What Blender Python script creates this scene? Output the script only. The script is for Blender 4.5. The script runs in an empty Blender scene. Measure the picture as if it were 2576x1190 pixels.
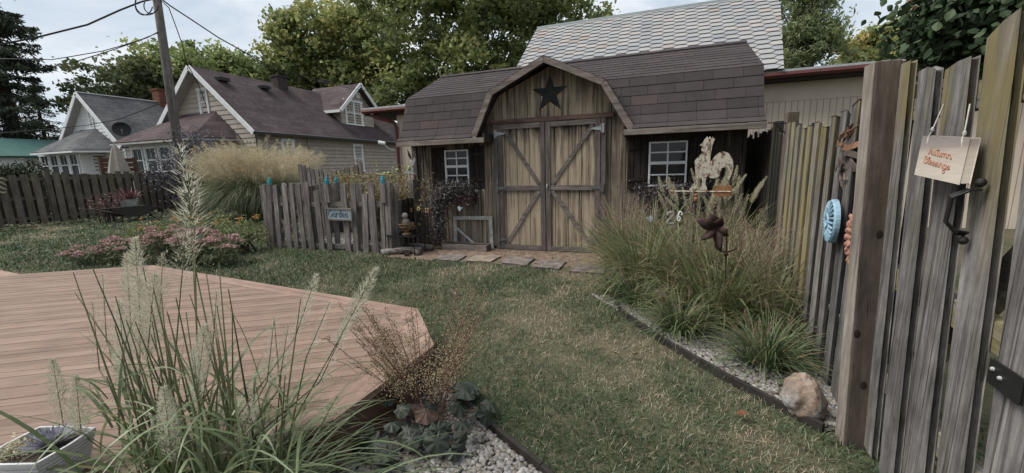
import bpy, math, random
import numpy as np
from mathutils import Vector, noise as mnoise
rng = np.random.default_rng(11)
random.seed(11)
SC = bpy.context.scene
COL = SC.collection
R = math.radians

# ------------------------------------------------------------------ camera frame (used to read positions on real planes)
CAM = np.array([2.358, -5.843, 1.3])
_y, _p, _a = R(20), R(10), R(-1.6)
_f0 = np.array([-math.sin(_y), math.cos(_y), 0.0]); _r0 = np.array([math.cos(_y), math.sin(_y), 0.0]); _z = np.array([0, 0, 1.0])
FWD = _f0 * math.cos(_p) - _z * math.sin(_p)
_u0 = _f0 * math.sin(_p) + _z * math.cos(_p)
RT = math.cos(_a) * _r0 + math.sin(_a) * _u0
UP = -math.sin(_a) * _r0 + math.cos(_a) * _u0
def ray(x, y): return 1000.0 * FWD + (x - 1288) * RT - (y - 595) * UP
def G(x, y, z=0.0):
    d = ray(x, y); return CAM + (z - CAM[2]) / d[2] * d
def PY(x, y, Y):
    d = ray(x, y); return CAM + (Y - CAM[1]) / d[1] * d
def PX(x, y, X):
    d = ray(x, y); return CAM + (X - CAM[0]) / d[0] * d
def PD(x, y, D):                      # at horizontal distance D
    d = ray(x, y); return CAM + D / math.hypot(d[0], d[1]) * d

# ------------------------------------------------------------------ mesh helpers
def mesh_np(name, V, loops, starts, mat, tint=None, smooth=False):
    me = bpy.data.meshes.new(name)
    V = np.asarray(V, dtype=np.float32)
    loops = np.asarray(loops, dtype=np.int32).ravel(); starts = np.asarray(starts, dtype=np.int32)
    me.vertices.add(len(V)); me.vertices.foreach_set('co', V.ravel())
    me.loops.add(len(loops)); me.loops.foreach_set('vertex_index', loops)
    me.polygons.add(len(starts)); me.polygons.foreach_set('loop_start', starts)
    me.polygons.foreach_set('use_smooth', np.full(len(starts), bool(smooth)))
    me.update(calc_edges=True)
    if tint is not None:
        a = me.attributes.new('tint', 'FLOAT', 'FACE'); a.data.foreach_set('value', np.asarray(tint, dtype=np.float32))
    if mat is not None: me.materials.append(mat)
    return me

def link(name, me, parent=None):
    o = bpy.data.objects.new(name, me); COL.objects.link(o)
    if parent is not None: o.parent = parent
    return o

WLOC = {}
def wloc(o):
    L = np.zeros(3)
    while o is not None:
        L = L + np.array(o.location); o = o.parent
    return L

class MB:
    def __init__(s): s.V = []; s.F = []; s.T = []; s.n = 0
    def add(s, V, F, t=None):
        b = len(s.V); s.V.extend([tuple(float(c) for c in v) for v in V])
        for k, f in enumerate(F):
            s.F.append([i + b for i in f])
            s.T.append((random.random() if t is None else t) if not isinstance(t, (list, tuple)) else t[k])
    def box(s, x0, x1, y0, y1, z0, z1, t=None):
        x0, x1 = min(x0, x1), max(x0, x1); y0, y1 = min(y0, y1), max(y0, y1); z0, z1 = min(z0, z1), max(z0, z1)
        V = [(x0,y0,z0),(x1,y0,z0),(x1,y1,z0),(x0,y1,z0),(x0,y0,z1),(x1,y0,z1),(x1,y1,z1),(x0,y1,z1)]
        s.add(V, [(3,2,1,0),(4,5,6,7),(0,1,5,4),(1,2,6,5),(2,3,7,6),(3,0,4,7)], random.random() if t is None else t)
    def obox(s, c, ax, ay, az, t=None):     # centre and three half vectors
        c, ax, ay, az = map(np.array, (c, ax, ay, az))
        V = [c-ax-ay-az, c+ax-ay-az, c+ax+ay-az, c-ax+ay-az, c-ax-ay+az, c+ax-ay+az, c+ax+ay+az, c-ax+ay+az]
        F = [(3,2,1,0),(4,5,6,7),(0,1,5,4),(1,2,6,5),(2,3,7,6),(3,0,4,7)]
        if np.dot(np.cross(ax, ay), az) < 0: F = [tuple(reversed(f)) for f in F]
        s.add(V, F, random.random() if t is None else t)
    def bar(s, p, q, w, h, up=(0,0,1), t=None):   # w across, h along up
        p, q = np.array(p, float), np.array(q, float); d = q - p; L = np.linalg.norm(d); d /= L
        up = np.array(up, float); sd = np.cross(d, up); sd /= np.linalg.norm(sd); up = np.cross(sd, d)
        s.obox((p+q)/2, d*L/2, sd*w/2, up*h/2, t)
    def prism(s, poly, off, t=None):         # convex/any planar polygon (3d pts) extruded by vector off
        n = len(poly); P = [np.array(p, float) for p in poly]; off = np.array(off, float)
        nrm = np.zeros(3)
        for i in range(n): nrm += np.cross(P[i]-P[0], P[(i+1) % n]-P[0])
        if np.dot(nrm, off) > 0: P.reverse()
        V = P + [p + off for p in P]
        F = [tuple(range(n)), tuple(range(2*n-1, n-1, -1))]
        F += [(i, i+n, (i+1) % n + n, (i+1) % n) for i in range(n)]
        F = [tuple(reversed(f)) if k >= 2 else f for k, f in enumerate(F)]
        F = [f if k < 2 else tuple(reversed(f)) for k, f in enumerate(F)]
        F2 = F[:2] + [((i+1) % n, (i+1) % n + n, i+n, i) for i in range(n)]
        s.add(V, F2, random.random() if t is None else t)
    def quad(s, a, b, c, d, t=None): s.add([a, b, c, d], [(0,1,2,3)], t)
    def poly(s, pts, t=None): s.add(pts, [tuple(range(len(pts)))], t)
    def tube(s, pts, r, n=6, cap=True, t=None):
        P = [np.array(p, float) for p in pts]; k = len(P)
        rs = [r]*k if np.isscalar(r) else list(r)
        V = []; prev = None
        for i in range(k):
            d = P[min(i+1, k-1)] - P[max(i-1, 0)]; d = d/(np.linalg.norm(d)+1e-9)
            if prev is None:
                a = np.array([0,0,1.0]) if abs(d[2]) < .9 else np.array([1.0,0,0])
                u = np.cross(d, a)
            else: u = prev - d*np.dot(prev, d)
            u /= np.linalg.norm(u)+1e-9; prev = u; v = np.cross(d, u)
            for j in range(n):
                an = 2*math.pi*j/n; V.append(P[i] + rs[i]*(math.cos(an)*u + math.sin(an)*v))
        F = []
        for i in range(k-1):
            for j in range(n):
                F.append((i*n+j, i*n+(j+1) % n, (i+1)*n+(j+1) % n, (i+1)*n+j))
        if cap: F.append(tuple(range(n-1, -1, -1))); F.append(tuple(range((k-1)*n, k*n)))
        s.add(V, F, random.random() if t is None else t)
    def lathe(s, c, prof, n=20, t=None, axis=None):   # prof: (r,z)
        c = np.array(c, float); V = []
        for r, z in prof:
            for j in range(n):
                an = 2*math.pi*j/n; V.append(c + np.array([r*math.cos(an), r*math.sin(an), z]))
        F = []
        for i in range(len(prof)-1):
            for j in range(n): F.append((i*n+j, i*n+(j+1) % n, (i+1)*n+(j+1) % n, (i+1)*n+j))
        F.append(tuple(range(n-1, -1, -1))); F.append(tuple(range((len(prof)-1)*n, len(prof)*n)))
        s.add(V, F, random.random() if t is None else t)
    def ball(s, c, r, n=10, m=7, jit=0, t=None):
        c = np.array(c, float); r = np.array([r]*3 if np.isscalar(r) else r, float); V = [c + (0,0,-r[2])]
        for i in range(1, m):
            ph = -math.pi/2 + math.pi*i/m
            for j in range(n):
                th = 2*math.pi*j/n; k = 1 + random.uniform(-jit, jit)
                V.append(c + k*r*np.array([math.cos(ph)*math.cos(th), math.cos(ph)*math.sin(th), math.sin(ph)]))
        V.append(c + (0,0,r[2])); F = []
        for j in range(n): F.append((0, 1+(j+1) % n, 1+j))
        for i in range(m-2):
            for j in range(n): F.append((1+i*n+j, 1+i*n+(j+1) % n, 1+(i+1)*n+(j+1) % n, 1+(i+1)*n+j))
        for j in range(n): F.append((1+(m-2)*n+j, 1+(m-2)*n+(j+1) % n, len(V)-1))
        s.add(V, F, random.random() if t is None else t)
    def build(s, name, mat, parent=None, smooth=False, bevel=0):
        L = wloc(parent) if parent is not None else np.zeros(3)
        V = np.array(s.V, dtype=np.float64) - L
        loops = [i for f in s.F for i in f]; st = np.cumsum([0]+[len(f) for f in s.F[:-1]])
        me = mesh_np(name, V, loops, st, mat, s.T, smooth)
        o = link(name, me, parent)
        if bevel:
            m = o.modifiers.new('bevel', 'BEVEL'); m.width = bevel; m.segments = 2; m.limit_method = 'ANGLE'
        return o

def thing(name, label, cat, loc=(0,0,0), group=None):
    o = bpy.data.objects.new(name, None); COL.objects.link(o); o.location = loc; o.empty_display_size = .1
    o['label'] = label; o['category'] = cat
    if group: o['group'] = group
    return o
def tag(o, label, cat, group=None):
    o['label'] = label; o['category'] = cat
    if group: o['group'] = group
    return o
def struct(o): o['kind'] = 'structure'; return o
def stuff(o): o['kind'] = 'stuff'; return o
def dup(root, loc, rotz, label, scale=None, rotxy=None):
    r = root.copy(); COL.objects.link(r); r.location = loc
    r.rotation_euler = ((rotxy[0], rotxy[1]) if rotxy else (0, 0)) + (rotz,)
    if scale is not None: r.scale = (scale,)*3 if np.isscalar(scale) else scale
    r['label'] = label
    for ch in root.children:
        c = ch.copy(); COL.objects.link(c); c.parent = r
        for g in ch.children:
            d = g.copy(); COL.objects.link(d); d.parent = c
    return r

# ------------------------------------------------------------------ numpy foliage helpers: return (V, loops, starts, tint)
def cat_np(parts):
    V, Lp, S, T = [], [], [], []; nv = nl = 0
    for v, l, st, t in parts:
        V.append(v); Lp.append(np.asarray(l).ravel()+nv); S.append(np.asarray(st)+nl); T.append(t)
        nv += len(v); nl += np.asarray(l).size
    return np.concatenate(V), np.concatenate(Lp), np.concatenate(S), np.concatenate(T)
def build_np(name, parts, mat, parent=None, smooth=False):
    V, Lp, S, T = cat_np(parts)
    if parent is not None: V = V - wloc(parent)
    return link(name, mesh_np(name, V, Lp, S, mat, T, smooth), parent)
def unit(a): return a/(np.linalg.norm(a, axis=-1, keepdims=True)+1e-9)
def leaves(c, size, aspect=.55, tint=None, up=0.0, fold=.18, dirs=None, jit=.35, ovate=False):
    """pointed leaf quads (two halves folded on the midrib) at centres c"""
    n = len(c); size = np.broadcast_to(np.asarray(size, float), (n,))*rng.uniform(1-jit, 1+jit, n)
    nr = rng.normal(size=(n,3)); nr[:,2] += up; nr = unit(nr)
    d = rng.normal(size=(n,3)) if dirs is None else dirs + rng.normal(size=(n,3))*.35
    d = unit(d - nr*np.sum(d*nr, axis=1, keepdims=True)); s = np.cross(nr, d)
    L = size[:,None]; W = L*aspect
    a = c - d*L*.5; b = c + d*L*.5
    m1 = c + s*W*.5 - d*L*.06 + nr*W*fold; m2 = c - s*W*.5 - d*L*.06 + nr*W*fold
    V = np.stack([a, m1, b, m2], axis=1).reshape(-1,3)
    if ovate:
        cols = [a]
        for sg in (1, -1):
            for q, w_ in ((-.32,.62), (-.05,1.0), (.25,.62)): cols.append(c + d*L*q + sg*s*W*.5*w_ + nr*W*fold*w_ - nr*L*.12*(q+.3)**2)
        cols.append(b - nr*L*.08); m0 = c - d*L*.32; m1_ = c - d*L*.05 - nr*L*.01; m2_ = c + d*L*.25 - nr*L*.03
        cols += [m0, m1_, m2_]
        V = np.stack(cols, axis=1).reshape(-1,3); k = len(cols); i = np.arange(n)*k
        tri = [(0,1,8),(1,2,9),(1,9,8),(2,3,10),(2,10,9),(3,7,10),(0,8,4),(4,8,9),(4,9,5),(5,9,10),(5,10,6),(6,10,7)]
        lo = np.stack([i+q for t_ in tri for q in t_], axis=1).ravel(); st = np.arange(12*n)*3
        t = rng.uniform(0, 1, n) if tint is None else tint
        return V, lo, st, np.repeat(t, 12)
    i = np.arange(n)*4
    lo = np.stack([i, i+1, i+2, i, i+2, i+3], axis=1).ravel()
    st = np.arange(2*n)*3
    t = rng.uniform(0, 1, n) if tint is None else tint
    return V, lo, st, np.repeat(t, 2)
def ribbons(base, d0, length, width, droop, segs=5, tint=None, sag=None, wob=.0, taper=True):
    """grass blades: start at base heading d0 (unit), bending down by droop over the length"""
    n = len(base); length = np.broadcast_to(length, (n,)); width = np.broadcast_to(width, (n,)); droop = np.broadcast_to(droop, (n,))
    t = np.linspace(0, 1, segs+1)
    d0 = unit(d0); h = d0.copy(); h[:,2] = 0; h = unit(h + 1e-6*rng.normal(size=h.shape))
    pts = np.zeros((n, segs+1, 3)); pts[:,0] = base
    el = np.arcsin(np.clip(d0[:,2], -1, 1))
    for k in range(segs):
        e = el - droop*((k+.5)/segs)**1.5
        dd = h*np.cos(e)[:,None]; dd[:,2] = np.sin(e)
        if wob: dd = dd + rng.normal(size=dd.shape)*wob
        pts[:,k+1] = pts[:,k] + dd*(length/segs)[:,None]
    sd = np.cross(h, np.array([0,0,1.0])); tw = rng.uniform(-.9, .9, n)
    sd = unit(sd*np.cos(tw)[:,None] + h*np.sin(tw)[:,None])
    wt = (np.minimum(1, .55+1.6*t)*(1-t**2.2) if taper else np.ones_like(t))
    wt[-1] = .04
    off = sd[:,None,:]*(width[:,None]*wt[None,:])[:,:,None]*.5
    V = np.stack([pts-off, pts+off], axis=2).reshape(-1,3)
    i = (np.arange(n)*(2*(segs+1)))[:,None] + (2*np.arange(segs))[None,:]
    lo = np.stack([i, i+1, i+3, i+2], axis=2).ravel()
    st = np.arange(n*segs)*4
    tt = rng.uniform(0, 1, n) if tint is None else tint
    return (V, lo, st, np.repeat(tt, segs)), pts
def plume(pts, length, r, n, slen, sw, tint0=.5, rise=.75, shape='feather'):
    """a seed plume along the last part of a polyline pts (k,3): many slim spikelets"""
    pts = np.asarray(pts); seg = np.linalg.norm(np.diff(pts, axis=0), axis=1); cum = np.concatenate([[0], np.cumsum(seg)])
    tot = cum[-1]; u = rng.uniform(0, 1, n)**.9
    at = tot - length + u*length
    P = np.stack([np.interp(at, cum, pts[:,k]) for k in range(3)], axis=1)
    P2 = np.stack([np.interp(np.minimum(at+.01, tot+.001), np.append(cum, tot+.011), np.append(pts[:,k], pts[-1,k]+(pts[-1,k]-pts[-2,k])/max(seg[-1],1e-6)*.011)) for k in range(3)], axis=1)
    ax = unit(P2-P); rad = rng.normal(size=(n,3)); rad = unit(rad - ax*np.sum(rad*ax, axis=1, keepdims=True))
    prof = np.minimum(1, u*5)*(1-u**3)*.85+.15
    off = (rng.uniform(.05, 1, n)**.7*r*prof)[:,None]
    d = unit(ax*rise + rad*rng.uniform(.35, .9, n)[:,None] + rng.normal(size=(n,3))*.15)
    b = P + rad*off*.75 + ax*off*.5
    L = (slen*rng.uniform(.6, 1.3, n)*(0.5+.5*prof))[:,None]
    s = unit(np.cross(d, rng.normal(size=(n,3))))*sw*.5
    V = np.stack([b - s, b + s, b + d*L], axis=1).reshape(-1,3)
    lo = np.arange(3*n); st = np.arange(n)*3
    return V, lo, st, np.clip(tint0 + rng.normal(size=n)*.22, 0, 1)
def inside(P, poly):
    x, y = P[:,0], P[:,1]; r = np.zeros(len(P), bool); n = len(poly); j = n-1
    for i in range(n):
        xi, yi = poly[i][0], poly[i][1]; xj, yj = poly[j][0], poly[j][1]
        c = ((yi > y) != (yj > y)) & (x < (xj-xi)*(y-yi)/((yj-yi)+1e-12)+xi); r ^= c; j = i
    return r

# ------------------------------------------------------------------ materials
class Mt:
    def __init__(s, name, rough=.85, spec=.25):
        s.m = bpy.data.materials.new(name); s.m.use_nodes = True; s.nt = s.m.node_tree
        s.b = s.nt.nodes['Principled BSDF']; s.b.inputs['Roughness'].default_value = rough
        s.b.inputs['Specular IOR Level'].default_value = spec
        s.out = s.nt.nodes['Material Output']; s.rotz = 0
        s.tc = s.nt.nodes.new('ShaderNodeTexCoord')
    def n(s, t): return s.nt.nodes.new('ShaderNode'+t)
    def L(s, a, b): s.nt.links.new(a, b)
    def vec(s, scale=(1,1,1), rnd=True, src='Object'):
        mp = s.n('Mapping'); o = s.tc.outputs[src]
        if s.rotz:
            m0 = s.n('Mapping'); m0.inputs['Rotation'].default_value = (0, 0, s.rotz); s.L(o, m0.inputs['Vector']); o = m0.outputs[0]
        s.L(o, mp.inputs['Vector'])
        mp.inputs['Scale'].default_value = scale
        if rnd:
            oi = s.n('ObjectInfo'); m = s.n('VectorMath'); m.operation = 'SCALE'
            cv = s.n('CombineXYZ'); cv.inputs[0].default_value = 37; cv.inputs[1].default_value = 19; cv.inputs[2].default_value = 53
            s.L(cv.outputs[0], m.inputs[0]); s.L(oi.outputs['Random'], m.inputs['Scale']); s.L(m.outputs[0], mp.inputs['Location'])
        return mp.outputs[0]
    def noise(s, vec, scale=1, detail=4, rough=.6, dist=0):
        t = s.n('TexNoise'); s.L(vec, t.inputs['Vector']); t.inputs['Scale'].default_value = scale
        t.inputs['Detail'].default_value = detail; t.inputs['Roughness'].default_value = rough; t.inputs['Distortion'].default_value = dist
        return t.outputs['Fac']
    def ramp(s, fac, stops):
        r = s.n('ValToRGB'); e = r.color_ramp.elements
        while len(e) < len(stops): e.new(.5)
        for k, (p, c) in enumerate(stops):
            e[k].position = p; e[k].color = (tuple(c)+(1,)) if hasattr(c, '__len__') else (c, c, c, 1)
        s.L(fac, r.inputs['Fac']); return r.outputs['Color']
    def mix(s, fac, a, b, mode='MIX'):
        m = s.n('MixRGB'); m.blend_type = mode
        for k, v in zip(('Fac', 'Color1', 'Color2'), (fac, a, b)):
            if isinstance(v, (int, float)): m.inputs[k].default_value = v if k == 'Fac' else (v, v, v, 1)
            elif isinstance(v, (tuple, list)): m.inputs[k].default_value = tuple(v)+(1,)
            else: s.L(v, m.inputs[k])
        return m.outputs[0]
    def math(s, op, a, b=0.0, clamp=False):
        m = s.n('Math'); m.operation = op; m.use_clamp = clamp
        for k, v in enumerate((a, b)):
            if isinstance(v, (int, float)): m.inputs[k].default_value = v
            else: s.L(v, m.inputs[k])
        return m.outputs[0]
    def xyz(s, src='Object'):
        q = s.n('SeparateXYZ'); s.L(s.tc.outputs[src], q.inputs[0]); return q.outputs
    def attr(s, name='tint'):
        a = s.n('Attribute'); a.attribute_name = name; return a.outputs['Fac']
    def rnd(s): return s.n('ObjectInfo').outputs['Random']
    def base(s, c):
        if isinstance(c, (tuple, list)): s.b.inputs['Base Color'].default_value = tuple(c)+(1,)
        else: s.L(c, s.b.inputs['Base Color'])
    def bump(s, h, strength=.3, dist=.01):
        b = s.n('Bump'); b.inputs['Strength'].default_value = strength; b.inputs['Distance'].default_value = dist
        s.L(h, b.inputs['Height']); s.L(b.outputs[0], s.b.inputs['Normal'])
    def translucent(s, col, fac=.35):
        t = s.n('BsdfTranslucent'); mx = s.n('MixShader'); mx.inputs[0].default_value = fac
        s.L(col, t.inputs['Color']); s.L(s.b.outputs[0], mx.inputs[1]); s.L(t.outputs[0], mx.inputs[2])
        s.L(mx.outputs[0], s.out.inputs['Surface'])

def wood(name, dark, mid, light, axis='z', moss=0, mosscol=(.20,.17,.045), streak=0, blotch=.5, bumps=.5, rough=.9, tintamt=.25, fine=28, rotz=0, cracks=.55, edge=0, mossz=None, mottle=.4):
    s = Mt(name, rough, .2); s.rotz = rotz
    sc = {'z': (fine, fine, 2.0), 'x': (2.0, fine, fine), 'y': (fine, 2.0, fine)}[axis]
    v = s.vec(sc); g = s.noise(v, 1, 6, .68, .35)
    sc2 = {'z': (fine*4, fine*4, 3), 'x': (3, fine*4, fine*4), 'y': (fine*4, 3, fine*4)}[axis]
    g2 = s.noise(s.vec(sc2), 1, 3, .6)
    gg = s.math('ADD', s.math('MULTIPLY', g, .7), s.math('MULTIPLY', g2, .3))
    c = s.ramp(gg, [(.30, dark), (.50, mid), (.70, light)])
    bl = s.noise(s.vec((2.2, 2.2, 2.2)), 1, 4, .6)
    c = s.mix(blotch, c, s.ramp(bl, [(.3, .35), (.62, 1.0)]), 'MULTIPLY')
    mo = s.noise(s.vec({'z': (13, 13, 7), 'x': (7, 13, 13), 'y': (13, 7, 13)}[axis]), 1, 5, .7)
    c = s.mix(mottle, c, s.ramp(mo, [(.32, .45), (.52, .95), (.68, 1.35)]), 'MULTIPLY')
    ob = s.rnd(); t = s.attr()
    c = s.mix(1.0, c, s.ramp(s.math('FRACT', s.math('ADD', ob, t)), [(0, 1-tintamt), (1, 1+tintamt*.4)]), 'MULTIPLY')
    if streak:
        sn = s.noise(s.vec({'z': (16, 16, .55), 'x': (.55, 16, 16), 'y': (16, .55, 16)}[axis]), 1, 4, .6)
        c = s.mix(s.math('MULTIPLY', s.ramp(sn, [(.47, 0), (.62, 1)]), streak), c, (.022, .017, .013))
    if moss:
        mn = s.noise(s.vec({'z': (9, 9, 1.6), 'x': (1.6, 9, 9), 'y': (9, 1.6, 9)}[axis]), 1, 5, .65)
        mn = s.math('ADD', mn, s.math('MULTIPLY', s.math('SUBTRACT', ob, .5), .12))
        mm = s.math('MULTIPLY', s.ramp(mn, [(.46, 0), (.62, 1)]), moss)
        if mossz: mm = s.math('MULTIPLY', mm, s.ramp(s.math('DIVIDE', s.xyz()[2], 2.0), [(mossz[0], .12), (mossz[1], 1)]))
        c = s.mix(mm, c, mosscol)
    ck = s.noise(s.vec({'z': (fine*1.9, fine*1.9, .7), 'x': (.7, fine*1.9, fine*1.9), 'y': (fine*1.9, .7, fine*1.9)}[axis]), 1, 3, .6, .2)
    ckm = s.ramp(ck, [(.33, .22), (.40, 1)]); c = s.mix(cracks, c, ckm, 'MULTIPLY')
    if edge:  # paints shade into the colour of sides facing -y
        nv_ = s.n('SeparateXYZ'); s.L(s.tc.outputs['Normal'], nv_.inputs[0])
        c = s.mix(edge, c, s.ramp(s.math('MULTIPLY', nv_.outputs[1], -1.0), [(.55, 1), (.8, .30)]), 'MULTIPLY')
    s.base(c); s.bump(s.math('ADD', gg, s.math('MULTIPLY', ckm, .5)), bumps, .006)
    return s.m
def plain(name, col, rough=.6, var=.15, scale=6, spec=.3, bump=0, metal=0, tint=0):
    s = Mt(name, rough, spec)
    n = s.noise(s.vec((1,1,1)), scale, 5, .6)
    c = s.mix(1.0, tuple(col), s.ramp(n, [(.25, 1-var*1.6), (.75, 1+var*.5)]), 'MULTIPLY')
    if tint: c = s.mix(1.0, c, s.ramp(s.attr(), [(0, 1-tint), (1, 1+tint*.5)]), 'MULTIPLY')
    s.base(c); s.b.inputs['Metallic'].default_value = metal
    if bump: s.bump(n, bump, .01)
    return s.m
def foliage(name, stops, trans=.3, rough=.55, spec=.3, world=.0):
    s = Mt(name, rough, spec)
    t = s.attr()
    if world:
        n = s.noise(s.vec((1,1,1), rnd=False), world, 3, .6)
        t = s.math('ADD', s.math('MULTIPLY', t, .6), s.math('MULTIPLY', s.math('SUBTRACT', n, .25), .8), True)
    c = s.ramp(t, stops); s.base(c)
    if trans: s.translucent(c, trans)
    return s.m
def glass_dark(name, col=(.012,.014,.018)):
    s = Mt(name, .06, .5); n = s.noise(s.vec((1,1,1)), 3, 2)
    s.base(s.mix(1.0, tuple(col), s.ramp(n, [(.3,.5),(.7,1.6)]), 'MULTIPLY')); s.bump(n, .04, .02)
    return s.m
def rust(name, a=(.055,.028,.02), b=(.13,.06,.035), c=(.03,.02,.018), rough=.75):
    s = Mt(name, rough, .3); n = s.noise(s.vec((1,1,1)), 22, 6, .7)
    s.base(s.ramp(n, [(.3, c), (.5, a), (.72, b)])); s.bump(n, .3, .004); s.b.inputs['Metallic'].default_value = .15
    return s.m
# ------------------------------------------------------------------ shared materials
M = {}
M['grey_wood'] = wood('weathered grey wood', (0.047,0.042,0.039), (0.169,0.155,0.142), (0.311,0.290,0.270), 'z', moss=.25, mosscol=(0.135,0.135,0.068))
M['grey_wood_x'] = wood('weathered grey rail', (0.054,0.049,0.045), (0.189,0.176,0.155), (0.338,0.317,0.284), 'x', moss=.2, mosscol=(0.162,0.162,0.068))
M['picket'] = wood('old barn wood picket', (0.057,0.050,0.050), (0.204,0.180,0.174), (0.388,0.352,0.339), 'z', moss=.06, blotch=.6, tintamt=.35)
M['fence_far'] = wood('brown grey fence wood', (0.072,0.062,0.051), (0.152,0.133,0.110), (0.239,0.215,0.180), 'z', moss=.35, mosscol=(0.109,0.109,0.058), bumps=.3)
M['fence_far_y'] = wood('brown grey rail wood', (0.056,0.050,0.042), (0.119,0.106,0.087), (0.182,0.165,0.140), 'y', moss=.3, mosscol=(0.084,0.091,0.049), bumps=.3)
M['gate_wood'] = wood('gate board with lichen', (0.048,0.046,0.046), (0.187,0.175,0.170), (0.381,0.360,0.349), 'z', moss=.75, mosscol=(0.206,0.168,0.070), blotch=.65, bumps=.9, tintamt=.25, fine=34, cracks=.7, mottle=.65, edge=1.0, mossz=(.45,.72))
M['gate_wood_y'] = wood('gate rail', (0.052,0.046,0.039), (0.195,0.182,0.163), (0.351,0.332,0.299), 'y', moss=.55, mosscol=(0.221,0.182,0.046), bumps=.7)
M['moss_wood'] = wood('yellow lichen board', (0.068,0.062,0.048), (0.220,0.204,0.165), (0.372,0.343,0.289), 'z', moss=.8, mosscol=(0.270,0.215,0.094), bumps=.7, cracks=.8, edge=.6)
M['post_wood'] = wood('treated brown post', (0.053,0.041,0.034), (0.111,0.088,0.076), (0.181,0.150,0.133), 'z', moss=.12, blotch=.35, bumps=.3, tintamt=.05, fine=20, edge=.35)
M['post_wood_lit'] = wood('post lit side', (0.125,0.106,0.094), (0.275,0.244,0.219), (0.413,0.375,0.344), 'z', moss=.12, blotch=.3, bumps=.3, tintamt=.05, fine=20)  # paler copy of the post wood for its lit side
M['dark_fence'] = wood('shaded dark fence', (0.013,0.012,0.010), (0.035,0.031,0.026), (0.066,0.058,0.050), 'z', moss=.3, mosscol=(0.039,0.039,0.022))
DECKROT = R(-32)
M['deck'] = wood('new cedar deck', (0.163,0.110,0.084), (0.239,0.167,0.129), (0.294,0.215,0.173), 'x', blotch=.15, bumps=.15, rough=.7, tintamt=.2, fine=9, cracks=.2, mottle=.2, rotz=DECKROT)
M['deck_b1'] = wood('deck border', (0.225,0.149,0.117), (0.288,0.198,0.158), (0.342,0.248,0.203), 'x', blotch=.15, bumps=.15, rough=.7, tintamt=.1, fine=9, rotz=R(6))
M['deck_b2'] = wood('deck border side', (0.225,0.149,0.117), (0.288,0.198,0.158), (0.342,0.248,0.203), 'y', blotch=.15, bumps=.15, rough=.7, tintamt=.1, fine=9)
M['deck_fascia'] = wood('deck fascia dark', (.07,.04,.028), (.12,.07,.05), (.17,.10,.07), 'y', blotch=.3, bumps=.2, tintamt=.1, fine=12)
M['white'] = plain('white paint', (.74,.76,.77), .5, .1, 3)
M['white_old'] = plain('old white paint', (.50,.51,.50), .7, .35, 14)
M['black_iron'] = plain('black iron', (.014,.014,.015), .5, .3, 20, spec=.4)
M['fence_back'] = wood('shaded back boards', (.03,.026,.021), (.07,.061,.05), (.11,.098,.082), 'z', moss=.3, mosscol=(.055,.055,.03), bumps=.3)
M['rust'] = rust('rusty metal')
M['rust_dark'] = rust('dark brown patina', (.045,.026,.024), (.085,.05,.042), (.022,.015,.015))
M['glass'] = glass_dark('dark window glass')
M['galv'] = plain('galvanised steel', (.42,.44,.45), .45, .2, 15, spec=.5, metal=.4)
M['soil'] = plain('soil', (.055,.042,.032), .95, .5, 30, bump=.6)
M['pebble'] = None

# ------------------------------------------------------------------ world, sun, camera
w = bpy.data.worlds.new('World'); SC.world = w; w.use_nodes = True
nt = w.node_tree; bg = nt.nodes['Background']; out = nt.nodes['World Output']
SUN_EL, SUN_AZ = R(55), R(205)        # azimuth from +X counter-clockwise: bright side of the sky is on the left
sky = nt.nodes.new('ShaderNodeTexSky'); sky.sky_type = 'NISHITA'; sky.sun_disc = False
sky.sun_elevation = SUN_EL; sky.sun_rotation = math.pi/2 - SUN_AZ
nt.links.new(sky.outputs[0], bg.inputs['Color']); bg.inputs['Strength'].default_value = .10
tc = nt.nodes.new('ShaderNodeTexCoord'); mp = nt.nodes.new('ShaderNodeMapping'); nt.links.new(tc.outputs['Generated'], mp.inputs['Vector'])
mp.inputs['Scale'].default_value = (1.6, 1.6, 4.2); mp.inputs['Location'].default_value = (.35, .2, 0)
nz = nt.nodes.new('ShaderNodeTexNoise'); nt.links.new(mp.outputs[0], nz.inputs['Vector']); nz.inputs['Scale'].default_value = 1.5
nz.inputs['Detail'].default_value = 6; nz.inputs['Roughness'].default_value = .55; nz.inputs['Distortion'].default_value = .4
rp = nt.nodes.new('ShaderNodeValToRGB'); nt.links.new(nz.outputs['Fac'], rp.inputs['Fac'])
e = rp.color_ramp.elements; e[0].position = .33; e[0].color = (.44,.51,.59,1); e[1].position = .64; e[1].color = (.69,.715,.74,1)
bg2 = nt.nodes.new('ShaderNodeBackground'); nt.links.new(rp.outputs[0], bg2.inputs['Color']); bg2.inputs['Strength'].default_value = 1.12
rp2 = nt.nodes.new('ShaderNodeValToRGB'); nt.links.new(nz.outputs['Fac'], rp2.inputs['Fac'])
e = rp2.color_ramp.elements; e[0].position = .25; e[0].color = (.72,)*3+(1,); e[1].position = .5; e[1].color = (.97,)*3+(1,)
mxs = nt.nodes.new('ShaderNodeMixShader'); nt.links.new(rp2.outputs[0], mxs.inputs[0]); nt.links.new(bg.outputs[0], mxs.inputs[1]); nt.links.new(bg2.outputs[0], mxs.inputs[2])
sx = nt.nodes.new('ShaderNodeSeparateXYZ'); nt.links.new(tc.outputs['Generated'], sx.inputs[0])
mr_ = nt.nodes.new('ShaderNodeMapRange'); mr_.inputs['From Min'].default_value = -.75; mr_.inputs['From Max'].default_value = .35; mr_.inputs['To Min'].default_value = .95; mr_.inputs['To Max'].default_value = 1.42
mr_.interpolation_type = 'SMOOTHSTEP'
nt.links.new(sx.outputs[1], mr_.inputs['Value']); nt.links.new(mr_.outputs[0], bg2.inputs['Strength'])     # sky dimmed behind the camera to darken faces turned that way
nt.links.new(mxs.outputs[0], out.inputs['Surface'])
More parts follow.
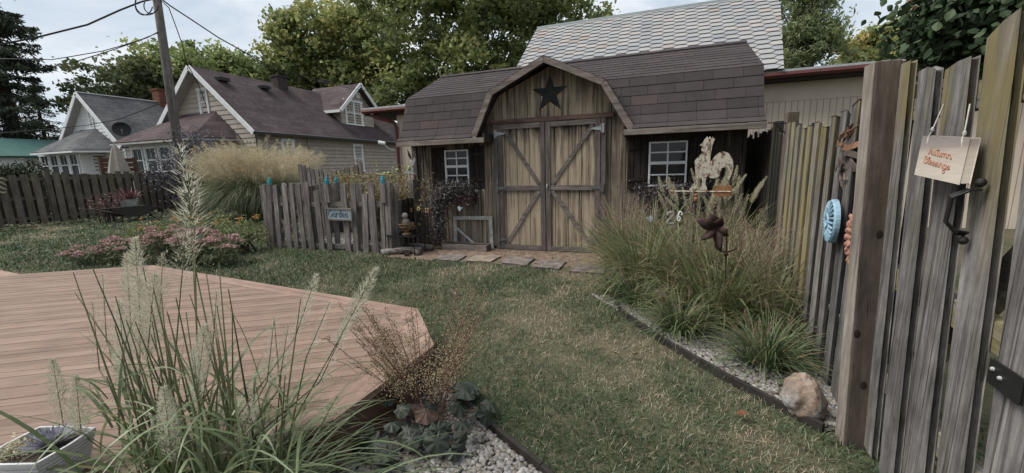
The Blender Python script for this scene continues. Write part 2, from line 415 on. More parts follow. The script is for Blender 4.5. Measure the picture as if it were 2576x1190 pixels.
sl = bpy.data.lights.new('sun', 'SUN'); sl.energy = 4.4; sl.angle = R(32); sl.color = (1.0, .955, .89)
so = bpy.data.objects.new('sun', sl); COL.objects.link(so); so.location = (0, -10, 20)
sd = Vector((math.cos(SUN_EL)*math.cos(SUN_AZ), math.cos(SUN_EL)*math.sin(SUN_AZ), math.sin(SUN_EL)))
so.rotation_euler = sd.to_track_quat('Z', 'Y').to_euler()
cd = bpy.data.cameras.new('camera'); co = bpy.data.objects.new('camera', cd); COL.objects.link(co)
cd.sensor_width = 36; cd.lens = 36*1000/2576; cd.clip_start = .02; cd.clip_end = 2000
from mathutils import Matrix
co.matrix_world = Matrix(((RT[0], UP[0], -FWD[0], CAM[0]), (RT[1], UP[1], -FWD[1], CAM[1]), (RT[2], UP[2], -FWD[2], CAM[2]), (0,0,0,1)))
SC.camera = co
SC.view_settings.view_transform = 'Standard'; SC.view_settings.look = 'None'; SC.view_settings.exposure = 0; SC.view_settings.gamma = 1
SC.cycles.max_bounces = 6; SC.cycles.transparent_max_bounces = 4

# ------------------------------------------------------------------ ground, beds, path
def vnoise(x, y, s, seed=0):
    r = np.random.default_rng(seed).uniform(0, 1, (64, 64)); x = x/s; y = y/s
    i = np.floor(x).astype(int); j = np.floor(y).astype(int); fx = x-i; fy = y-j
    fx = fx*fx*(3-2*fx); fy = fy*fy*(3-2*fy); g = lambda a, b: r[a % 64, b % 64]
    return (g(i,j)*(1-fx)+g(i+1,j)*fx)*(1-fy)+(g(i,j+1)*(1-fx)+g(i+1,j+1)*fx)*fy
DECK = [(-3.28,-2.95), (.68,-3.38), (1.13,-3.90), (1.09,-4.66), (.62,-5.30), (.15,-6.4), (-8,-6.4), (-8,-3.35), (-4.40,-3.63)]
BED_R = [(1.74,-.50), (1.90,-1.50), (2.10,-2.42), (2.47,-2.98), (2.82,-3.40), (3.15,-3.74), (3.36,-3.62), (3.48,-2.2), (3.60,-.9), (3.62,0.0)]
BED_L = [(1.14,-3.84), (1.40,-4.06), (1.66,-4.23), (1.94,-4.40), (2.35,-4.72), (2.35,-6.3), (.2,-6.3), (.62,-5.30), (1.09,-4.66), (1.12,-4.1)]
PATH = [(-1.45,-.98), (-.6,-1.02), (.6,-.98), (1.72,-.86), (1.75,.0), (-1.5,.0)]
s = Mt('lawn soil and thatch', .95, .1)
n1 = s.noise(s.vec((1,1,1), False), .9, 5, .65); n2 = s.noise(s.vec((1,1,1), False), 14, 4, .7)
c = s.mix(s.ramp(n1, [(.36, 0), (.62, 1)]), (.055,.068,.036), (.125,.108,.072))
c = s.mix(.75, c, s.ramp(n2, [(.3, .45), (.7, 1.15)]), 'MULTIPLY'); s.base(c); s.bump(n2, .5, .03)
me = mesh_np('lawn', [(-500,-400,0),(500,-400,0),(500,900,0),(-500,900,0)], [0,1,2,3], [0], s.m)
struct(link('lawn', me))
def sheet(name, poly, z, mat):
    b = MB(); b.poly([(x, y, z) for x, y in poly]); o = b.build(name, mat)
    me = o.data; 
    if me.polygons[0].normal.z < 0: me.flip_normals()
    return struct(o)
s = Mt('gravel base', .95, .1); n = s.noise(s.vec((1,1,1), False), 45, 3, .6)
s.base(s.ramp(n, [(.35, (.06,.055,.05)), (.6, (.20,.19,.175)), (.7, (.34,.33,.31))])); s.bump(n, 1, .02); M['gravel'] = s.m
s = Mt('bare dirt path', .95, .1); n = s.noise(s.vec((1,1,1), False), 9, 6, .7)
s.base(s.ramp(n, [(.32, (.085,.06,.045)), (.52, (.19,.14,.108)), (.7, (.28,.22,.17))])); s.bump(n, .8, .02); M['dirt'] = s.m
sheet('gravel_bed', BED_R, .008, M['gravel']); sheet('gravel_bed', BED_L[::-1], .008, M['gravel'])
sheet('dirt_path', PATH, .004, M['dirt'])
s = Mt('fence foot soil', .95, .1); n = s.noise(s.vec((1,1,1), False), 6, 6, .7)
s.base(s.ramp(n, [(.35, (.06,.05,.035)), (.6, (.12,.10,.07)), (.7, (.09,.10,.05))])); s.bump(n, .8, .02)
sheet('planting_strip', [(-14.3,-4), (-13.2,-1.2), (-12.6,.9), (-11.4,2.2), (-9.6,3.2), (-9.6,8), (-14.3,8)], .004, s.m)

# pebbles
s = Mt('river pebbles', .6, .35); t = s.attr()
c = s.ramp(t, [(0, (.10,.085,.07)), (.25, (.19,.17,.145)), (.5, (.27,.25,.225)), (.75, (.22,.22,.225)), (1, (.40,.38,.35))])
n = s.noise(s.vec((1,1,1), False), 60, 3); s.base(s.mix(.5, c, s.ramp(n, [(.3,.5),(.7,1.1)]), 'MULTIPLY')); M['pebble'] = s.m
ph = (1+5**.5)/2
ICO = unit(np.array([(-1,ph,0),(1,ph,0),(-1,-ph,0),(1,-ph,0),(0,-1,ph),(0,1,ph),(0,-1,-ph),(0,1,-ph),(ph,0,-1),(ph,0,1),(-ph,0,-1),(-ph,0,1)], float))
ICF = np.array([(0,11,5),(0,5,1),(0,1,7),(0,7,10),(0,10,11),(1,5,9),(5,11,4),(11,10,2),(10,7,6),(7,1,8),(3,9,4),(3,4,2),(3,2,6),(3,6,8),(3,8,9),(4,9,5),(2,4,11),(6,2,10),(8,6,7),(9,8,1)])
def pebbles(P, r):
    n = len(P); V = np.repeat(ICO[None], n, 0)*rng.uniform(.75, 1.2, (n,12,1))
    sc = np.stack([r*rng.uniform(.9,1.5,n), r*rng.uniform(.7,1,n), r*rng.uniform(.45,.8,n)], 1); V = V*sc[:,None,:]
    a = rng.uniform(0, 6.28, n); ca, sa = np.cos(a)[:,None], np.sin(a)[:,None]
    x = V[:,:,0]*ca-V[:,:,1]*sa; y = V[:,:,0]*sa+V[:,:,1]*ca; V = np.stack([x, y, V[:,:,2]], 2)+P[:,None,:]
    lo = (ICF[None]+(np.arange(n)*12)[:,None,None]).ravel()
    return V.reshape(-1,3), lo, np.arange(n*20)*3, np.repeat(rng.uniform(0,1,n), 20)
def scatter(poly, n, z=0):
    a = np.array(poly); lo, hi = a.min(0), a.max(0); P = rng.uniform(lo, hi, (n*3, 2)); P = P[inside(P, poly)][:n]
    return np.concatenate([P, np.full((len(P),1), z)], 1)
P = scatter([(1.8,-2.0), (2.10,-2.40), (2.47,-2.96), (2.82,-3.38), (3.14,-3.72), (3.36,-3.62), (3.40,-3.0), (3.0,-2.4), (2.4,-2.0)], 6200, .016)
o = build_np('pebbles', [pebbles(P, rng.uniform(.010,.019,len(P)))], M['pebble'], smooth=True); stuff(o)
o['label'] = 'pale river pebbles spread between the grass clumps by the fence'
P = scatter([(1.2,-3.95), (1.40,-4.08), (1.66,-4.25), (1.94,-4.42), (2.2,-4.63), (2.0,-5.1), (1.1,-4.95), (1.1,-4.6)], 4200, .016)
o = build_np('pebbles', [pebbles(P, rng.uniform(.010,.018,len(P)))], M['pebble'], smooth=True); stuff(o)
o['label'] = 'pale river pebbles around the coral bells beside the deck'

def edging(name, pts, h, label):
    b = MB()
    for (x0,y0), (x1,y1) in zip(pts[:-1], pts[1:]):
        b.bar((x0,y0,h/2-.02), (x1,y1,h/2-.02+random.uniform(-.004,.004)), .022, h+.04, t=random.random())
    return tag(b.build(name, M['edging'], bevel=.003), label, 'edging')
M['edging'] = plain('dark edging board', (.035,.03,.027), .8, .4, 12, bump=.2)
edging('bed_edging', [(1.86,-1.5)]+BED_R[2:6], .055, 'dark timber edging along the gravel bed in front of the fence')
edging('bed_edging', BED_L[:5], .05, 'dark metal edging curving around the gravel beside the deck')

# ------------------------------------------------------------------ deck
def clip(poly, p, nrm):                  # keep side where (x-p).n <= 0
    o = []; k = len(poly)
    for i in range(k):
        a, b = np.array(poly[i]), np.array(poly[(i+1) % k]); da, db = np.dot(a-p, nrm), np.dot(b-p, nrm)
        if da <= 0: o.append(a)
        if (da < 0 < db) or (db < 0 < da): o.append(a+(b-a)*da/(da-db))
    return o
deck = thing('deck', 'low reddish brown cedar deck with angled corners and long boards', 'deck', (-1.5,-4.2,0))
ZD = .25
CORE = [(-3.30,-3.09), (.62,-3.515), (.99,-3.945), (.95,-4.62), (.50,-5.24), (.10,-6.3), (-7.8,-6.3), (-7.8,-3.52), (-4.43,-3.80)]
def tri_fan(P): return P
dv = np.array([math.cos(R(32)), math.sin(R(32))]); nv = np.array([-dv[1], dv[0]])
b = MB()
# the outline is concave at one corner: cut it into two convex halves along y = line through that corner
half1 = [(-4.43,-3.80), (-3.30,-3.09), (.62,-3.515), (.99,-3.945), (.95,-4.62), (.50,-5.24), (.10,-6.3), (-4.43,-6.3)]
half2 = [(-7.8,-3.52), (-4.436,-3.80), (-4.436,-6.3), (-7.8,-6.3)]
for half in (half1, half2):
    k = -120
    while k < 130:
        q0 = nv*(k*.068); q1 = nv*(k*.068+.0610)
        q = clip(clip(half, q1, nv), q0, -nv)
        if len(q) >= 3:
            tt = (k*0.6180339) % 1
            ps = [(x, y, ZD-.03) for x, y in q]; b.prism(ps, (0,0,.03 + ((k*7) % 5)*.0006), tt)
        k += 1
b.build('decking', M['deck'], deck, bevel=.003)
def border(p, q, w, mat, inward):
    p, q = np.array(p), np.array(q); d = (q-p)/np.linalg.norm(q-p); n = np.array([-d[1], d[0]])*inward
    bb = MB(); bb.prism([(p[0],p[1],ZD-.03), (q[0],q[1],ZD-.03), *[(x,y,ZD-.03) for x,y in ((q+n*w), (p+n*w))]], (0,0,.033))
    bb.build('border_board', mat, deck, bevel=.003)
def border_poly(pts, mat):
    bb = MB(); bb.prism([(x,y,ZD-.03) for x,y in pts], (0,0,.033)); bb.build('border_board', mat, deck, bevel=.003)
border_poly([(-3.28,-2.95), (.68,-3.38), (.616,-3.512), (-3.30,-3.085)], M['deck_b1'])
border_poly([(.684,-3.384), (1.13,-3.90), (.995,-3.942), (.622,-3.516)], M['deck_b2'])
border_poly([(1.13,-3.904), (1.09,-4.66), (.955,-4.62), (.995,-3.946)], M['deck_b2'])
border_poly([(1.088,-4.664), (.62,-5.30), (.505,-5.24), (.953,-4.624)], M['deck_b2'])
border_poly([(-4.40,-3.63), (-3.284,-2.95), (-3.304,-3.087), (-4.43,-3.797)], M['deck'])
border_poly([(-8,-3.35), (-4.404,-3.63), (-4.434,-3.797), (-7.8,-3.518)], M['deck_b1'])
b = MB()
for p, q in zip(DECK[:6], DECK[1:6]):
    p, q = np.array(p), np.array(q); d = (q-p)/np.linalg.norm(q-p); n = np.array([d[1], -d[0]]); p2, q2 = p+n*.022, q+n*.022
    b.bar((*p2, .105), (*q2, .105), .026, .225)
p, q = np.array(DECK[8]), np.array(DECK[0]); b.bar((*p,.105), (*q,.105), .026, .225)
b.build('fascia', M['deck_fascia'], deck)

# ------------------------------------------------------------------ stepping stones
M['paver'] = plain('slate grey paver', (.20,.172,.158), .85, .5, 9, bump=.35)
M['paver2'] = plain('tan flagstone', (.27,.22,.18), .9, .35, 8, bump=.35)
stones = [((1089,651),(1115,638),(1174,640),(1150,655)), ((1166,655),(1200,641),(1260,643),(1232,658)), ((1262,661),(1285,645),(1345,648),(1322,667)), ((1333,669),(1362,652),(1424,655),(1405,675)), ((1432,681),(1450,662),(1522,665),(1518,687))]
look = ['grey slab below the old white frame', 'tan stone slab between two grey slabs', 'grey slab in front of the left door leaf', 'grey grooved slab in front of the right door leaf', 'dark grey slab beside the ornamental grass']
for i, q in enumerate(stones):
    P = [G(x, y, .03) for x, y in q]; c = sum(P)/4
    b = MB(); b.prism([(p[0], p[1], -.01) for p in P], (0,0,.035+.004*(i % 3)), .5)
    o = b.build('stepping_stone', M['paver2'] if i == 1 else M['paver'], bevel=.006)
    tag(o, look[i] + ' of the shed', 'paver', 'stone slabs in front of the shed')

# ------------------------------------------------------------------ lawn grass
N = 430000
r = (rng.uniform(0, 1, N)*(19**.62-1.1**.62)+1.1**.62)**(1/.62)
th = R(110)+rng.uniform(-R(66), R(66), N)
X = CAM[0]+r*np.cos(th); Y = CAM[1]+r*np.sin(th); P2 = np.stack([X, Y], 1)
FR = [(3.3,-3.7), (3.3,-6.5), (4.6,-6.5), (4.6,-3.0), (3.5,-1.5)]
ok = ~inside(P2, DECK) & ~inside(P2, BED_R) & ~inside(P2, BED_L) & ~(inside(P2, PATH) & (rng.uniform(0,1,N) > .06)) & (X > -14.2) & (Y < 12)
ok &= ~((X > -1.6) & (X < 3.6) & (Y > -.02) & (Y < 3)) & ~((X > -4.15) & (X < -1.5) & (Y > -.62) & (Y < 2))
ok &= ~((Y > -.9*0) & (Y > 2.9) & (X > -4.9)) & ~((X > 3.2) & (Y > -3.4))
dry = .55*vnoise(X+40, Y+40, .85, 3)+.30*vnoise(X+40, Y+40, .33, 4)+.15*vnoise(X+40, Y+40, .12, 5)
worn = np.zeros(N)                                   # trodden patches
for px_, py_, r_, k_ in ((1380,820,.55,.16), (1290,740,.7,.10), (1590,1010,.20,.26), (1640,1060,.16,.22), (1800,1110,.24,.20), (1700,1180,.22,.14), (1480,700,.5,.14), (1900,1060,.16,.24), (1450,930,.22,.14), (2050,1160,.2,.2), (1560,880,.25,.14)):
    q_ = G(px_, py_); worn += k_*np.exp(-(((X-q_[0])**2+(Y-q_[1])**2)/(r_*r_)))
worn = np.clip(worn*(.35+1.3*vnoise(X+20, Y+20, .14, 6))*1.4-.03, 0, .36)
dry = dry - .075 + worn
thin = np.clip((dry-.60)/.16, 0, 1)
ok &= rng.uniform(0, 1, N) > thin*.55
X, Y, r, dry, P2 = X[ok], Y[ok], r[ok], dry[ok], P2[ok]; n = len(X)
el = rng.uniform(R(25), R(85), n); az = rng.uniform(0, 6.283, n)
d0 = np.stack([np.cos(el)*np.cos(az), np.cos(el)*np.sin(az), np.sin(el)], 1)
L = rng.uniform(.022, .066, n)*(1-.35*np.clip((dry-.55)/.2, 0, 1))*np.clip(.55+r*.12, .7, 1.25)
W = rng.uniform(.0026,.0056,n)*np.maximum(1, r/2.6)
t = np.clip(.66+.22*rng.normal(size=n)-2.8*np.clip(dry-.50, -.08, .3)+.75*(vnoise(X+60, Y+60, .34, 9)-.5), 0, 1)
t = np.where(rng.uniform(0, 1, n) < .10, rng.uniform(0, .25, n), t)
rib, _ = ribbons(np.stack([X, Y, np.zeros(n)], 1), d0, L, W, rng.uniform(.2, 1.2, n), 2, t)
M['lawn_blade'] = foliage('lawn blades', [(0, (.42,.34,.26)), (.2, (.275,.25,.175)), (.38, (.15,.185,.112)), (.68, (.082,.124,.064)), (1, (.040,.070,.036))], .25, .6, .2)
stuff(build_np('lawn_grass', [rib], M['lawn_blade']))
# a few fallen leaves
leaf_spots = [(1548,888,'tan curled fallen leaf on the lawn nearest the gravel bed'), (1598,890,'pale fallen leaf on the lawn right beside another leaf'), (1142,738,'small yellow fallen leaf on the lawn in front of the shed'), (1205,702,'tiny pale leaf on the lawn below the stone slabs'), (1165,872,'small tan leaf on the grass near the deck corner'), (1868,1042,'reddish brown fallen leaf beside the dark timber edging')]
M['deadleaf'] = plain('dry leaf', (.36,.27,.17), .8, .3, 20); M['deadleaf2'] = plain('brown leaf', (.17,.075,.04), .8, .3, 20)
for k, (x, y, lab) in enumerate(leaf_spots):
    p = G(x, y, .045); a = random.uniform(0, 6.28); d = np.array([math.cos(a), math.sin(a), .15]); q = np.array([-math.sin(a), math.cos(a), .25]); L = .032
    b = MB(); m0 = p+np.array([0,0,-.006]); 
    b.add([p-d*L, p+q*L*.55-d*L*.2+(0,0,.012), p+d*L+(0,0,.008), p-q*L*.5+(0,0,.01), m0], [(0,4,1), (1,4,2), (2,4,3), (3,4,0)], .5)
    tag(b.build('fallen_leaf', M['deadleaf2'] if k == 5 else M['deadleaf']), lab, 'leaf')
# ================================================================== garden shed
def shingle_mat(name, cols, var=.3):
    s = Mt(name, .95, .15); n = s.noise(s.vec((1,1,1), False), 3.0, 5, .65); g = s.noise(s.vec((1,1,1), False), 180, 2, .7)
    c = s.ramp(s.attr(), cols)
    c = s.mix(var, c, s.ramp(n, [(.3, .45), (.7, 1.25)]), 'MULTIPLY'); c = s.mix(.5, c, s.ramp(g, [(.3, .55), (.7, 1.3)]), 'MULTIPLY')
    s.base(c); s.bump(g, .5, .004); return s.m
M['shingle'] = shingle_mat('brown asphalt shingle', [(0, (.056,.047,.049)), (.5, (.064,.054,.056)), (.85, (.073,.060,.061)), (1, (.090,.070,.066))])
M['slate'] = shingle_mat('pale hexagonal slate', [(0, (.27,.285,.305)), (.4, (.32,.325,.33)), (.7, (.355,.35,.345)), (.9, (.37,.335,.32)), (1, (.31,.275,.25))], .22)

def shingles(mb, o, u, v, W, H, tw, th, nrm, lift=.012, hexa=False, keep=None, tmin=0, jit=.0, iv=None):
    """courses of tabs from o along u (width W), rising along v (height H); every tab is a thin wedge"""
    o, u, v, nrm = (np.array(a, float) for a in (o, u, v, nrm)); rows = int(math.ceil(H/th))
    for r_ in range(rows):
        y0, y1 = r_*th, min((r_+1)*th+.03, H); off = (r_ % 2)*tw*.5 + (0 if hexa else (r_*0.37 % 1)*tw*.3)
        k = -1
        while True:
            x0 = k*tw+off; x1 = x0+tw; k += 1
            if x0 >= W: break
            x0c, x1c = max(x0, 0), min(x1, W)
            if x1c-x0c < .01: continue
            if iv is not None:
                pc = o+u*x0+v*((y0+y1)/2)
                for a_, b_ in iv(pc[2]):
                    xa_, xb_ = max(x0c, a_-o[0]), min(x1c, b_-o[0])
                    if xb_-xa_ > .01:
                        l2 = lift*random.uniform(.8, 1.2); P = lambda x, y, h: o+u*x+v*y+nrm*h; t = min(1, max(0, random.gauss(.45, .2))); g = .0025
                        top = [P(xa_+g, y0, l2), P(xb_-g, y0, l2), P(xb_-g, y1, .001), P(xa_+g, y1, .001)]
                        mb.add(top+[P(xa_+g, y0, -.004), P(xb_-g, y0, -.004), P(xb_-g, y1, -.004), P(xa_+g, y1, -.004)], [(0,1,2,3), (4,5,1,0), (5,6,2,1), (7,4,0,3)], t)
                continue
            t = min(1, max(0, random.gauss(.45, .25)))
            g = .003
            P = lambda x, y, h: o+u*x+v*y+nrm*h
            if keep is not None and not keep(P((x0c+x1c)/2, (y0+y1)/2, 0)): continue
            if hexa and x0 >= 0 and x1 <= W:
                q = tw*.30; dy = th*.42; l2 = lift*random.uniform(.6, 1.5)
                tilt = random.uniform(-.02, .02)*0
                top = [P(x0+g, y1, .0), P(x1-g, y1, .0), P(x1-g, y0+dy*.4, l2*.8), P(x1-q, y0-dy, l2*1.2), P(x0+q, y0-dy, l2*1.2), P(x0+g, y0+dy*.4, l2*.8)]
                bot = [p-nrm*l2*1.4 for p in top]
                mb.add(top+bot, [(5,4,3,2,1,0)]+[(i, (i+1) % 6, (i+1) % 6+6, i+6) for i in (1,2,3,4,5)], t)
            else:
                l2 = lift*random.uniform(.8, 1.2)
                top = [P(x0c+g, y0, l2), P(x1c-g, y0, l2), P(x1c-g, y1, .001), P(x0c+g, y1, .001)]
                mb.add(top+[P(x0c+g, y0, -.004), P(x1c-g, y0, -.004), P(x1c-g, y1, -.004), P(x0c+g, y1, -.004)], [(0,1,2,3), (4,5,1,0), (5,6,2,1), (7,4,0,3)], t)

shed = thing('garden_shed', 'weathered brown barn style shed with double doors and gambrel dormer', 'shed', (0.9,1.2,0))
# ---- siding material: grooved plywood, tan with dark stains, shade under the eaves painted nearly black
def siding_mat(name, door=False):
    s = Mt(name, .9, .15)
    X, Y_, Z = s.xyz()                         # object coordinates of the part = relative to the shed root
    x = s.math('ADD', X, .9); z = Z
    g = s.noise(s.vec((34, 34, 1.6), False), 1, 6, .7, .3); g2 = s.noise(s.vec((120, 120, 3), False), 1, 3, .6)
    gg = s.math('ADD', s.math('MULTIPLY', g, .65), s.math('MULTIPLY', g2, .35))
    tan = s.ramp(gg, [(.32, (.21,.165,.120)), (.5, (.40,.325,.235)), (.66, (.54,.455,.345))])
    st = s.noise(s.vec((13, 13, .75), False), 1, 5, .66); st2 = s.noise(s.vec((30, 30, 1.1), False), 1, 4, .6)
    bl = s.noise(s.vec((1.7, 1.7, 1.7), False), 1, 4, .6)
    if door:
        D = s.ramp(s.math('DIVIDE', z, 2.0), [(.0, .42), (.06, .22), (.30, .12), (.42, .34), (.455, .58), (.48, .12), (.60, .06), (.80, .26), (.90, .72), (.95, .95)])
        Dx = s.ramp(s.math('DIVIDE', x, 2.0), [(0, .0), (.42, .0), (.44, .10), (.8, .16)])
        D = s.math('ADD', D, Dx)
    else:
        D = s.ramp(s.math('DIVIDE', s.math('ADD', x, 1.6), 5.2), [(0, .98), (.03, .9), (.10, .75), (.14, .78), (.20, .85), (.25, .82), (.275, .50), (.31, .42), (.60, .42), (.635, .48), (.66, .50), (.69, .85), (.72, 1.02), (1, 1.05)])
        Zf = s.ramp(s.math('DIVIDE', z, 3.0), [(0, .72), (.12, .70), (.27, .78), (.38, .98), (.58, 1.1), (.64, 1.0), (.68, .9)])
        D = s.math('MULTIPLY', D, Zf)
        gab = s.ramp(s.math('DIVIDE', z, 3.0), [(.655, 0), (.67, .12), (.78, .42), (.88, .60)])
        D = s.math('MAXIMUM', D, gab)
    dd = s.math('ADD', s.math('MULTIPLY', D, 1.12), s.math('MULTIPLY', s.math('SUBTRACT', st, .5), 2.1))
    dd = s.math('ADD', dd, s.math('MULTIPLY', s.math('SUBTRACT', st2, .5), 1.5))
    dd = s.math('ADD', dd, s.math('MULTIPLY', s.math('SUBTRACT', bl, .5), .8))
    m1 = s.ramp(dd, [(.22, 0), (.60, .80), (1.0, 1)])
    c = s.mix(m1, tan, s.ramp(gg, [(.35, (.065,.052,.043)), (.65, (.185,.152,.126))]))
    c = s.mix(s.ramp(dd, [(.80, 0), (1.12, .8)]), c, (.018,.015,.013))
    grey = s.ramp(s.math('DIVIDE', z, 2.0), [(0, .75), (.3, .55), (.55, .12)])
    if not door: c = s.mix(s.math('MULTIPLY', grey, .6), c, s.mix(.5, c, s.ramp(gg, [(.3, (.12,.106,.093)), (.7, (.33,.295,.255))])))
    fx = s.math('FRACT', s.math('DIVIDE', s.math('ADD', x, 10.03), .203 if not door else .196))
    gr = s.ramp(fx, [(0, 0), (.035, 0), (.055, 1), (.97, 1), (1, .3)])
    c = s.mix(.75, c, gr, 'MULTIPLY')
    s.base(c); h = s.math('ADD', s.math('MULTIPLY', gr, .6), s.math('MULTIPLY', gg, .35)); s.bump(h, .55, .01)
    return s.m
M['siding'] = siding_mat('stained and shaded grooved siding'); M['doorpanel'] = siding_mat('stained door planks', True)
M['trim_z'] = wood('dark door trim', (0.057,0.046,0.044), (0.162,0.133,0.125), (0.285,0.247,0.232), 'z', blotch=.5, tintamt=.2)
M['trim_x'] = wood('dark door trim rail', (0.070,0.058,0.054), (0.200,0.170,0.156), (0.350,0.310,0.290), 'x', blotch=.5, tintamt=.2)
M['trim_red'] = wood('red brown header', (0.073,0.045,0.039), (0.162,0.105,0.089), (0.243,0.178,0.154), 'x', blotch=.5)
M['rake'] = wood('peeling rake board', (0.117,0.091,0.080), (0.246,0.204,0.181), (0.351,0.307,0.275), 'x', blotch=.45, streak=.35, tintamt=.1, fine=18)
M['soffit'] = plain('dark soffit', (.05,.042,.038), .9, .4, 10)
M['shutter'] = wood('black brown shutter', (0.013,0.010,0.010), (0.034,0.027,0.025), (0.072,0.058,0.052), 'z', blotch=.5)
WX0, WX1, WD = -1.48, 3.42, 2.5
b = MB()
fp = [(WX0,.04), (WX1,.04), (WX1,1.80), (2.04,1.80), (1.66,2.36), (.872,2.69), (.085,2.36), (-.26,1.80), (WX0,1.80)]
b.poly([(x, 0, z) for x, z in fp])
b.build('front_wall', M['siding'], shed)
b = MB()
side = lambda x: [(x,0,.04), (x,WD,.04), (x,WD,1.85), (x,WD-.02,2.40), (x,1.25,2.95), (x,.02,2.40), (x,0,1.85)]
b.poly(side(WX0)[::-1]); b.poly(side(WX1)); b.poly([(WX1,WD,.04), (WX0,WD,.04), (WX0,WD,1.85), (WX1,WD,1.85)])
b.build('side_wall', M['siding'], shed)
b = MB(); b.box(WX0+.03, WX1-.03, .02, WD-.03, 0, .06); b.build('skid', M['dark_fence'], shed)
# ---- main roof
prof = [(-.37,1.735), (-.27,1.80), (-.19,1.92), (0.0,2.425), (1.25,3.02)]
RX0, RX1 = -1.55, 3.54
deckm = MB()
nP = len(prof)
for xa, xb, p0, p1 in ((RX0+.01, -.27, 0, 3), (2.08, RX1-.01, 0, 3), (RX0+.01, RX1-.01, 3, 4)):
    pp = prof[p0:p1+1]; k_ = len(pp)
    if p0 == 3: pp = [(.02, prof[3][1]+.0095), prof[4]]
    Vv = [(x, y, z) for x in (xa, xb) for y, z in pp]
    deckm.add(Vv, [(i, i+k_, i+1+k_, i+1) for i in range(k_-1)], .2)
bp = [(2.5-y, z) for y, z in prof]
Vv = [(x, y, z) for x in (RX0+.01, RX1-.01) for y, z in bp]
deckm.add(Vv, [(i+1, i+1+nP, i+nP, i) for i in range(nP-1)], .2)
# dormer profile (x,z): gambrel gable over the doors
gp = [(-.272,1.735), (.045,2.372), (.872,2.765), (1.700,2.372), (2.085,1.735)]
def in_dormer(x, y, z):
    if y > .70: return False
    if x < gp[0][0] or x > gp[4][0]: return False
    zz = np.interp(x, [g[0] for g in gp], [g[1] for g in gp]); return z < zz-.03 and not (z > 2.3 and y > .55)
def dorm_iv(z):
    if z >= 2.74: return [(RX0, RX1)]
    zz = max(z, 1.735); xl = np.interp(zz, [1.735,2.372,2.765], [-.272,.045,.872]); xr = np.interp(zz, [1.735,2.372,2.765], [2.085,1.700,.872])
    return [(RX0, xl+.02), (xr-.02, RX1)]
mr = MB()
for (y0,z0), (y1,z1) in zip(prof[:-1], prof[1:]):
    H = math.hypot(y1-y0, z1-z0); v = np.array([0, (y1-y0)/H, (z1-z0)/H]); nrm = np.array([0, -v[2], v[1]])
    for xa, xb in ((RX0, RX1),):
        shingles(mr, (xa, y0, z0), (1,0,0), v, xb-xa, H, .335, .137 if H > .2 else H, nrm, .008, iv=dorm_iv)
for (y0,z0), (y1,z1) in zip(bp[:-1], bp[1:]):
    mr.add([(RX0,y0,z0), (RX1,y0,z0), (RX1,y1,z1), (RX0,y1,z1)], [(3,2,1,0)], .4)
for k in range(17):
    x = RX0+k*.3; x2 = min(x+.305, RX1); mr.add([(x,1.13,2.985), (x2,1.13,2.985), (x2,1.25,3.042), (x,1.25,3.042), (x2,1.37,2.985), (x,1.37,2.985)], [(0,1,2,3), (3,2,4,5)])
rf = mr.build('roof', M['shingle'], shed)
pass; deckm.build("roof_sheathing", M['soffit'], shed)
# eave boards
for xa, xb in ((RX0, -.03), (1.93, RX1)):
    b = MB(); b.box(xa+.01, xb, -.375, -.345, 1.655, 1.728); b.build('eave_fascia', M['rake'], shed, bevel=.004)
b = MB()
for xa, xb in ((RX0+.02, -.05), (1.95, RX1-.02)): b.box(xa, xb, -.344, -.001, 1.70, 1.718)
b.box(-.055,-.03,-.343,-.002,1.66,1.79); b.box(1.925,1.95,-.343,-.002,1.66,1.79)
b.build('soffit', M['soffit'], shed)
# ---- dormer roof with its rake boards
dr = MB(); YF, YB = -.33, .95
cx = .872
for (x0,z0), (x1,z1) in zip(gp[:-1], gp[1:]):
    if x1 <= cx+.001: a, c = (x0,z0), (x1,z1)
    else: a, c = (x1,z1), (x0,z0)
    H = math.hypot(c[0]-a[0], c[1]-a[1]); v = np.array([(c[0]-a[0])/H, 0, (c[1]-a[1])/H])
    nrm = np.cross(np.array([0,1,0]), v); nrm = nrm if nrm[2] > 0 else -nrm
    u = np.array([0,1,0]) 
    W = YB-YF if a[1] > 2 else .62
    tmp = MB(); shingles(tmp, (a[0], YF, a[1]), u, v, W, H, .335, .137, nrm, .008)
    if np.dot(np.cross(u, v), nrm) < 0: tmp.F = [list(reversed(f)) for f in tmp.F]
    for f, t in zip(tmp.F, tmp.T): pass
    dr.add(tmp.V, tmp.F, tmp.T)
    n2 = nrm*.012
    dr.add([np.array((a[0],YF+.002,a[1]))-n2, np.array((a[0],YF+W,a[1]))-n2, np.array((c[0],YF+W,c[1]))-n2, np.array((c[0],YF+.002,c[1]))-n2], [(0,1,2,3)], .2)
dr.build('dormer_roof', M['shingle'], shed)
b = MB()
gi = [(-.178,1.735), (.104,2.318), (.872,2.675), (1.640,2.318), (1.985,1.735)]
for k in range(4):
    o0, o1, i1, i0 = gp[k], gp[k+1], gi[k+1], gi[k]
    b.prism([(o0[0],-.33,o0[1]-.006), (o1[0],-.33,o1[1]-.006), (i1[0],-.33,i1[1]), (i0[0],-.33,i0[1])], (0,.032,0))
b.build('rake_board', M['rake'], shed, bevel=.003)
b = MB()
for k in range(4):
    i0, i1 = gi[k], gi[k+1]; o0, o1 = gp[k], gp[k+1]
    b.quad((o0[0],-.297,o0[1]-.02), (o1[0],-.297,o1[1]-.02), (o1[0],-.002,o1[1]-.02), (o0[0],-.002,o0[1]-.02), .3)
b.build('soffit', M['soffit'], shed)
